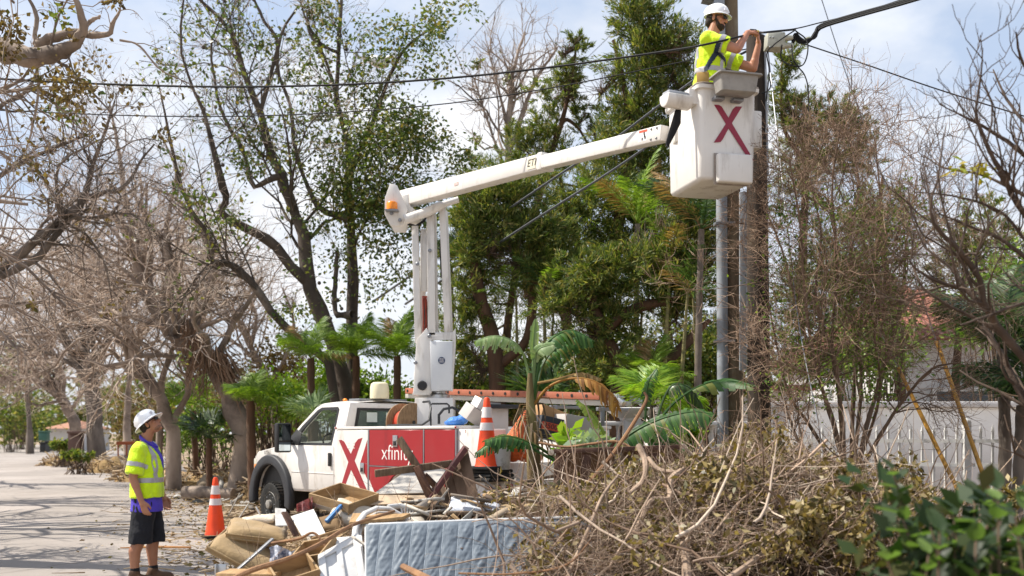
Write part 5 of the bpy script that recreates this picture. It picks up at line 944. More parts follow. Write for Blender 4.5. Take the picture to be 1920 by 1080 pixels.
# head gear
def helmet(parent, c, M, full, world=False):
    T = lambda v: c + M @ Vector(v)
    M = M @ Matrix.Scale(.87, 3); b = MB(); prof = [(.138, .035), (.137, .06), (.130, .095), (.112, .130), (.082, .155), (.042, .170), (.001, .174)]
    Mx = Matrix.Translation(c) @ M.to_4x4(); b.lathe(prof, Mx, 32, 1.06, .90); hs = b.build('helmet', HELM, parent, world=False, smooth=60)
    b = MB(); n = 40; V = []
    for k in range(n):
        a = 2 * math.pi * k / n; ca, sa = math.cos(a), math.sin(a)
        ext = (.045 + .022 * max(0, ca)) if full else (.046 * max(0, ca) ** .6 + .002); dz = -.012 - (.012 if full else .016 * max(0, ca))
        for (e, z) in ((-.006, .046), (ext, .040 + dz), (ext, .034 + dz), (-.008, .034)): V.append(T(((.138 * 1.06 + e) * ca, (.138 * .90 + e) * sa, z)))
    b.add(V, [(k * 4 + i, ((k + 1) % n) * 4 + i, ((k + 1) % n) * 4 + (i + 1) % 4, k * 4 + (i + 1) % 4) for k in range(n) for i in range(4)]); b.build('brim', HELM, hs, world=False, smooth=60)
    b = MB()
    for y in ((0,) if full else (-.035, 0, .035)): b.tube([T((.145 * math.cos(a), y, .040 + .136 * math.sin(a) ** .9 * (1 - abs(y) * 2))) for a in np.linspace(R_(12), R_(168), 14)], [.012 if full else .010] * 14, 8)
    b.build('ridge', HELM, hs, world=False)
    b = MB(); b.box(T((.125, -.075, .075)), (.04, .012, .035), M @ Rz(-35)); b.build('badge', mat('badge_grey', H('b9b9c2'), .4), hs, world=False)
    b = MB(); b.tube([T((-.085 + .02 * math.cos(a), .085 * math.sin(a), -.005 - .01 * math.cos(a))) for a in np.linspace(R_(100), R_(260), 9)] if False else [T((-.10 * math.cos(a), .084 * math.sin(a), .0)) for a in np.linspace(R_(-75), R_(75), 11)], [.014] * 11, 8, flat=.5); b.build('headband', mat('band_grey', H('55565a'), .6), hs, world=False)
    return hs
helmet(wk, hc + HM @ Vector((-.01, 0, .0)), HM @ Ry(-6), True)
b = MB(); b.ell(hc + HM @ Vector((-.034, 0, .0)), (.085, .081, .075), HM); b.cap(hc + HM @ Vector((-.07, -.03, -.04)), hc + HM @ Vector((-.07, .03, -.04)), .038, .038); b.cap(hc + HM @ Vector((.005, -.079, .01)), hc + HM @ Vector((.008, -.078, -.03)), .008, .005); remesh('hair', b, .007, HAIR, wk, 2)
def glasses(parent, c, M, mt):
    T = lambda v: c + M @ Vector(v); b = MB()
    for s in (-1, 1):
        b.box(T((.098, s * .033, .008)), (.012, .048, .034), M @ Rz(s * 18)); b.box(T((.045, s * .075, .014)), (.105, .006, .012), M @ Rz(s * -4))
    b.box(T((.106, 0, .014)), (.008, .03, .010), M); return b.build('sunglasses', mt, parent, world=False, bevel=.004)
glasses(wk, hc, HM, SHADES)
b = MB(); b.ell(hc + HM @ Vector((.04, 0, -.078)), (.054, .054, .036), HM); b.ell(hc + HM @ Vector((.094, 0, -.046)), (.012, .026, .006), HM); remesh('stubble', b, .006, mat('stubble_skin', H('8a6650'), .7, rgb2=H('7a5540'), scale=70), wk, 2)
# --- worker in the bucket
fz = FL.z + .075
MW2 = Matrix.Translation((BM_ @ Vector((.24, .30, 0))).to_tuple()[:2] + (fz,)) @ Matrix.Rotation(R_(-14), 4, 'Z')
w2 = thing('person', 'lineman in white helmet and yellow shirt standing in the bucket working on the cable', 'person', M=MW2)
def loc2(px, py, Y): return MW2.inverted() @ P(px, py, Y)
b = MB()
for s in (-1, 1):
    chain(b, [(0, s * .09, .93), (.01, s * .10, .49), (-.03, s * .10, .30), (-.02, s * .10, .08)], [.105, .064, .062, .042]); chain(b, [(-.05, s * .10, .06), (.12, s * .11, .045)], [.05, .04])
loft(b, [(0, 0, .86, .11, .165), (0, 0, .98, .118, .168), (.0, 0, 1.10, .12, .155), (.01, 0, 1.25, .13, .17), (.02, 0, 1.38, .12, .185), (.02, 0, 1.45, .08, .15), (.025, 0, 1.50, .058, .075)])
h2 = Vector((.085, 0, 1.70)); HM2 = Ry(10) @ Rz(-14)
chain(b, [(.015, 0, 1.46), (.05, 0, 1.56), (.075, 0, 1.64)], [.068, .064, .064]); head_prims(b, h2, HM2)
A2 = {}
yb_ = P(1404, 60, 10.35).y
tgt = loc2(1408, 58, 10.42); wr = {-1: loc2(1401, 62, 10.42), 1: loc2(1422, 84, 10.62)}; el = {-1: loc2(1382, 92, 10.28), 1: loc2(1412, 128, 10.66)}
A2[-1] = [Vector((.0, -.205, 1.42)), el[-1], wr[-1]]; A2[1] = [Vector((.04, .20, 1.40)), el[1], wr[1]]
for s in (-1, 1):
    chain(b, A2[s], [.062, .047, .031]); e, w = A2[s][1:]; chain(b, [e, e.lerp(w, .3)], [.047, .046])
hand(b, A2[-1][2], loc2(1420, 56, 10.50) - A2[-1][2], (.2, .5, -.85), 1.0, .75, thumb=-1); hand(b, A2[1][2], loc2(1421, 55, 10.60) - A2[1][2], (-.9, -.3, .1), 1.0, .6, thumb=1)
remesh('body', b, .0058, SKIN2, w2, 3)
b = MB(); loft(b, [(0, 0, .72, .15, .2), (0, 0, .92, .15, .2), (.0, 0, 1.04, .14, .18)]); 
for s in (-1, 1): loft(b, [(0, s * .1, .06, .085, .085), (0, s * .1, .5, .095, .095), (0, s * .09, .9, .12, .105)])
remesh('trousers', b, .01, NAVY, w2, 3)
b = MB(); loft(b, [(-.005, 0, .93, .165, .21), (.0, 0, 1.02, .165, .205), (.005, 0, 1.12, .158, .195), (.012, 0, 1.25, .160, .20), (.016, 0, 1.36, .150, .205), (.016, 0, 1.43, .115, .19), (.02, 0, 1.485, .08, .125), (.025, 0, 1.52, .064, .078)])
for s in (-1, 1):
    a, e, w = A2[s]; b.cap(a + Vector((0, -s * .07, .0)), a, .085, .086, 16); b.tube([a, a.lerp(e, .3), a.lerp(e, .55), a.lerp(e, .70)], [.086, .084, .084, .088], 18)
sh = wrinkle(remesh('shirt', b, .0085, HIVIS, w2, 3), .012, sd=8)
pt(sh, lambda c, n: 1.10 < c.z < 1.152 and Vector((c.x, c.y)).length < .235, .0035, 'reflective_band', SILVER, sh)
pt(sh, lambda c, n: c.z >= 1.15 and .085 < abs(c.y) < .130 and abs(n.y) < .75 and c.x < .2, .0035, 'shoulder_band', SILVER, sh)
for s in (-1, 1):
    a, e, w = A2[s]; d = (e - a).normalized(); L = (e - a).length
    pt(sh, lambda c, n: .40 * L < (c - a).dot(d) < .40 * L + .05 and ((c - a) - d * (c - a).dot(d)).length < .12, .0035, 'sleeve_band', SILVER, sh)
# harness straps: thigh-to-chest diagonal and chest strap
hn = pt(sh, lambda c, n: c.y < .02 and abs((c.x - .035) * .9 + (c.z - 1.20) * -.55 + .0) < .024 and c.z < 1.34 and c.z > .94, .007, 'harness', STRAP, w2)
pt(sh, lambda c, n: c.x > -.02 and abs((c.z - 1.31) + (c.x) * .55 - .02 + .25 * c.y * 0) < .022 and c.y > -.19 and c.z > 1.15, .008, 'chest_strap', STRAP, w2)
b = MB(); b.box((-.08, -.205, 1.10), (.09, .02, .05), Rx(0)); b.build('strap_pad', LW, w2, world=False, bevel=.008)
b = MB(); b.box((-.05, -.21, 1.0), (.13, .05, .16)); b.build('tool_pouch', LEATH, w2, world=False, bevel=.02)
helmet(w2, h2 + HM2 @ Vector((-.012, 0, .004)), HM2 @ Ry(-4), False)
b = MB(); b.ell(h2 + HM2 @ Vector((-.036, 0, .0)), (.084, .080, .075), HM2); b.cap(h2 + HM2 @ Vector((-.075, -.03, -.05)), h2 + HM2 @ Vector((-.075, .03, -.05)), .036, .036); b.cap(h2 + HM2 @ Vector((.012, -.079, .01)), h2 + HM2 @ Vector((.02, -.076, -.04)), .010, .010); remesh('hair', b, .007, HAIR, w2, 2)
b = MB(); b.ell(h2 + HM2 @ Vector((.042, 0, -.082)), (.060, .058, .044), HM2); b.ell(h2 + HM2 @ Vector((.094, 0, -.046)), (.013, .028, .008), HM2)
for s in (-1, 1): b.cap(h2 + HM2 @ Vector((.02, s * .070, -.03)), h2 + HM2 @ Vector((.045, s * .052, -.075)), .014, .02)
remesh('beard', b, .006, BEARD, w2, 2)
glasses(w2, h2, HM2, SHADES)
t = thing('screwdriver', 'black and yellow tool held by the lineman at the cable', 'tool', P(1416, 58, 10.5)); b = MB(); b.tube([P(1407, 57, 10.46), P(1417, 58, 10.5)], [.016, .017], 10); b.build('handle', BLACK, t); b = MB(); b.tube([P(1417, 58, 10.5), P(1422, 59, 10.52)], .012, 10); b.build('collar', mat('yellow_plastic', H('d8c21c'), .5), t); b = MB(); b.tube([P(1422, 59, 10.52), P(1431, 60, 10.56)], .005, 6); b.build('shaft', STEEL, t)
# tool bin hung on the bucket's front lip
tb = thing('tool_bin', 'grey plastic tool tray hung on the front of the bucket', 'tray', BM_ @ Vector((.3, -.2, 1.1)))
b = MB(); lv_ = [(.98, .05), (.995, .03), (1.15, .01), (1.155, -.02), (1.17, -.02), (1.17, .005), (1.02, .045)]; bx0, bx1, by0, by1 = .09, .53, -.30, -.06; V = []
for z, ins in lv_: V += [BM_ @ Vector((x, y, z - .15)) for x, y in rr_rect(bx0 + ins, by0 + ins, bx1 - ins, by1 - ins, .035, 4)]
nn = 20; b.add(V, [(i * nn + k, i * nn + (k + 1) % nn, (i + 1) * nn + (k + 1) % nn, (i + 1) * nn + k) for i in range(len(lv_) - 1) for k in range(nn)] + [tuple(range(nn))[::-1], tuple((len(lv_) - 1) * nn + k for k in range(nn))]); b.build('tray', mat('tray_grey', H('94908a'), .55, var=.15, scale=8, dirt=H('6d6864'), dscale=4), tb, smooth=45)
b = MB(); b.tube([BM_ @ Vector((.36 + .07 * math.cos(a), -.12, 1.02 + .05 * math.sin(a))) for a in np.linspace(0, 3.14, 9)], .008, 6); b.build('tray_handle', mat('red_wire', H('8a4038'), .5), tb)
# ------------------------------------------------------------------ poles, wires, fence, houses
WOODP = mat('pole_wood', H('7b6a52'), .9, rgb2=H('54473a'), scale=5, bump=.8, bscale=14, stretch=(1, 1, .12), dirt=H('8f8a76'), dscale=2, dlo=.52, dhi=.72)
WOODP2 = mat('dark_pole_wood', H('40352b'), .9, rgb2=H('271f19'), scale=5, bump=.8, bscale=14, stretch=(1, 1, .12), dirt=H('6d5c48'), dscale=2, dlo=.55, dhi=.75)
CONDUIT = mat('grey_conduit', H('8b9096'), .5, var=.08, scale=3, dirt=H('6f706f'), dscale=2)
def pole(label, a, c, ra, rc, m):
    t = thing('utility_pole', label, 'pole', (a.x, a.y, -.05), 0, 'wooden utility poles'); K = 16; b = MB()
    b.tube([a.lerp(c, i / K) for i in range(K + 1)], [ra + (rc - ra) * i / K for i in range(K + 1)], 18); b.build('shaft', m, t, smooth=50); return t
def at(px, py, Y): return P(px, py, Y)
y1 = 12.35; a = P(1378, 812 + 1.62 * FPX / y1, y1); p1 = pole('taller wooden utility pole with a grey conduit running up its left side', a, P(1366, -130, y1), .125, .10, WOODP)
b = MB(); b.tube([P(1357, 1050, y1 - .12), P(1355, 700, y1 - .12), P(1353, 360, y1 - .12), P(1350, 100, y1 - .12), P(1347, -60, y1 - .12)], .068, 14); b.build('conduit', CONDUIT, p1)
for py in (420, 640, 120): b = MB(); b.box(P(1358, py, y1 - .12), (.24, .15, .03)); b.build('strap', GREYM, p1)
b = MB(); b.box(P(1330, -3, y1 - .1), (.16, .2, .08), Ry(12)); b.box(P(1345, 6, y1 - .16), (.1, .1, .05)); b.build('crossarm_bracket', GREYM, p1)
y2 = 12.0; a = P(1426, 812 + 1.62 * FPX / y2, y2); p2 = pole('shorter darker utility pole with cut flat top beside the bucket', a, P(1417, 70, y2), .15, .112, WOODP2)
b = MB(); b.bb(P(1391, 640, y2 - .16) + Vector((-.03, -.02, -.35)), P(1400, 360, y2 - .16) + Vector((.0, .02, 0))); b.build('cable_guard', CONDUIT, p2, bevel=.01)
b = MB(); b.bb(P(1391, 640, y2 - .16) + Vector((0, -.02, 0)), P(1399, 300, y2 - .16) + Vector((0, .02, 0))); 
b = MB(); b.tube([P(1434, 70, y2 - .1), P(1437, 200, y2 - .1), P(1440, 330, y2 - .12)], .012, 6); b.tube([P(1436, 130, y2 - .12), P(1441, 190, y2 - .14), P(1436, 250, y2 - .12)], .008, 6); b.build('ground_wire', GREYM, p2)
yb = 11.75
tbx = thing('junction_box', 'cast metal cable splice box on the pole top with looping black wires', 'junction box', P(1455, 78, yb))
b = MB(); b.box(P(1452, 79, yb), (.21, .18, .19), Ry(4)); b.build('housing', mat('cast_aluminium', H('b3b2a4'), .5, var=.15, scale=12, metal=.2), tbx, bevel=.018)
for px, py in ((1444, 70), (1444, 88), (1450, 70), (1449, 88)): b = MB(); b.ell(P(px, py, yb - .095), .011, n=8, m=5); b.build('bolt', GREYM, tbx)
for py in (72, 86): b = MB(); b.tube([P(1468, py, yb), P(1486, py - 1, yb)], [.04, .028], 10); b.build('cable_gland', mat('cast_aluminium', H('b3b2a4')), tbx)
CABLE = mat('black_cable', H('0e0e10'), .85, var=.2)
CABLEG = mat('grey_cable', H('4c4f54'), .5, var=.15)
def wire(label, pts, wpx, m=CABLE, name='cable', cat='cable', group=None, n=5, K=30):
    """pts: (px, py, Y)"""
    q = np.array([np.array(P(*p)) for p in pts]); r = np.array([wpx * .5 * p[2] / FPX for p in pts]); a, rr = resample(q, r, K); b = MB(); b.tube([Vector(v) for v in a], list(rr), n); o = b.build(name, m); return tag(o, label, cat, group)
wire('main black overhead line from the left edge to the lineman’s hands', [(-60, 143, 13.5), (0, 148, 13.5), (200, 158, 13.3), (420, 163, 13), (640, 159, 12.6), (850, 146, 12.2), (1050, 124, 11.6), (1250, 96, 10.6), (1320, 84, 10.15), (1408, 64, 10.45), (1440, 60, 11.2), (1490, 55, 11.8)], 4.2)
wire('thinner lower overhead wire crossing behind the boom', [(-60, 203, 15), (0, 207, 15), (250, 217, 15), (450, 218, 14.6), (650, 210, 14), (850, 193, 13.4), (1050, 162, 12.9), (1240, 124, 12.5), (1400, 92, 12.2), (1440, 84, 12)], 2.3)
wire('thick grey cable rising behind the boom to the pole, upper one', [(700, 565, 30), (850, 462, 24), (945, 398, 20), (1045, 330, 17), (1150, 262, 14.6), (1240, 195, 13), (1320, 138, 12.2), (1412, 90, 12.15)], 4.6, CABLEG)
wire('thick grey cable rising behind the boom to the pole, lower one', [(760, 570, 28), (850, 512, 23), (990, 420, 18), (1132, 330, 14.6), (1220, 270, 12.9), (1330, 190, 12.4), (1400, 150, 12.2)], 4.6, CABLEG)
for k, dy in enumerate((0, 4, 8)):
    wire(['topmost of the three black service cables bundled to the right of the splice box', 'middle of the three black service cables right of the splice box', 'lowest of the three black service cables right of the splice box'][k], [(1486, 73 + dy * .9, yb), (1492, 64 + dy, yb), (1500, 72 + dy, yb), (1515, 79 - dy * .6, yb - .02), (1528, 62 + dy, yb), (1540, 47 + dy * .6, yb), (1600, 28 + dy * .6, 11.2), (1700, 0 + dy * .6, 10), (1800, -34 + dy, 9)], 6, group='bundled service cables')
wire('thin messenger wire above the cable bundle', [(1436, 60, yb), (1490, 54, yb), (1540, 42, yb), (1620, 22, 11.2), (1700, -4, 10)], 2.4)
wire('drop wire sloping from the pole top down to the right edge', [(1500, 80, yb), (1620, 120, 11.4), (1760, 168, 11), (1940, 224, 10.5)], 2.6)
wire('thin guy wire slanting steeply in the upper right sky', [(1528, -40, 20), (1570, 90, 20), (1610, 206, 20), (1680, 400, 20)], 1.8, CABLEG)
wire('fine wire slanting across the sky left of the cedars', [(1010, -80, 40), (945, 0, 40), (860, 100, 40), (770, 190, 40)], 1.2, CABLEG)
wire('fine wire slanting down to the cedar crown', [(1200, 0, 38), (1150, 60, 38), (1080, 130, 38), (1000, 220, 38)], 1.2, CABLEG)
for k, pts in enumerate(([(1466, 84, 11.65), (1465, 110, 11.65), (1485, 123, 11.6), (1505, 122, 11.6), (1514, 100, 11.6), (1512, 75, 11.65), (1492, 58, 11.7)], [(1484, 84, 11.65), (1487, 110, 11.6), (1495, 124, 11.6), (1508, 140, 11.55), (1515, 165, 11.5), (1516, 200, 11.5), (1515, 226, 11.5)], [(1492, 56, 11.7), (1470, 70, 11.6), (1450, 85, 11.6), (1438, 100, 11.7), (1442, 130, 11.8), (1440, 160, 11.8), (1436, 190, 11.8)], [(1440, 140, 11.8), (1445, 158, 11.75), (1440, 170, 11.8), (1428, 175, 11.8)])):
    wire(['black wire loop hanging under the splice box', 'long loose wire tail hanging below the loop', 'black wire draped from the box down the pole', 'short wire curl on the pole below the box'][k], pts, 2.6, K=40)
wire('thin galvanised guy cable down through the thorn bush', [(1440, 95, 12), (1480, 460, 11), (1500, 620, 10.6), (1535, 800, 10.2), (1548, 900, 10)], 2.2, GREYM)
YEL = mat('yellow_guard', H('b8862f'), .45, var=.1, scale=6, dirt=H('8d6a2a'), dscale=3)
for k, (p, q) in enumerate(([(1756, 640, 11.6), (1832, 858, 11)], [(1684, 690, 11.9), (1778, 882, 11.2)], [(1608, 912, 10.2), (1574, 952, 9.9)])):
    a, c = P(*p), P(*q); c2 = a + (c - a) * (1.5 if k < 2 else 2.2); t = thing('guy_guard', ['longest yellow guy wire guard standing at the white fence', 'yellow guy wire guard leaning beside the thorn bush stems', 'short yellow guard tube end poking from the brush'][k], 'guy guard', c2, 0, 'yellow guy wire guards')
    b = MB(); b.tube([a, c2], .024, 12); b.build('guard', YEL, t); b = MB(); b.tube([a + (a - c).normalized() * .9, c2], .006, 5); b.build('guy_wire', GREYM, t)
# white aluminium fence
FW = mat('fence_white', H('d9d8d6'), .45, var=.04, dirt=H('b4b0a8'), dscale=3)
def fpt(px): return None
fa, fc = Vector((2.9, 13.6, 0)), Vector((7.2, 11.9, 0)); fd = (fc - fa).normalized(); FL_ = (fc - fa).length; FM = Matrix((fd, Vector((-fd.y, fd.x, 0)), Vector((0, 0, 1)))).transposed()
ft = thing('picket_fence', 'white metal picket fence in front of the white garden wall', 'fence', fa)
for z in (1.50, 1.20, .25): b = MB(); b.box(fa + fd * FL_ / 2 + Vector((0, 0, z)), (FL_, .035, .045), FM); b.build('rail', FW, ft)
pk = None; n = int(FL_ / .135)
for k in range(n):
    q = fa + fd * (.07 + k * .135)
    if pk is None:
        b = MB(); b.bb((-.013, -.013, .08), (.013, .013, 1.62)); b.add([(-.018, -.018, 1.62), (.018, -.018, 1.62), (.018, .018, 1.62), (-.018, .018, 1.62), (0, 0, 1.71)], [(0, 1, 4), (1, 2, 4), (2, 3, 4), (3, 0, 4), (3, 2, 1, 0)]); o = b.build('picket', FW, ft, world=False); pk = o
    else: o = pk.copy(); COL.objects.link(o); o.parent = ft
    o.location = q - fa
for k in range(4): b = MB(); q = fa + fd * (FL_ * (k + .02) / 3.1); b.bb(q + Vector((-.04, -.04, -.05)), q + Vector((.045, .045, 1.74))); b.lathe([(.055, 1.741), (.055, 1.76), (.001, 1.80)], Matrix.Translation((q.x, q.y, 0)), 8); b.build('post', FW, ft)
STUC = mat('white_stucco', H('cbc9c8'), .85, var=.04, scale=3, bump=.2, bscale=40, dirt=H('b9b4ae'), dscale=.8, dlo=.55, dhi=.8)
b = MB(); b.bb((4.2, 16.4, -.05), (16, 16.7, 2.02)); b.bb((4.1, 16.33, 2.021), (16.1, 16.77, 2.12)); tag(b.build('garden_wall', STUC, bevel=.01), 'long white stucco garden wall behind the picket fence', 'wall')
# house with red tile roof at right
hs = thing('house', 'white house with a red tiled roof beyond the garden wall', 'house', (12, 26, 0))
b = MB(); b.bb((9.3, 24, -.05), (13.7, 34, 3.84)); b.build('wall', STUC, hs); b = MB(); b.bb((13.71, 24.6, -.05), (24, 33, 3.1)); b.bb((13.72, 24.4, 3.101), (24.2, 33.2, 3.25)); b.build('wing', STUC, hs)
TILE = mat('red_tile', H('a5705f'), .8, rgb2=H('8a584a'), scale=9, bump=.3)
X0, X1, Y0, Y1 = 8.9, 14.2, 23.5, 34.5; ap, rid = Vector((11, 28, 5.7)), Vector((12.1, 30, 5.7)); e0, e1, e2, e3 = Vector((X0, Y0, 3.85)), Vector((X1, Y0, 3.85)), Vector((X1, Y1, 3.85)), Vector((X0, Y1, 3.85))
b = MB(); b.add([e0, e1, e2, e3, ap, rid], [(0, 1, 4), (1, 2, 5, 4), (2, 3, 5), (3, 0, 4, 5), (3, 2, 1, 0)]); rf_ = b.build('roof', TILE, hs, smooth=0)
b = MB()
for k in range(19):
    x = X0 + .15 + (X1 - X0 - .3) * k / 18; f = (x - X0) / (ap.x - X0) if x < ap.x else (X1 - x) / (X1 - ap.x); b.tube([Vector((x, Y0, 3.87)), Vector((x, Y0 + (ap.y - Y0) * f, 3.87 + 1.85 * f))], .075, 6)
for k in range(36):
    y = Y0 + .2 + 10.6 * k / 35; f = (y - Y0) / (ap.y - Y0) if y < ap.y else (1 if y < rid.y else (Y1 - y) / (Y1 - rid.y)); b.tube([Vector((X0, y, 3.87)), Vector((X0 + (ap.x - X0) * f, y, 3.87 + 1.85 * f))], .075, 6)
b.build('tile_rolls', TILE, rf_)['kind'] = 'stuff'
b = MB(); b.bb((10.2, 23.93, 1.2), (12, 23.99, 2.6)); wn = b.build('window', mat('dark_pane', H('2c3338'), .1), hs); b = MB(); b.ring([(10.1, 1.1), (12.1, 1.1), (12.1, 2.7), (10.1, 2.7)], [(10.2, 1.2), (12, 1.2), (12, 2.6), (10.2, 2.6)], lambda a, c, d: Vector((a, 23.9 + d, c)), 0, .09); b.build('window_frame', FW, wn)
hs2 = thing('house', 'low white house far behind the banana plant, barely showing', 'house', (4.7, 27, 0)); b = MB(); b.bb((4.1, 27, -.05), (8, 32, 2.75)); b.build('wall', STUC, hs2); b = MB(); b.bb((4.6, 26.94, 1.6), (5.3, 26.99, 2.5)); b.build('window', mat('dark_pane', H('2c3338')), hs2); b = MB(); b.bb((3.9, 26.8, 2.751), (8.2, 32.2, 2.9)); b.build('roof', TILE, hs2)
hs3 = thing('house', 'far white house with an orange roof at the road end', 'house', (-37, 88, 0)); b = MB(); b.bb((-41, 88, -.05), (-38.4, 95, 2.0)); b.build('wall', STUC, hs3); b = MB(); b.add([(-41.3, 87.5, 2.0), (-38.1, 87.5, 2.0), (-38.1, 95.5, 2.0), (-41.3, 95.5, 2.0), (-40, 91, 2.7), (-39.3, 91, 2.7)], [(0, 1, 5, 4), (1, 2, 5), (2, 3, 4, 5), (3, 0, 4), (3, 2, 1, 0)]); b.build('roof', mat('orange_tile', H('a0735c'), .8), hs3, smooth=0)
# balustrade with urn behind the truck
bl = thing('balustrade', 'white balustrade wall behind the truck with turned balusters', 'balustrade', (2.4, 16.2, 0)); by = 16.2
zt = P(1150, 790, by).z
b = MB(); b.bb((1.2, by - .12, zt - .07), (4.15, by + .12, zt)); b.build('coping', STUC, bl, bevel=.015); b = MB(); b.bb((1.2, by - .1, -.05), (4.15, by + .1, zt - .75)); b.build('plinth', STUC, bl)
x = 1.3
for k in range(15):
    b = MB(); b.lathe([(.035, zt - .75), (.045, zt - .7), (.06, zt - .5), (.035, zt - .25), (.03, zt - .15), (.045, zt - .1), (.045, zt - .07)], Matrix.Translation((1.35 + .19 * k, by, 0)), 10); b.build('baluster', STUC, bl)
for x in (1.95, 4.0): b = MB(); b.bb((x - .14, by - .14, -.05), (x + .14, by + .14, zt + .02)); b.build('pier', STUC, bl, bevel=.01)
q = P(1182, 790, by); ur = thing('urn', 'white stone urn planter on the balustrade', 'urn', (q.x, by, zt + .002)); b = MB(); b.lathe([(.16, zt + .003), (.18, zt + .05), (.30, zt + .11), (.40, zt + .17), (.42, zt + .21), (.37, zt + .22), (.34, zt + .17)], Matrix.Translation((q.x, by, 0)), 20); b.build('bowl', STUC, ur)
# ------------------------------------------------------------------ cones
CONE = mat('cone_orange', H('f2480f'), .5, var=.05, scale=6, dirt=H('c8431a'), dscale=5); CWH = mat('cone_white', H('d8d0cd'), .5, var=.06, scale=14)
def cone(label, loc, h=.93, rz=0.):
    t = thing('traffic_cone', label, 'traffic cone', loc, rz, 'orange traffic cones'); s = h / .93
    def rad(z): return (.152 - .118 * (z - .05) / .88) * s
    b = MB(); b.lathe([(.165 * s, .035 * s), (.152 * s, .06 * s)] + [(rad(z), z * s) for z in (.2, .4, .6, .8, .90)] + [(.026 * s, .925 * s), (.001, .93 * s)], Matrix(), 28); b.build('cone_body', CONE, t, world=False)
    for z0, z1 in ((.665, .80), (.50, .60)): b = MB(); b.lathe([(rad(z0) + .001, z0 * s), (rad(z0) + .004, z0 * s), (rad(z1) + .004, z1 * s), (rad(z1) + .001, z1 * s)], Matrix(), 28); b.build('reflective_band', CWH, t, world=False)
    b = MB(); b.prism(rr_rect(-.20 * s, -.20 * s, .20 * s, .20 * s, .03), lambda a, c, d: Vector((a, c, d)), 0, .04 * s); b.build('base', RUBBER, t, world=False, bevel=.006); return t
q = G(404, 1008); cone('orange cone with two white bands on the road beside the worker', (q.x, q.y, .006), .92, .5)
q = P(913, 882, 12.72); cone('orange cone standing on black pads at the truck rear corner', (q.x, q.y, 1.139), .92, .9)
for k in range(3):
    b = MB(); zb = .982 + k * .052; b.box(TM @ Vector((-.2 + .02 * k, -.02, zb + .026)), (.46, .44, .048), TM.to_3x3() @ Rz(6 * k)); 
    tag(b.build('outrigger_pad', RUBBER, bevel=.02), ['lowest black rubber pad stacked on the rear bumper', 'middle black rubber pad stacked on the rear bumper', 'top black rubber pad directly under the cone'][k], 'pad', 'stacked black pads')
# ------------------------------------------------------------------ truck cargo
def tlv(x, y, z): return TM @ Vector((x, y, z))
rl = thing('cable_reel', 'wooden cable reel wound with red cable in the truck bed', 'reel', tlv(2.78, -.75, 1.45)); rq = [tlv(2.93, -.75, 1.765), tlv(2.62, -.75, 1.765)]
rdir = (rq[1] - rq[0]).normalized(); Mr = Matrix.Translation(rq[0]) @ rdir.to_track_quat('Z', 'Y').to_matrix().to_4x4(); dL = (rq[1] - rq[0]).length
for z0 in (0, dL): b = MB(); b.lathe([(.30, z0 - .012), (.30, z0 + .012), (.05, z0 + .013), (.05, z0 - .013)] if False else [(.295, z0 - .012), (.30, z0 - .008), (.30, z0 + .008), (.295, z0 + .012)], Mr, 36); fl_ = b.build('flange', WOODR, rl); b = MB(); b.lathe([(.03, z0 + .0125), (.03, z0 + .018), (.001, z0 + .018)], Mr, 10); b.build('hub', BLACK, fl_)
b = MB(); b.lathe([(.19, .013), (.2, .04), (.195, dL * .5), (.2, dL - .04), (.19, dL - .013)], Mr, 30); b.build('red_cable', REDCAB, rl)
b = MB(); b.tube([tlv(2.5, -.2, 1.71), tlv(2.2, -.2, 1.72), tlv(1.6, -.2, 1.715), tlv(1.45, -.22, 1.78), tlv(1.52, -.3, 1.95), tlv(1.7, -.4, 2.06), tlv(2.0, -.5, 2.06)], .016, 8); tag(b.build('reel_handle', BLACK), 'bent black steel handle resting over the wooden reel', 'handle')
def hoop(label, pts, Y, r=.014): b = MB(); b.tube([P(a, c, Y) for a, c in pts], r, 8); return tag(b.build('grab_hoop', BLACK), label, 'hoop')
hoop('square black steel hoop beside the white pedestal', [(808, 800), (807, 760), (810, 757), (838, 757), (842, 760), (842, 775)], 15.1); hoop('arched black hose loop right of the pedestal', [(823, 795), (823, 778), (832, 767), (848, 764), (860, 770), (868, 780)], 14.3, .02)
def blob(name, label, cat, prims, m, vox=.012, it=3): b = MB(); [getattr(b, k)(*a) for k, *a in prims]; o = remesh(name, b, vox, m, None, it); return tag(o, label, cat)
blob('blue_tarp', 'crumpled blue plastic bag on the truck side', 'bag', [('ell', P(855, 790, 13.9), (.13, .12, .07)), ('ell', P(868, 786, 13.9), (.08, .1, .08)), ('ell', P(843, 793, 13.95), (.08, .1, .04))], mat('blue_plastic', H('3f7fd0'), .35, var=.2, scale=18, bump=.9, bscale=25))
BOXW = mat('box_white', H('d6d3cf'), .7, var=.05); BOXB = mat('box_dark', H('2e3138'), .6, var=.15); CARD = mat('cardboard', H('a8825a'), .8, var=.1, scale=5); CARDG = mat('grey_card', H('b1aba6'), .8, var=.06)
def cbox(label, c, d, M, m, name='cardboard_box', cat='box', group=None, flap=None, bev=.004):
    t = thing(name, label, cat, c, 0, group); b = MB(); b.box(c, d, M); b.build('carton', m, t, bevel=bev)
    if flap: b = MB(); b.box(Vector(c) + M @ Vector((0, 0, d[2] / 2 + .004)), (d[0] * .98, .05, .006), M); b.build('tape', flap, t)
    return t
cbox('grey lidded box tilted beside the blue bag', P(886, 777, 13.6), (.26, .22, .20), Ry(35) @ Rz(40), CARDG, flap=BOXB); cbox('white printed carton leaning behind the cone', P(893, 762, 13.7), (.08, .22, .26), Ry(28) @ Rz(30), BOXW, flap=AMBER)
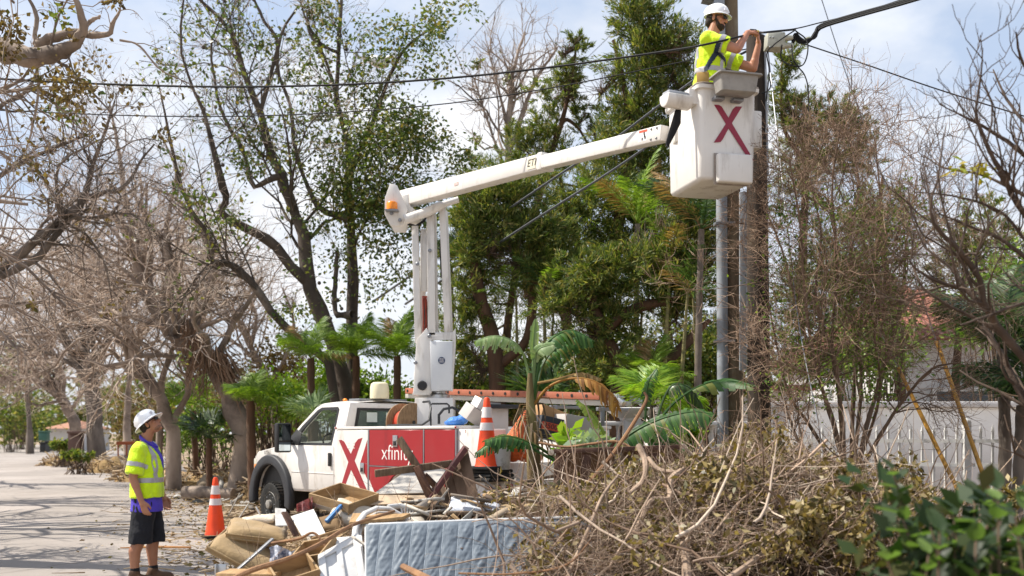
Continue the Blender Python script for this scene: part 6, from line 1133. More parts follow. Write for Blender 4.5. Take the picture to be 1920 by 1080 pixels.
cbox('white boxes stacked behind the cone tip', P(925, 800, 13.9), (.3, .3, .5), Rz(35), BOXW); cbox('dark tool case lying in the truck bed behind the cone', P(938, 762, 13.8), (.5, .2, .05), Rz(40), BOXB)
t = cbox('dark carton printed 2500 in orange in the truck bed', P(1038, 806, 13.4), (.52, .30, .30), Rz(20) @ Ry(12), BOXB)
Mq = Rz(20) @ Ry(12); cq = P(1038, 806, 13.4)
b = MB(); b.box(cq + Mq @ Vector((-.11, -.152, .02)), (.26, .003, .10), Mq); o = b.build('label_patch', mat('label_orange', H('c8553a')), t)
text('2500', .10, WM[t.name].inverted() @ (cq + Mq @ Vector((-.11, -.156, .02))), Mq @ Vector((1, 0, 0)), Mq @ Vector((0, 0, 1)), BOXB, o); b = MB(); b.box(cq + Mq @ Vector((.15, -.152, -.05)), (.16, .003, .14), Mq); b.build('label_patch', CARDG, t)
cbox('brown cardboard box behind the dark carton', P(1040, 782, 13.7), (.6, .3, .16), Rz(30) @ Ry(18), CARD); cbox('grey cardboard box on top of the cargo', P(1075, 797, 13.5), (.45, .3, .24), Rz(30) @ Ry(8), CARDG)
ONET = mat('orange_netting', H('d8622a'), .6, var=.25, scale=25, bump=.8, bscale=30)
blob('orange_net_bag', 'orange safety netting bundled at the truck tail', 'netting', [('cap', P(985, 775, 12.9), P(968, 830, 12.9), .04, .16), ('ell', P(962, 838, 12.9), (.14, .12, .2)), ('ell', P(985, 845, 12.9), (.16, .12, .15)), ('ell', P(1000, 858, 12.9), (.12, .1, .1))], ONET)
pb = thing('pail', 'white plastic pail behind the orange cone', 'pail', P(938, 880, 12.75)); b = MB(); q = P(938, 880, 12.75); b.lathe([(.12, 0), (.145, .30), (.155, .30), (.155, .33), (.14, .33), (.115, .02)], Matrix.Translation(q), 24); b.build('bucket_body', mat('pail_grey', H('b8b5b0'), .5, var=.15, dirt=H('6d655c'), dscale=6), pb); b = MB(); b.tube([q + Vector((.15 * math.cos(a), -.05, .32 - .18 * math.sin(a))) for a in np.linspace(0, 3.14, 12)], .005, 5); b.build('handle', GREYM, pb)
# drone in the sky
dq = P(709, 116, 30); dr_ = thing('drone', 'small white quadcopter drone hovering before the tall tree', 'drone', dq); WH2 = mat('drone_white', H('dadada'), .4, var=.03)
b = MB(); b.ell(dq, (.34, .22, .17), Ry(18), 14, 9); b.ell(dq + Vector((.22, -.05, -.02)), (.12, .1, .1)); b.build('hull', WH2, dr_); b = MB(); b.ell(dq + Vector((.30, -.12, .0)), (.09, .08, .09)); b.build('camera_pod', BLACK, dr_)
for k, (dx, dy, dz) in enumerate(((-.65, -.35, .05), (-.5, .5, .2), (.55, -.4, .08), (.6, .5, .22))):
    e = dq + Vector((dx, dy, dz)); b = MB(); b.tube([dq + Vector((dx * .3, dy * .3, .03)), e], [.05, .035], 6); b.tube([e - Vector((0, 0, .14)), e + Vector((0, 0, .08))], .045, 8); am = b.build('arm', WH2, dr_); b = MB(); b.box(e + Vector((0, 0, .1)), (.62, .05, .012), Rz(25 * k)); b.build('rotor', BLACK, am)
# ------------------------------------------------------------------ storm debris along the verge (background)
PINE = mat('pale_pine', H('b5946a'), .7, rgb2=H('94744c'), scale=4, bump=.2, stretch=(8, 1, 1)); PINE2 = mat('drawer_pine', H('a98d66'), .7, rgb2=H('8a6e4a'), scale=4, bump=.15, stretch=(1, 1, 6))
WEATH = mat('weathered_wood', H('7d6a55'), .85, rgb2=H('5a4838'), scale=6, bump=.5, stretch=(8, 1, 1)); DKWOOD = mat('dark_stained_wood', H('6b4a38'), .7, rgb2=H('40291f'), scale=6, bump=.4, stretch=(1, 6, 1)); REDW = mat('red_brown_board', H('5b2a28'), .65, rgb2=H('43201f'), scale=7, bump=.35, dirt=H('6f7078'), dscale=4, dlo=.62, dhi=.8)
TAN = mat('tan_upholstery', H('9a8058'), .8, var=.1, scale=5, bump=.35, bscale=18, sheen=.2, dirt=H('6d5a40'), dscale=5, dlo=.55, dhi=.8); CREAMC = mat('cream_fabric', H('cbbda9'), .85, var=.1, scale=12, bump=.4, bscale=30); WHITEP = mat('white_enamel', H('cfcdca'), .4, var=.05, dirt=H('8f8679'), dscale=5, dlo=.52, dhi=.8); GREYB = mat('grey_board', H('a9a39b'), .8, var=.1, scale=6, bump=.2)
WEATH2 = mat('worn_slat', H('7d6450'), .8, rgb2=H('57422f'), scale=7, bump=.4, stretch=(1, 1, .2)); STONE = mat('coral_stone', H('a3937e'), .95, rgb2=H('7d6f5e'), scale=4, bump=1., bscale=9); BLKP = mat('black_sheet', H('1d1e20'), .35, var=.3, scale=10, bump=.8)
def plank(name, label, cat, a, c, w, t, m, up=(0, 0, 1), group=None, parent=None, bev=.003):
    a = Vector(a); c = Vector(c); d = (c - a).normalized(); u = Vector(up); s = d.cross(u).normalized(); u = s.cross(d); M = Matrix((d, s, u)).transposed(); b = MB(); b.box((a + c) / 2, ((c - a).length, w, t), M); o = b.build(name, m, parent, bevel=bev); 
    return tag(o, label, cat, group) if parent is None else o
def rock(label, c, r, seed, m=STONE):
    g = np.random.default_rng(seed); bm = bmesh.new(); bmesh.ops.create_icosphere(bm, subdivisions=3, radius=1); ph = g.random((5, 3)) * 6; fr = g.normal(size=(5, 3)) * 2.2
    for v in bm.verts:
        k = 1 + .11 * sum(math.sin(v.co.dot(Vector(fr[i])) + ph[i][0]) for i in range(5)); v.co = Vector((v.co.x * r[0], v.co.y * r[1], v.co.z * r[2])) * k + Vector(c)
    me = bpy.data.meshes.new('boulder'); bm.to_mesh(me); bm.free(); me.shade_smooth(); return tag(link_mesh('boulder', me, m, None), label, 'boulder', 'pale boulders on the verge')
q = G(398, 922, -.05); rock('largest pale boulder right behind the road cone', (q.x, q.y, .16), (.36, .28, .24), 1); q = G(364, 918, -.05); rock('smaller tan boulder left of the largest one', (q.x, q.y, .12), (.24, .2, .2), 2); q = G(432, 926, -.05); rock('boulder nearest the truck wheel', (q.x, q.y, .1), (.22, .2, .19), 3)
def log(label, p, q_, r, m=BARKP, name='log', cat='log', group='logs on the verge'):
    b = MB(); a, c = Vector(p), Vector(q_); b.tube([a, a.lerp(c, .33) + Vector((0, .03, .03)), a.lerp(c, .7), c], [r, r * .95, r * .9, r * .85], 12); return tag(b.build(name, m), label, cat, group)
log('thick pale log lying behind the worker’s back near the leaning trunk', (-10.75, 30.5, .2), (-9.4, 30, .2), .24, PINE); log('second pale log below the first near the boulders', (-7.9, 24.0, .15), (-6.6, 23.6, .15), .17)
log('long bleached branch lying along the road edge', (-18.9, 43, .12), (-16.3, 42, .6), .12); log('bent pale branch beside the long bleached one', (-16.1, 40, .5), (-15.3, 40, .2), .14)
q = Vector((-18.7, 43.5, 0)); mb_ = thing('mailbox_cabinet', 'brown curbside cabinet with a flat lid beside the bare trunks', 'cabinet', q); s = 43.5 / FPX
b = MB(); b.bb(P(127, 848, 43.5), P(149, 812, 43.5) + Vector((0, .5, 0))); b.build('body', mat('brown_metal', H('5b4238'), .6), mb_, bevel=.02); b = MB(); b.bb(P(125, 813, 43.3), P(151, 808, 43.3) + Vector((0, .8, 0))); b.build('lid', mat('brown_metal', H('5b4238')), mb_, bevel=.02)
for lb, x0, x1, y0, y1, Y, m in (('black wheeled bin toppled by the road far left', 74, 86, 829, 848, 52, BLACK), ('dark grey wheeled bin next to the toppled black one', 84, 96, 826, 846, 52, mat('grey_bin', H('3b3e42'), .5)), ('teal bin standing behind the black bins', 72, 87, 808, 826, 62, mat('teal_bin', H('2f5a4c'), .5))):
    t = thing('wheelie_bin', lb, 'bin', P(x0, y1, Y), 0, 'rubbish bins by the road'); b = MB(); a, c = P(x0, y1, Y), P(x1, y0 + 3, Y); b.bb(a, c + Vector((0, .5, 0))); b.build('body', m, t, bevel=.03); b = MB(); b.bb(P(x0 - 1, y0 + 3, Y - .05) + Vector((0, 0, .004)), P(x1 + 1, y0, Y - .05) + Vector((0, .6, 0))); b.build('lid', m, t, bevel=.02)
t = thing('rusty_table', 'rust brown metal table frame among the debris behind the worker', 'table', P(235, 852, 36)); b = MB(); b.bb(P(218, 834, 36), P(252, 828, 36) + Vector((0, .6, 0))); b.build('top', RUST, t)
for px in (220, 236, 250): b = MB(); b.bb(P(px, 855, 36), P(px + 2, 834, 36) + Vector((0, .05, 0))); b.build('leg', RUST, t)
gg = np.random.default_rng(51)
for k, (lb, px, py, Y, rx, ry, m, tw) in enumerate((('heap of tan cardboard and straw behind the brown cabinet', 208, 840, 40, 42, 22, PINE, 420), ('heap of broken boards left of the boulders', 270, 866, 33, 55, 20, WEATH, 420), ('heap of splintered wood under the fig tree', 400, 866, 29, 60, 24, PINE, 420), ('low heap of dark debris near the road bend', 110, 845, 48, 28, 14, DKWOOD, 220), ('heap of pale splinters right of the fig trunk', 490, 885, 24, 45, 28, PINE, 380))):
    t = thing('debris_heap', lb, 'debris heap', (P(px, py, Y).x, Y, 0), 0, 'debris heaps along the verge'); s = Y / FPX; c = np.array(P(px, py, Y)); n = tw; b = MB()
    def hf(u, v): x = (u - .5) * 2; y_ = (v - .5) * 2; h = max(0, 1 - x * x - y_ * y_); return Vector((c[0] + x * rx * s, Y + y_ * rx * s * .7, -.06 + h ** .6 * ry * s * 1.3 * (1 + .25 * math.sin(7 * x + 3 * k) * math.cos(5 * y_))))
    b.grid(hf, 14, 10); b.build('mound', mat('straw_mound', H('a58a5c'), .95, rgb2=H('7a6040'), scale=5, bump=1., bscale=12), t)
    C = c + gg.normal(size=(n, 3)) * np.array([rx * s * .5, rx * s * .3, 0]); C[:, 2] = np.abs(gg.normal(size=n)) * ry * s * .5 + .05; d = nrm(gg.normal(size=(n, 3)) * np.array([1, .6, .35])); L = (.15 + .6 * gg.random(n))[:, None] * s * 40
    V, F = tubes(np.stack([C - d * L * .5, C, C + d * L * .5], 1), (.008 + .025 * gg.random(n))[:, None] * np.ones((1, 3)), 4); np_obj('splinters', V, F, islemat('splinter', [H('c9ad7c'), H('8d7250'), H('b8a48a'), H('6b5540'), H('d8c7a4')], .85, 0), t, kind='stuff')
for k, (px, py, w, h, c) in enumerate(((446, 908, 22, 5, BLKP), (412, 934, 20, 5, WHITEP), (470, 945, 14, 4, WHITEP), (330, 935, 12, 4, WHITEP), (385, 945, 22, 6, BLKP), (455, 930, 25, 5, GREYB), (205, 875, 18, 5, mat('green_sheet', H('7f9a84'), .6)), (180, 872, 16, 4, GREYB))):
    q = G(px, py, -.03); s = q.y / FPX; b = MB(); b.grid(lambda u, v: Vector((q.x + (u - .5) * w * s * 2, q.y + (v - .5) * .7, .01 + h * s * .9 * abs(math.sin(5 * u + k) * math.cos(4 * v + k)))), 10, 6); tag(b.build('litter_sheet', c, smooth=30), ['black plastic sheet crumpled beside the large boulder', 'white plastic scrap on the verge behind the cone', 'white scrap on the verge by the front wheel', 'white scrap on the ground left of the cone', 'dark crumpled sheet just behind the cone', 'grey board scrap lying between boulder and truck', 'pale green sheet in the far roadside debris', 'grey sheet in the far roadside debris'][k], 'litter', 'sheets and scraps littering the verge')
b = MB(); q = [G(225, 1030), G(290, 1028), G(358, 1029)]; b.tube([v + Vector((0, 0, .02)) for v in q], [.008, .02, .015], 6); tag(b.build('fallen_branch', mat('snapped_wood', H('b07d4d'), .8, var=.2)), 'snapped orange brown branch lying on the road behind the worker’s legs', 'branch')
# ------------------------------------------------------------------ foreground pile of household debris
g = np.random.default_rng(61)
def mound_h(x, y):
    # ridge of piled stuff right of the road, higher to the right
    a = max(0, 1 - ((x + .15 - .0) / 2.45) ** 2) ** .8 * max(0, 1 - ((y - 10.2) / 1.75) ** 2) ** .7
    c = max(0, 1 - ((x - 3.0) / 3.3) ** 2) ** .7 * max(0, 1 - ((y - 9.6) / 2.7) ** 2) ** .6
    return max(.80 * a, .62 * c) - .06
b = MB(); b.grid(lambda u, v: Vector((-2.7 + 9 * u, 6.6 + 6 * v, mound_h(-2.7 + 9 * u, 6.6 + 6 * v) + .05 * math.sin(19 * u) * math.sin(13 * v))), 90, 60); o = b.build('debris_mound', mat('mound_litter', H('5d4a36'), .95, rgb2=H('34281d'), scale=6, bump=1., bscale=20)); tag(o, 'bed of crushed leaves and scrap under the debris pile', None, kind='stuff')
# mattress
from mathutils import noise as _nz
NZ = lambda p: _nz.noise(Vector(p))
mt = thing('mattress', 'pale blue quilted mattress leaning against the debris pile', 'mattress', (-.2, 8.5, 0))
A_ = P(686, 984, 8.75); U_ = (P(1140, 968, 9.0) - A_); Lm = 1.98; U_ = U_.normalized(); Dn = Vector((.02, -.50, -.86)); Dn = (Dn - U_ * Dn.dot(U_)).normalized(); Nn_ = U_.cross(Dn).normalized(); Nn_ = Nn_ if Nn_.y < 0 else -Nn_
HM_ = 1.02
def mfn(u, v):
    x = u * Lm; y = v * HM_; ch = (x + .12 * y) / .137; f = ch - math.floor(ch); e = min(1, min(u, 1 - u) * 26) * min(1, min(v, 1 - v) * 14)
    puff = (math.sin(math.pi * f) ** .45) * .011; i = math.floor(ch)
    wr = (.009 * NZ((x * 9, y * 15 + 4 * f, i * 3.1)) + .006 * NZ((x * 14 + y * 12, y * 30, i * 1.7))) * math.sin(math.pi * f) + .006 * NZ((x * 3, y * 6, 9))
    sag = .03 * math.sin(3.1 * u + 1.) * math.sin(2.2 * v + .4)
    return A_ + U_ * x + Dn * y + Nn_ * ((puff + wr + .01) * e ** .5 + sag)
QUILT = mat('blue_quilting', H('66717c'), .55, var=.06, scale=20, sheen=.3, bump=.28, bscale=11, spec=.4, stretch=(1.6, 1, .6))
b = MB(); b.grid(mfn, 300, 90); b.build('quilted_cover', QUILT, mt, smooth=180)
b = MB()
for i in range(0, 17):
    q = [((i * .137 - .12 * y) / Lm, y / HM_) for y in np.linspace(.02, HM_ - .02, 14)]; q = [p for p in q if .004 < p[0] < .996]
    if len(q) > 2: b.tube([mfn(*p) + Nn_ * .002 for p in q], .0042, 5)
b.build('stitching', mat('stitch_pale', H('a3adb5'), .6), mt)
b = MB(); Mm = Matrix((U_, Dn, Nn_)).transposed(); b.box(A_ + U_ * Lm / 2 + Dn * HM_ / 2 - Nn_ * .09, (Lm, HM_, .17), Mm); b.build('border', mat('ticking_white', H('c9cdd1'), .7, var=.06, scale=9, bump=.3, bscale=30), mt, bevel=.035, seg=3)
b = MB(); b.tube([A_ + U_ * x + Dn * y + Nn_ * .004 for x, y in [(0, HM_), (0, .5), (0, .03), (.03, 0), (1, -.006), (Lm - .03, 0), (Lm, .03), (Lm, HM_)]], .011, 8); b.build('piping', mat('piping_white', H('d5d8da'), .6), mt)
# dark garden chair upside down
ch = thing('garden_chair', 'broken dark wooden slat chair tipped over on the pile', 'chair', P(830, 930, 10.2)); Yc = 10.2
plank('arm_board', None, None, P(874, 838, Yc - .02), P(800, 944, Yc - .12), .05, .12, REDW, up=(.6, -.6, .6), parent=ch)
for k in range(5):
    f = k / 4; a = P(868 - 60 * f, 846 + 88 * f, Yc + .07); c = P(889 - 66 * f, 940 + 16 * f, Yc - .2 + .1 * f); plank('slat', None, None, a, c, .106, .022, WEATH2, up=(-.2, -1, .35), parent=ch)
plank('brace', None, None, P(703, 888, Yc - .2), P(848, 869, Yc + .05), .03, .075, WEATH, up=(0, -.3, 1), parent=ch); plank('leg', None, None, P(748, 822, Yc - .05), P(782, 875, Yc - .08), .03, .085, WEATH, up=(.6, -.6, .4), parent=ch); plank('leg', None, None, P(781, 874, Yc - .12), P(806, 930, Yc - .1), .03, .1, DKWOOD, up=(.6, -.6, .4), parent=ch); plank('leg', None, None, P(795, 890, Yc + .02), P(820, 915, Yc + .1), .03, .07, DKWOOD, up=(.6, -.6, .4), parent=ch)
# flat boards and papers
def sheet(label, pts, m, t=.012, name='board', cat='board', group='sheets and boards on the pile'):
    q = [P(*p) for p in pts]; n = (q[1] - q[0]).cross(q[2] - q[0]).normalized(); b = MB(); b.add(q + [v + n * t for v in q], [(3, 2, 1, 0), (4, 5, 6, 7), (0, 1, 5, 4), (1, 2, 6, 5), (2, 3, 7, 6), (3, 0, 4, 7)]); return tag(b.build(name, m, bevel=.002, seg=1), label, cat, group)
sheet('grey board lying behind the broken chair', [(700, 928, 10.6), (800, 925, 10.4), (850, 880, 11.2), (762, 884, 11.3)], GREYB); sheet('lower tan board under the grey one', [(690, 948, 10.2), (800, 944, 10.1), (850, 915, 10.7), (720, 920, 10.8)], mat('tan_board', H('b09a80'), .8, var=.08)); sheet('white foam board standing upright in the pile', [(545, 968, 9.8), (588, 954, 9.9), (612, 1003, 9.5), (566, 1005, 9.5)], WHITEP); sheet('narrow white board leaning left of the foam board', [(516, 952, 9.7), (536, 954, 9.75), (540, 985, 9.5), (517, 985, 9.5)], WHITEP)
sheet('white metal panel sticking out near the rear bumper', [(880, 928, 11.3), (985, 938, 11.2), (990, 932, 11.6), (890, 924, 11.7)], GREYM); sheet('grey louvred panel above the wicker panel', [(880, 938, 10.9), (975, 938, 10.8), (975, 920, 11.3), (890, 922, 11.3)], GREYM); sheet('white board leaning by the mattress corner', [(628, 1008, 9.0), (678, 1003, 9.0), (688, 1100, 8.5), (640, 1110, 8.5)], WHITEP, .03)
sheet('plywood sheet under the mattress edge', [(655, 985, 9.1), (755, 975, 9.2), (770, 968, 9.5), (662, 968, 9.5)], PINE, .03)
# white panelled cabinet door in front
cdq = [P(*p) for p in [(596, 1042, 8.6), (672, 1000, 8.9), (690, 1110, 8.4), (604, 1120, 8.2)]]
dn_ = (cdq[1] - cdq[0]).cross(cdq[3] - cdq[0]).normalized(); dn_ = dn_ if dn_.y < 0 else -dn_
dt = thing('cabinet_door', 'white panelled cabinet door standing at the front of the pile', 'door', cdq[0])
def bil(u, v): return cdq[0].lerp(cdq[1], u).lerp(cdq[3].lerp(cdq[2], u), v)
b = MB(); q = [bil(0, 0), bil(1, 0), bil(1, 1), bil(0, 1)]; b.add(q + [v - dn_ * .035 for v in q], [(0, 1, 2, 3), (7, 6, 5, 4), (0, 4, 5, 1), (1, 5, 6, 2), (2, 6, 7, 3), (3, 7, 4, 0)]); b.build('leaf', WHITEP, dt, bevel=.004)
for u0, u1, v0, v1 in ((.0, .16, 0, 1), (.42, .56, 0, 1), (.84, 1, 0, 1), (.16, .84, 0, .13)):
    q = [bil(u0 + .003, v0 + .003), bil(u1 - .003, v0 + .003), bil(u1 - .003, v1), bil(u0 + .003, v1)]; b = MB(); b.add([v + dn_ * .001 for v in q] + [v + dn_ * .014 for v in q], [(3, 2, 1, 0), (4, 5, 6, 7), (0, 1, 5, 4), (1, 2, 6, 5), (2, 3, 7, 6), (3, 0, 4, 7)]); b.build('stile', WHITEP, dt, bevel=.003)
# white resin chair, on its side
wc = thing('resin_chair', 'white curved resin chair lying behind the mattress', 'chair', P(710, 980, 9.3))
b = MB(); b.tube([P(664, 1012, 9.0), P(668, 985, 9.1), (P(684, 963, 9.3)), P(706, 953, 9.4), P(730, 954, 9.5), P(752, 966, 9.5), P(762, 978, 9.5)], [.03] * 7, 10, flat=.8); b.build('back_hoop', WHITEP, wc)
b = MB(); b.tube([P(672, 1012, 9.05), P(677, 988, 9.2), (P(692, 970, 9.4)), P(708, 962, 9.5), P(728, 962, 9.6), P(746, 972, 9.6)], [.018] * 6, 8); b.tube([P(728, 950, 9.7), P(750, 948, 9.8), P(772, 952, 9.8), P(780, 962, 9.8), P(778, 975, 9.8)], [.024] * 5, 8); b.build('arm_hoop', WHITEP, wc)
for k in range(5): b = MB(); b.tube([P(752 + 6 * k, 950, 9.8), P(756 + 4 * k, 975, 9.75)], .010, 6); b.build('spindle', WHITEP, wc)
# cushions
def cushion(label, c, d, M, m, name='cushion', group='cushions on the pile', piping=True):
    t = thing(name, label, 'cushion', c, 0, group); c = Vector(c); b = MB(); V = []
    def f(u, v, s):
        x, y = u * 2 - 1, v * 2 - 1; e = max(0, (1 - x ** 4)) ** .45 * max(0, (1 - y ** 4)) ** .45; k = 1 - .06 * (1 - abs(x)) * 0; return c + M @ Vector((x * d[0] / 2 * (1 - .05 * (1 - y * y) * 0), y * d[1] / 2, s * (d[2] / 2) * (.25 + .75 * e) + .012 * math.sin(4 * x + 2) * math.sin(5 * y)))
    b.grid(lambda u, v: f(u, v, 1), 20, 16); b.grid(lambda u, v: f(u, v, -1), 20, 16)
    n0 = 21 * 17
    rim = [i for i in range(21)] + [21 * j + 20 for j in range(1, 17)] + [21 * 16 + i for i in range(19, -1, -1)] + [21 * j for j in range(15, 0, -1)]
    for i in range(len(rim)): b.f.append((rim[i], rim[(i + 1) % len(rim)], rim[(i + 1) % len(rim)] + n0, rim[i] + n0))
    b.build('pad', m, t, smooth=60)
    if piping:
        for s in (1, -1): b = MB(); b.tube([c + M @ Vector((x * d[0] / 2, y * d[1] / 2, s * d[2] / 8)) for x, y in [(-1, -1), (0, -1), (1, -1), (1, 0), (1, 1), (0, 1), (-1, 1), (-1, 0), (-1, -1)]], .009, 6); b.build('piping', m, t)
    return t
cushion('upper tan sofa cushion lying on the left end of the pile', P(483, 998, 9.75), (.56, .50, .17), Ry(10) @ Rx(8) @ Rz(12), TAN); cushion('lower tan sofa cushion tilted toward the road', P(468, 1036, 9.55), (.66, .55, .15), Ry(28) @ Rx(20), TAN)
cushion('tan cushion half hidden at the back right of the pile', P(985, 957, 9.9), (.62, .4, .13), Ry(-4) @ Rx(5), TAN); cushion('white cushion in the middle of the pile', P(664, 968, 10.0), (.45, .35, .14), Ry(18) @ Rx(30), CREAMC, piping=False); cushion('pale bundled towel on the upper cushion', P(487, 975, 9.95), (.36, .3, .09), Ry(-6), CREAMC, piping=False); cushion('brown cushion wedged beside the white one', P(612, 985, 9.8), (.3, .3, .12), Ry(-15) @ Rx(25), mat('brown_upholstery', H('7a6040'), .85, var=.12))
cushion('white crumpled pillow under the wicker panel', P(890, 952, 9.9), (.5, .3, .1), Ry(6) @ Rx(20), mat('pillow_white', H('c4c9d2'), .8, var=.05, bump=.6, bscale=12), piping=False)
# drawers
def drawer(label, c, d, M, m, floor=True, rail=True):
    t = thing('drawer', label, 'drawer', c, 0, 'wooden drawers on the pile'); c = Vector(c); th = .018
    for nm, o_, s in (('side', (-d[0] / 2 + th / 2, 0, 0), (th, d[1], d[2])), ('side', (d[0] / 2 - th / 2, 0, 0), (th, d[1], d[2])), ('front', (0, -d[1] / 2 - th / 2, 0), (d[0], th, d[2])), ('back', (0, d[1] / 2 + th / 2, 0), (d[0], th, d[2]))): b = MB(); b.box(c + M @ Vector(o_), s, M); b.build(nm, m, t, bevel=.002, seg=1)
    if floor: b = MB(); b.box(c + M @ Vector((0, 0, -d[2] / 2 + .008)), (d[0] - 2 * th - .002, d[1] - .002, .008), M); b.build('bottom', PINE, t)
    if rail: b = MB(); b.box(c + M @ Vector((0, -d[1] / 2 - th - .007, -d[2] / 2 + .025)), (d[0] * .98, .012, .035), M); b.build('runner', STEEL, t)
    return t
drawer('open pine drawer lying on top of the pile below the truck door', P(645, 936, 10.2), (.50, .48, .13), Rx(14) @ Ry(6) @ Rz(-28), PINE2); drawer('pine drawer propped up in the middle of the pile', P(590, 1040, 8.9), (.34, .30, .15), Ry(-12) @ Rz(-20) @ Rx(20), PINE2); drawer('pine drawer at the bottom edge of the pile', P(552, 1076, 8.5), (.36, .34, .15), Ry(-16) @ Rz(24) @ Rx(25), PINE2)
cbox('long low wooden box at the lower left of the pile', P(470, 1082, 8.6), (.5, .3, .1), Rz(-8), PINE, name='wooden_box'); b = MB(); b.bb(P(404, 1085, 8.9), P(424, 1058, 8.9) + Vector((0, .02, 0))); b.bb(P(402, 1085, 8.86), P(405, 1058, 8.86) + Vector((0, .06, 0))); tag(b.build('metal_bracket', STEEL, bevel=.003), 'shiny metal channel standing at the pile edge near the road', 'bracket')
for k, (lb, a, c, w, t_, m) in enumerate((('long grey metal strip slanting down past the cushions', (512, 1010, 9.2), (446, 1068, 9.0), .05, .02, GREYM), ('pine board sticking up beside the foam board', (533, 960, 9.5), (556, 1005, 9.4), .07, .02, DKWOOD), ('thin white trim strip lying under the drawers', (520, 1052, 8.8), (640, 1058, 8.7), .03, .02, WHITEP), ('blue handled brush lying below the open drawer', (640, 948, 9.9), (612, 978, 9.7), .035, .035, mat('brush_blue', H('3f77b0'), .5)), ('pale pine batten poking out left of the resin chair', (585, 1010, 9.2), (655, 988, 9.2), .06, .025, PINE), ('dark plank lying under the wicker panel', (840, 962, 9.7), (1000, 958, 9.8), .12, .03, WEATH), ('weathered plank across the pile near the rear bumper', (930, 925, 11), (1000, 908, 11.3), .14, .03, WEATH), ('short white stick standing by the front wheel', (480, 950, 9.9), (488, 966, 9.9), .015, .015, WHITEP), ('weathered board behind the brown dresser', (975, 905, 11.2), (1050, 890, 11.2), .13, .03, WEATH))): plank('plank' if 'brush' not in lb else 'brush', lb, 'plank' if 'brush' not in lb else 'brush', P(*a), P(*c), w, t_, m)
b = MB(); b.grid(lambda u, v: P(556 + 30 * u, 957 - 16 * v * u - 8 * v, 10.0 + .1 * math.sin(9 * u)) + Vector((0, .03 * math.sin(25 * u), .03 * math.sin(30 * v))), 16, 8); tag(b.build('red_cloth', mat('red_pattern', H('8e1f24'), .8, rgb2=H('c9a2a0'), scale=55), smooth=30), 'red patterned cloth under the open drawer', 'cloth')
b = MB(); b.grid(lambda u, v: P(505 + 50 * u, 1030 + 30 * v, 9.0) + Vector((0, .04 * math.sin(11 * u + 3 * v), .04 * math.sin(9 * v + 5 * u))), 14, 10); tag(b.build('printed_cloth', mat('blue_print', H('3b4868'), .8, rgb2=H('c9ccd4'), scale=38), smooth=40), 'blue and white printed cloth below the cushions', 'cloth')
# wicker panel
wk_ = thing('wicker_panel', 'grey brown wicker panel edge lying over the pile behind the mattress', 'wicker panel', P(930, 945, 10)); a, c = P(864, 945, 9.9), P(1010, 938, 10.2); dd = (c - a).normalized(); b = MB()
for k in range(64): q = a + (c - a) * ((k + .5) / 64); b.box(q, ((c - a).length / 64 * .8, .06 + .006 * (k % 2), .085), Matrix((dd, Vector((-dd.y, dd.x, 0)), Vector((0, 0, 1)))).transposed())
b.build('weave', mat('wicker', H('8d7a60'), .8, var=.2, scale=30), wk_)['kind'] = 'stuff'; b = MB(); b.box((a + c) / 2 + Vector((0, .35, .0)), ((c - a).length, .62, .03)); b.build('panel', mat('wicker', H('8d7a60')), wk_)
# brown dresser carcass lying behind the brush
ds = thing('dresser', 'brown wooden dresser carcass with round feet lying behind the brush', 'dresser', P(1160, 900, 10.9)); Yd = 10.9
plank('top_rail', None, None, P(1038, 846, Yd), P(1285, 838, Yd), .12, .05, DKWOOD, parent=ds); plank('bottom_rail', None, None, P(1038, 905, Yd), P(1280, 895, Yd), .12, .05, DKWOOD, parent=ds)
for px in (1050, 1100, 1160, 1230, 1275): plank('upright', None, None, P(px, 850, Yd), P(px - 3, 905, Yd), .10, .045, DKWOOD if px != 1160 else WEATH, up=(0, 1, 0), parent=ds)
b = MB(); b.box(P(1160, 873, Yd + .14), (1.38, .02, .34)); b.build('back_panel', mat('plywood_brown', H('8a6846'), .7, rgb2=H('6b4d32'), scale=4, stretch=(5, 1, 1)), ds)
for px, py in ((1033, 848), (1281, 837)): b = MB(); b.lathe([(.03, 0), (.032, .05), (.001, .055)], Matrix.Translation(P(px, py, Yd - .1)) @ Matrix.Rotation(R_(90), 4, 'X'), 14); b.build('foot', CREAMC, ds)
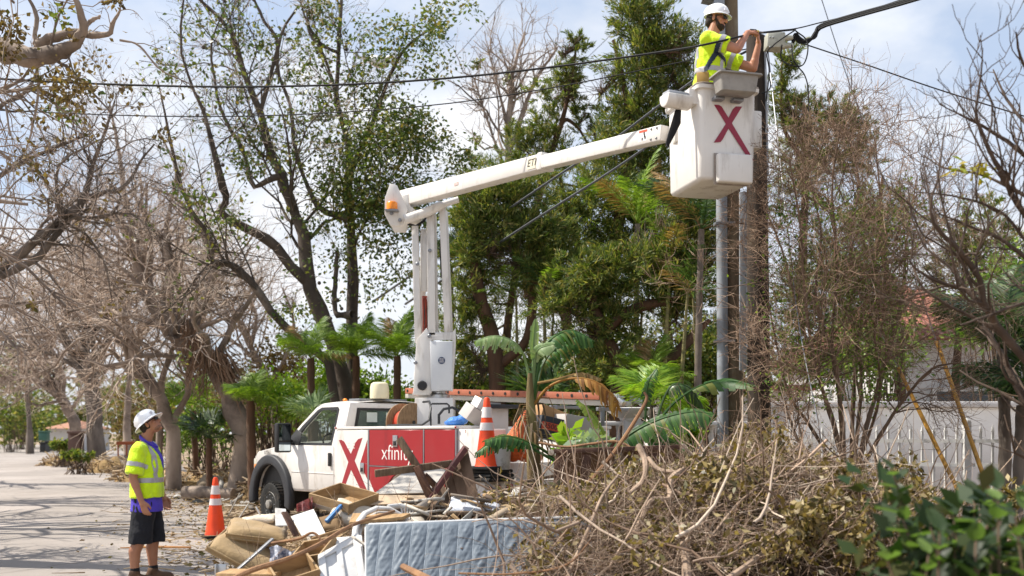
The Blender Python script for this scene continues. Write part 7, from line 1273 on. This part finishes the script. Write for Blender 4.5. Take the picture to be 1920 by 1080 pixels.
# loose thick sticks through the household pile
STK = mat('stick_bark', H('9a7350'), .85, rgb2=H('70513a'), scale=6, bump=.5, stretch=(1, 1, .3))
for k, (lb, pts) in enumerate((('long curved brown branch sweeping across the front of the pile', [(410, 1100, 8.2, 11), (470, 1070, 8.3, 11), (540, 1048, 8.4, 10), (600, 1020, 8.6, 9), (660, 985, 8.9, 7), (740, 958, 9.2, 5)]), ('forked grey twig over the foam boards', [(500, 1020, 9.2, 6), (560, 1010, 9.0, 6), (590, 1000, 9.0, 5), (620, 1040, 8.9, 4)]), ('broken branch stub pointing up in front of the mattress', [(755, 1062, 7.8, 12), (800, 1085, 7.5, 16), (850, 1110, 7.2, 18)]), ('thin branch curling along the mattress foot', [(860, 1075, 7.9, 4), (960, 1076, 7.8, 4), (1060, 1060, 7.8, 4), (1110, 1010, 7.8, 3)]), ('thin grey branch arching above the dresser', [(1010, 830, 11.3, 5), (1060, 838, 11.2, 5), (1110, 832, 11, 5), (1165, 830, 11, 6), (1220, 870, 10.8, 4)]), ('dark branch rising from the brush to a broken knot', [(1105, 905, 10.2, 9), (1150, 850, 10.2, 8), (1190, 790, 10.2, 7), (1212, 750, 10.2, 6), (1208, 735, 10.2, 4)]))):
    q = np.array([np.array(P(*p[:3])) for p in pts]); r = np.array([p[3] * .5 * p[2] / FPX for p in pts]); a, rr = resample(q, r, 20); b = MB(); b.tube([Vector(v) for v in a], list(rr), 7); tag(b.build('branch', STK), lb, 'branch', 'larger broken branches on the pile')
# tangles of thin twigs over the household pile
def tangle(name, label, n, seed, box, m, Lr=(.2, .7), r=(.002, .005), up=.1, ns=3, cat=None, curl=.35, clump=None, K=5):
    g = np.random.default_rng(seed); x0, x1, y0, y1 = box; x = x0 + (x1 - x0) * g.random(n); y = y0 + (y1 - y0) * g.random(n)
    if clump: cx_ = x0 + (x1 - x0) * g.random(clump); cy_ = y0 + (y1 - y0) * g.random(clump); k = g.integers(0, clump, n); x = cx_[k] + g.normal(size=n) * .16; y = cy_[k] + g.normal(size=n) * .16
    z = np.array([mound_h(a, c) for a, c in zip(x, y)]) + .16 * g.random(n) ** 1.5; d = nrm(g.normal(size=(n, 3)) * np.array([1, .8, .5]) + np.array([0, 0, up])); L = (Lr[0] + (Lr[1] - Lr[0]) * g.random(n) ** 1.6)[:, None]; q = np.stack([x, y, z], 1); out = [q]
    bend = g.normal(size=(n, 3)) * curl
    for k in range(1, K): d = nrm(d + bend + g.normal(size=(n, 3)) * .15); q = q + d * L / (K - 1); out.append(q)
    Pt = np.stack(out, 1); rr = (r[0] + (r[1] - r[0]) * g.random(n) ** 3)[:, None] * np.linspace(1, .4, K)[None]; V, F = tubes(Pt, rr, ns); o = np_obj(name, V, F, m, kind='stuff'); o['label'] = label; return Pt
tangle('twig_tangle', 'thin dry twigs strewn over the household debris', 420, 71, (-2.5, .6, 8.7, 11.2), TWIGR, (.15, .8), (.0025, .006), .3, clump=26)
tangle('straw_tangle', 'dry straw and roots at the road edge of the pile', 900, 72, (-2.9, -1.9, 8.6, 10.6), islemat('straw', [H('a98a5d'), H('6f5338'), H('c3a97d'), H('4b3826')], .85, 0), (.1, .4), (.002, .004), .1, clump=10)
n = 500; x = -2.6 + 3.2 * g.random(n); y = 8.6 + 2.8 * g.random(n); C = np.stack([x, y, [mound_h(a, c) + .03 for a, c in zip(x, y)]], 1); V, F = leafquads(C, g.normal(size=(n, 3)) * np.array([1, 1, .5]), .05 + .1 * g.random(n), .03, g); o = np_obj('paper_scraps', V, F, islemat('scrap', [H('cfcac2'), H('8d6f4d'), H('b7a68d'), H('5d4a36'), H('a8865a'), H('6d7884')], .8, .1), kind='stuff'); o['label'] = 'small scraps of paper and splintered wood in the household debris'
n = 540; VV = []; FF = []
for k in range(n):
    x = -2.5 + 3.4 * g.random(); y = 8.7 + 2.7 * g.random(); c = Vector((x, y, mound_h(x, y) + .02 + .10 * g.random()))
    if k < 110: x = -1.5 + 2.1 * g.random(); y = 9.7 + 1.5 * g.random(); c = Vector((x, y, mound_h(x, y) + .05 + .22 * g.random()))
    if k > 300: y = 17.5 + 28 * g.random() ** 1.5; x = edge_x(y) + .2 + 6 * g.random() ** 1.3; c = Vector((x, y, .0 + .22 * g.random() ** 2))
    M = Euler((g.normal() * .45, g.normal() * .45, g.random() * 6.28)).to_matrix(); d = ((.08 + .42 * g.random() ** 1.6) * (1.6 if k > 300 else 1), .03 + .10 * g.random() ** 2, .008 + .018 * g.random()); b = MB(); b.box(c, d, M); e = .25 * d[0] * g.normal()
    b.v[1] = tuple(Vector(b.v[1]) + M @ Vector((e, 0, 0))); b.v[5] = tuple(Vector(b.v[5]) + M @ Vector((e, 0, 0))); VV.append((np.array(b.v), np.array(b.f)))
V, F = join(VV); o = np_obj('board_scraps', V, F, islemat('scrap_board', [H('8a755a'), H('b9b4ab'), H('6b5540'), H('a58a66'), H('9a948c'), H('4d3b2c'), H('c9c4bb'), H('7d7a76')], .8, 0), smooth=False, kind='stuff'); o['label'] = 'splintered scraps of board strewn through the debris pile and along the verge'
# ------------------------------------------------------------------ heap of dead brush at the right
BR = islemat('brush_twig', [H('8d735f'), H('b39a85'), H('cbb9a6'), H('6b5444'), H('a08a78'), H('574638'), H('7d6654')], .85, 0)
def crest(px):
    """crest line of the brush heap in the picture, used for its real height"""
    X = [880, 950, 1040, 1120, 1200, 1290, 1370, 1430, 1500, 1580, 1680, 1760, 1850, 1990]; Yc_ = [1030, 980, 945, 926, 908, 888, 862, 846, 856, 878, 922, 970, 1000, 1010]; return np.interp(px, X, Yc_)
def brush(n, g, Lr, r, K=6, curl=.3, m=BR, up=.15, name='brush_heap', depth=(7.6, 10.6)):
    px = 975 + 850 * g.random(n); Y = depth[0] + (depth[1] - depth[0]) * g.random(n) ** .8; cz = 1.6 - (crest(px) - 812) * 9.9 / FPX; X = (px - CX) * 9.4 / FPX
    prof = np.clip(1 - ((Y - 9.9) / 3.4) ** 2, .1, 1); z = np.maximum(0.02, cz * prof * (1 - .35 * g.random(n) ** 2)) - .05
    d = nrm(g.normal(size=(n, 3)) * np.array([1, .7, .55]) + np.array([0, 0, up])); L = (Lr[0] + (Lr[1] - Lr[0]) * g.random(n) ** 1.7)[:, None]; q = np.stack([X, Y, z], 1) - d * L * .4; out = [q]; bend = g.normal(size=(n, 3)) * curl
    for k in range(1, K): d = nrm(d + bend + g.normal(size=(n, 3)) * .18); q = q + d * L / (K - 1); out.append(q)
    Pt = np.stack(out, 1); return Pt, (r[0] + (r[1] - r[0]) * g.random(n) ** 4)[:, None] * np.linspace(1, .35, K)[None]
bh = thing('brush_heap', 'waist high heap of dead branches and withered leaves at lower right', 'brush heap', (2.4, 9.4, 0)); g = np.random.default_rng(83)
p1_, r1_ = brush(1000, g, (.5, 1.6), (.0045, .017), 7, .42); p2_, r2_ = brush(9000, g, (.2, .8), (.0022, .0055), 6, .33, up=.0); p3_, r3_ = grow(p2_, r2_, 9500, .2, .6, .8, 4, .35, 0, .2, .7, .5, .0016, g=g)
V, F = tubes(p1_, r1_, 5); np_obj('branches', V, F, BR, bh, kind='stuff'); V, F = join([tubes(p2_, r2_, 3), tubes(p3_, r3_, 3)]); np_obj('twigs', V, F, BR, bh, kind='stuff')
LFW = islemat('withered_leaf', [H('6b5a2c'), H('8f7a45'), H('4a4320'), H('a38f5c'), H('55501f'), H('3a3018'), H('b9a678')], .5, .25, .55)
C0, T0 = alongtwigs(p3_, 700, g); w = g.random(700) ** 1.5 * (1 + 2.2 * (C0[:, 0] > 1.7)) + .03; nn_ = 25000; pk = g.choice(700, nn_, p=w / w.sum()); C = C0[pk] + g.normal(size=(nn_, 3)) * .075; V, F = leafquads(C, g.normal(size=(nn_, 3)) + np.array([0, 0, -.3]), .05 + .055 * g.random(nn_), .019, g, .15); np_obj('withered_leaves', V, F, LFW, bh, smooth=False, kind='stuff')
for k, (lb, pts) in enumerate((('thick bleached branch forking down the middle of the brush heap', [(1282, 880, 8.9, 12), (1258, 899, 8.8, 13), (1256, 936, 8.7, 14), (1221, 939, 8.6, 12), (1202, 976, 8.5, 11), (1186, 1010, 8.4, 11), (1191, 1045, 8.3, 10)]), ('bleached branch stub left of the forked one', [(1197, 835, 9.2, 12), (1210, 865, 9.1, 12), (1206, 900, 9, 10), (1180, 925, 8.9, 7)]), ('pale branch crossing to the right of the fork', [(1215, 858, 9.1, 7), (1235, 880, 9, 9), (1262, 885, 8.9, 8), (1300, 890, 8.9, 5)]), ('broad grey branch at the foot of the brush heap', [(1290, 1100, 7.6, 22), (1285, 1040, 7.8, 16), (1278, 985, 8.1, 12)]), ('long smooth branch low on the right of the heap', [(1360, 1090, 7.5, 14), (1440, 1030, 7.8, 10), (1480, 985, 8, 7), (1600, 975, 8.4, 6), (1700, 990, 8.6, 4)]), ('curved twig arching over the right side of the heap', [(1330, 1010, 8, 5), (1400, 930, 8.4, 5), (1480, 890, 8.8, 5), (1560, 900, 9, 4)]), ('reddish branch slanting left of centre in the heap', [(1060, 1090, 7.8, 8), (1100, 1000, 8.1, 7), (1130, 930, 8.5, 6), (1160, 890, 8.8, 4)]))):
    q = np.array([np.array(P(*p[:3])) for p in pts]); r = np.array([p[3] * .5 * p[2] / FPX for p in pts]); a, rr = resample(q, r, 20); b = MB(); b.tube([Vector(v) for v in a], list(rr), 8); tag(b.build('branch', mat('bleached_branch', H('b39b85'), .85, rgb2=H('84705f'), scale=6, bump=.6)), lb, 'branch', 'larger branches in the brush heap')
# ------------------------------------------------------------------ thorn bush, bare tree at right, broad leaves
Yt = 11.1; bx = P(1592, 900, Yt).x
ST = [[(1590, 900, 16), (1560, 780, 12), (1530, 690, 10), (1510, 560, 8), (1500, 420, 6), (1480, 300, 4)], [(1585, 900, 15), (1575, 760, 12), (1560, 640, 10), (1570, 500, 8), (1560, 360, 6), (1575, 240, 4)], [(1595, 900, 16), (1600, 760, 13), (1610, 620, 11), (1640, 500, 8), (1650, 380, 6), (1640, 260, 4)], [(1600, 900, 16), (1630, 780, 13), (1660, 680, 11), (1690, 560, 8), (1700, 450, 6), (1720, 330, 4)], [(1605, 900, 14), (1660, 800, 11), (1710, 730, 9), (1750, 690, 6), (1800, 680, 4)], [(1580, 900, 13), (1520, 800, 10), (1480, 740, 8), (1455, 640, 6), (1440, 560, 4)], [(1590, 900, 12), (1545, 740, 10), (1500, 600, 8), (1470, 480, 6), (1430, 380, 4)], [(1598, 900, 12), (1615, 700, 10), (1590, 560, 8), (1600, 420, 6), (1610, 330, 5), (1570, 200, 3)], [(1600, 900, 11), (1650, 740, 9), (1640, 620, 8), (1670, 520, 6), (1740, 440, 5), (1790, 380, 3)], [(1588, 900, 11), (1570, 700, 9), (1530, 560, 7), (1540, 440, 6), (1520, 340, 4), (1530, 280, 3)], [(1580, 905, 9), (1500, 830, 8), (1470, 750, 6), (1440, 700, 4)]]
tree('thorn_bush', 'tall many stemmed bare thorn bush between the utility poles and the yellow guards', 'bush', (bx, Yt, -.05), [(lambda q: (q[0], q[1] * .62))(limb(s, Yt + .25 * ((k % 3) - 1), K=20, Y2=Yt - .9 + .5 * (k % 4))) for k, s in enumerate(ST)], mat('thorn_bark', H('7d6653'), .9, rgb2=H('554437'), scale=5, bump=.6, stretch=(1, 1, .3)),
     [dict(n=170, l0=.16, l1=.38, ang=.85, K=6, wig=.24, up=.0, t0=.25, rr=.5, rmin=.005), dict(n=2000, l0=.3, l1=.8, ang=.9, K=5, wig=.28, up=-.03, rr=.5, rmin=.003), dict(n=9500, l0=.3, l1=.8, ang=.9, K=4, wig=.3, rr=.55, rmin=.0022)], TWIGR, None, seed=91, trunk_sides=8)
g = np.random.default_rng(92); V, F = blobleaves([(1590, 470, 90, 70, 11, 1000), (1560, 560, 110, 90, 11, 1500), (1640, 580, 80, 80, 11, 700), (1500, 620, 70, 70, 11, 600), (1660, 440, 70, 60, 10.8, 500), (1600, 660, 110, 60, 11, 500), (1530, 400, 70, 60, 10.9, 400), (1700, 380, 60, 50, 10.8, 200), (1480, 480, 50, 60, 10.7, 300), (1500, 740, 60, 60, 10.9, 300), (1660, 720, 60, 50, 10.9, 300)], g, .038, .32, .1, .4); np_obj('foliage', V, F, LF_BUSH, bpy.data.objects['thorn_bush'], smooth=False, kind='stuff')
Yr = 7.2
RT = [[(2010, 790, 30), (1960, 720, 26), (1905, 655, 22), (1868, 605, 20), (1843, 567, 19), (1838, 530, 16), (1820, 497, 14), (1790, 460, 12), (1753, 423, 10), (1745, 380, 7), (1760, 330, 5), (1770, 250, 3)], [(1846, 572, 14), (1810, 545, 11), (1765, 530, 10), (1725, 510, 7), (1705, 490, 4)], [(1842, 555, 10), (1790, 535, 9), (1740, 545, 6), (1700, 560, 3)], [(1985, 470, 18), (1920, 400, 14), (1880, 330, 12), (1850, 270, 10), (1830, 210, 7), (1842, 120, 4), (1838, 65, 2)], [(1990, 360, 16), (1930, 300, 12), (1880, 260, 9), (1830, 230, 7), (1790, 210, 4), (1760, 195, 2)], [(2000, 440, 14), (1940, 380, 11), (1880, 345, 9), (1830, 325, 7), (1770, 315, 4), (1730, 290, 2)], [(2000, 260, 14), (1950, 180, 10), (1915, 110, 7), (1905, 60, 4)], [(1990, 560, 16), (1940, 500, 13), (1880, 450, 10), (1820, 425, 7), (1760, 400, 5)], [(1995, 300, 12), (1940, 250, 9), (1890, 190, 7), (1862, 130, 4)], [(1990, 620, 12), (1930, 570, 10), (1860, 590, 8), (1800, 610, 5)], [(2000, 520, 12), (1930, 460, 9), (1880, 400, 7), (1800, 370, 5), (1720, 360, 3)]]
tree('bare_tree', 'dark leafless tree whose upcurved branches fill the right edge', 'tree', (P(2010, 800, Yr).x, Yr, 0), [resample(np.array([tuple(P(2080, 1210, Yr)), tuple(P(2070, 1000, Yr)), tuple(P(2040, 850, Yr)), tuple(P(2000, 560, Yr)), tuple(P(2000, 250, Yr))]), np.array([.1, .085, .075, .05, .02]), 20)] + [(lambda q: (q[0], q[1] * .72))(limb(s, Yr, Y2=Yr + .5 * ((k % 3) - 1))) for k, s in enumerate(RT)], mat('branch_bark', H('5a4a3e'), .9, rgb2=H('392d25'), scale=6, bump=.5),
     [dict(n=110, l0=.25, l1=.5, ang=.75, K=6, wig=.25, up=.22, t0=.15, rr=.5, rmin=.004), dict(n=420, l0=.3, l1=.7, ang=.75, K=5, wig=.28, up=.22, rr=.55, rmin=.0025), dict(n=420, l0=.3, l1=.7, ang=.7, K=4, wig=.28, up=.2, rr=.6, rmin=.0018)], TWIGD, [(60, .07, .2, islemat('yellow_leaf', [H('b5a52a'), H('8d7a25'), H('9cae3a')], .5, .4), .03, 3)], seed=93, trunk_sides=9, feet=False)
# banana-like leaves: midrib path and half width, torn into strips
LF_BAN = islemat('banana_leaf', [H('2f5422'), H('3f6a2b'), H('294a1f'), H('557a38'), H('3a5f28'), H('7d7a3a')], .5, .3, .4); LF_BANY = islemat('yellowing_leaf', [H('8aa040'), H('a3b256'), H('6f8f38')], .4, .4, .5); LF_BROWN = islemat('browned_leaf', [H('8a5a24'), H('a87a3a'), H('6b421c'), H('b98f4f')], .7, .35); LF_BANP = islemat('pale_banana_leaf', [H('8aa070'), H('738f58'), H('a0b083')], .5, .35, .5)
def bleaf(pts, wid, mm, parent, tear=.3, droop=.4, seed=0, stalk=.25, sides=(1, 1), nst=26, up=(0, -.45, .9)):
    """pts: midrib (px,py,Y); wid: half width in metres; the first `stalk` share is bare petiole"""
    g = np.random.default_rng(seed); q, _ = resample(np.array([np.array(P(*p)) for p in pts]), np.ones(len(pts)), 40); b = MB(); rr = [.022 * (1 - .8 * i / 39) for i in range(40)]; b.tube([Vector(v) for v in q], rr, 6); i0 = int(stalk * 39); U = Vector(up)
    for s, on in ((1, sides[0]), (-1, sides[1])):
        if not on: continue
        k = i0; 
        while k < 38:
            L = int(1 + g.integers(1, 6) * (1 - tear)) if g.random() > tear else 1; e = min(39, k + L); V = []; n = 5; dr = droop * (.6 + .8 * g.random()); sk = .35 + .2 * g.random(); ww = .85 + .25 * g.random()
            for i in range(k, e + 1):
                f = (i - i0) / max(1, 39 - i0); wdt = wid * (math.sin(math.pi * min(1, max(.0, f * .93 + .05))) ** .6) * ww; t = Vector(q[min(i + 1, 39)] - q[max(i - 1, 0)]).normalized(); sd = t.cross(U).normalized() * s
                for j in range(n): h = j / (n - 1); V.append(Vector(q[i]) + (sd * (1 - .25 * h * dr) + t * sk * h) * wdt * h * .95 + Vector((0, 0, -1)) * (dr * wdt * h * h) + U * (.10 * wdt * math.sin(math.pi * h)))
            m_ = e - k + 1; b.add(V, [(i * n + j, i * n + j + 1, (i + 1) * n + j + 1, (i + 1) * n + j) for i in range(m_ - 1) for j in range(n - 1)])
            k = e if g.random() > .12 else e + 0
    return b.build('leaf', mm, parent, smooth=50, fix=False)
DEADS = mat('dead_sheath', H('97794f'), .85, rgb2=H('6b5133'), scale=9)
bp_t = thing('banana_plant', 'tall broad leaved banana plant standing behind the debris at the truck tail', 'banana plant', P(1000, 880, 12.2), 0); Yq = 12.2
b = MB(); b.tube([P(1004, 1050, Yq), P(1003, 900, Yq), P(998, 820, Yq), P(994, 740, Yq), P(994, 700, Yq)], [.10, .095, .075, .05, .03], 12); b.build('stem', mat('plant_stem', H('7d7448'), .8, rgb2=H('5d4328'), scale=6, bump=.5, stretch=(1, 1, .3)), bp_t)
for k in range(26):
    a = k * 2.4; c0 = P(1000 + 14 * math.cos(a), 745 + 90 * ((k * .37) % 1), Yq) + Vector((0, .1 * math.sin(a), 0)); b = MB(); b.tube([c0, c0 + Vector((.10 * math.cos(a), .1 * math.sin(a), .0)), c0 + Vector((.16 * math.cos(a), .16 * math.sin(a), -.14)), c0 + Vector((.15 * math.cos(a), .15 * math.sin(a), -.34))], [.02, .016, .012, .004], 5, flat=.3); b.build('dead_sheath', [DEADS, WOODP][k % 2], bp_t)
bleaf([(996, 740, Yq), (986, 680, Yq), (968, 645, Yq - .1), (930, 630, Yq - .15), (888, 640, Yq - .2)], .125, LF_BANP, bp_t, .8, 1.0, 1, .4); bleaf([(998, 760, Yq), (999, 690, Yq), (1001, 640, Yq), (1004, 598, Yq)], .07, LF_BANP, bp_t, .0, .2, 2, .45, up=(.3, -1, .2)); bleaf([(998, 740, Yq), (1003, 680, Yq), (1010, 655, Yq - .1), (1040, 645, Yq - .15)], .12, LF_BANP, bp_t, .35, .4, 3, .35, up=(-.2, -.9, .4))
bleaf([(1000, 750, Yq), (1012, 680, Yq), (1030, 640, Yq), (1070, 620, Yq + .1), (1115, 640, Yq + .1)], .18, LF_BAN, bp_t, .85, .9, 4, .35); bleaf([(1002, 750, Yq + .1), (1020, 680, Yq + .2), (1050, 650, Yq + .3), (1100, 625, Yq + .4)], .17, LF_BAN, bp_t, .9, 1.0, 5, .3); bleaf([(1000, 760, Yq), (1030, 725, Yq - .1), (1070, 710, Yq - .2), (1115, 715, Yq - .3), (1150, 745, Yq - .35), (1162, 772, Yq - .35)], .13, LF_BROWN, bp_t, .7, 1.0, 6, .45); bleaf([(1000, 720, Yq + .1), (1040, 712, Yq + .1), (1090, 700, Yq + .1), (1130, 712, Yq)], .06, LF_DEAD, bp_t, .8, .6, 16, .5)
bleaf([(1142, 860, 11.6), (1132, 815, 11.6), (1108, 775, 11.6), (1080, 748, 11.6)], .10, LF_BANY, bp_t, .75, .6, 7, .15); bleaf([(1050, 865, 11.3), (1000, 833, 11.2), (950, 818, 11.1), (905, 828, 11)], .13, LF_BAN, bp_t, .9, .6, 8, .3, up=(-.3, -.5, .8)); bleaf([(1048, 868, 11.25), (990, 838, 11.2), (940, 820, 11.1), (890, 850, 11)], .13, LF_BAN, bp_t, .9, .9, 18, .35, up=(-.5, -.3, .8))
b2 = thing('banana_plant', 'fallen banana plant with one huge dark leaf left of the utility poles', 'banana plant', P(1150, 880, 11.8), 0)
bleaf([(1130, 862, 11.7), (1180, 815, 11.6), (1240, 785, 11.5), (1300, 772, 11.4), (1342, 778, 11.3)], .18, LF_BAN, b2, .85, .8, 9, .1, up=(-.1, -.8, .55)); bleaf([(1120, 870, 11.8), (1180, 850, 11.7), (1250, 840, 11.6), (1300, 850, 11.5)], .18, LF_BAN, b2, .3, .7, 10, .1); bleaf([(1215, 830, 11.9), (1250, 770, 11.9), (1300, 730, 11.8), (1360, 712, 11.8), (1420, 725, 11.5)], .14, LF_BAN, b2, .5, .7, 11, .5); bleaf([(1225, 830, 12.2), (1240, 760, 12.2), (1262, 722, 12.2), (1295, 730, 12.2), (1322, 775, 12.2)], .16, LF_PALMD, b2, .95, 1.1, 12, .4); bleaf([(1200, 860, 12.4), (1210, 780, 12.4), (1215, 720, 12.4), (1232, 690, 12.4)], .10, LF_BAN, b2, .8, .7, 13, .4); bleaf([(1300, 900, 11.6), (1290, 850, 11.6), (1250, 820, 11.6), (1200, 810, 11.6)], .14, LF_BAN, b2, .6, .9, 14, .3)
palm('coconut_palm', 'yellow green palm seedling fronds right of the dead leaf', (1215, 850, 13), (1222, 760, 13), 8, 8, .75, LF_BRIGHT, 40, bark=BARK, group='tall palms in the thicket')
for k, (px, py, Y) in enumerate(((1100, 838, 11.3), (1060, 840, 11.6))):
    bush(['grey green leafy weed above the dresser', 'yellow leaved weed sprouting behind the dresser'][k], px, py, 30, 24, Y, 90, [islemat('grey_green_leaf', [H('8a9e80'), H('a7b69a'), H('6f8568')], .6, .3), LF_BRIGHT][k], 300 + k, .16, .3, name='weed', group='weeds sprouting by the dresser', stems=12)
# near out-of-focus hedge, lower right: every leaf its own part
hd = thing('hedge_shrub', 'out of focus round leaved shrub close to the camera at lower right', 'shrub', (2.0, 4.2, 0)); g = np.random.default_rng(95)
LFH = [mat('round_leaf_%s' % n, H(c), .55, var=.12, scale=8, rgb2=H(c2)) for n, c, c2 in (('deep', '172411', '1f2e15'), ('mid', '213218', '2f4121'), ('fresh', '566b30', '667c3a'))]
for m_ in LFH:
    t_ = m_.node_tree; bs = t_.nodes['Principled BSDF']; tr_ = t_.nodes.new('ShaderNodeBsdfTranslucent'); tr_.inputs['Color'].default_value = (.22, .38, .05, 1); ms = t_.nodes.new('ShaderNodeMixShader'); ms.inputs[0].default_value = .3; t_.links.new(bs.outputs[0], ms.inputs[1]); t_.links.new(tr_.outputs[0], ms.inputs[2]); t_.links.new(ms.outputs[0], t_.nodes['Material Output'].inputs['Surface'])
def leafmesh(w, L):
    b = MB()
    def f(u, v): x = v; ww = w * (math.sin(math.pi * min(1, .04 + .92 * x ** .8)) ** .6); return Vector(((u - .5) * 2 * ww, L * x, .35 * w * abs(u - .5) * 2 - .12 * L * x * x))
    b.grid(f, 4, 7); me = bpy.data.meshes.new('leaf'); me.from_pydata([tuple(v) for v in b.v], [], b.f); me.shade_smooth(); return me
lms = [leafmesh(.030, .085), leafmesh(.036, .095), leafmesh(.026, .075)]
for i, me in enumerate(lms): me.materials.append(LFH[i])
top = lambda px: np.interp(px, [1650, 1680, 1720, 1770, 1810, 1850, 1900, 1960], [1060, 1020, 985, 950, 915, 880, 895, 870])
stems = MB(); cnt = 0
tips = []
for k in range(40):
    px = 1715 + 260 * g.random(); py = top(px) + 25 + 170 * g.random() ** 1.3; Y = 3.7 + 1.0 * g.random(); e = P(px, py, Y); s = Vector((e.x + .25 * g.normal() * .3, e.y + .1 * g.normal(), -.02)); m_ = s.lerp(e, .55) + Vector((g.normal() * .05, g.normal() * .05, 0)); stems.tube([s, m_, e], [.012, .008, .004], 6); tips.append((m_, e))
for px, py, Y in ((1672, 880, 4.3), (1690, 965, 4.1), (1660, 1040, 4.0), (1745, 990, 4.0)): e = P(px, py, Y); stems.tube([Vector((P(1760, 1200, Y).x, Y, 0)), P(px + 45, py + 130, Y), e], [.012, .008, .004], 6); tips.append((P(px + 30, py + 90, Y), e))
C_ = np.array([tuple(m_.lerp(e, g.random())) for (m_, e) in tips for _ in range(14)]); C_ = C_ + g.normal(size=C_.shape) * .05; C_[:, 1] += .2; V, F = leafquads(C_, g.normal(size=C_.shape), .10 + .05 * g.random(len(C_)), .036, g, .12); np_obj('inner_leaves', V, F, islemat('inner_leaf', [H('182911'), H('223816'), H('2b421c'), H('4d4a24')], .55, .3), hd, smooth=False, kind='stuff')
stems.build('stems', mat('shrub_stem', H('6d5a48'), .8, var=.2), hd)['kind'] = 'stuff'
LH = WM[hd.name].inverted()
for (m_, e) in tips:
    for j in range(7):
        if cnt >= 296: break
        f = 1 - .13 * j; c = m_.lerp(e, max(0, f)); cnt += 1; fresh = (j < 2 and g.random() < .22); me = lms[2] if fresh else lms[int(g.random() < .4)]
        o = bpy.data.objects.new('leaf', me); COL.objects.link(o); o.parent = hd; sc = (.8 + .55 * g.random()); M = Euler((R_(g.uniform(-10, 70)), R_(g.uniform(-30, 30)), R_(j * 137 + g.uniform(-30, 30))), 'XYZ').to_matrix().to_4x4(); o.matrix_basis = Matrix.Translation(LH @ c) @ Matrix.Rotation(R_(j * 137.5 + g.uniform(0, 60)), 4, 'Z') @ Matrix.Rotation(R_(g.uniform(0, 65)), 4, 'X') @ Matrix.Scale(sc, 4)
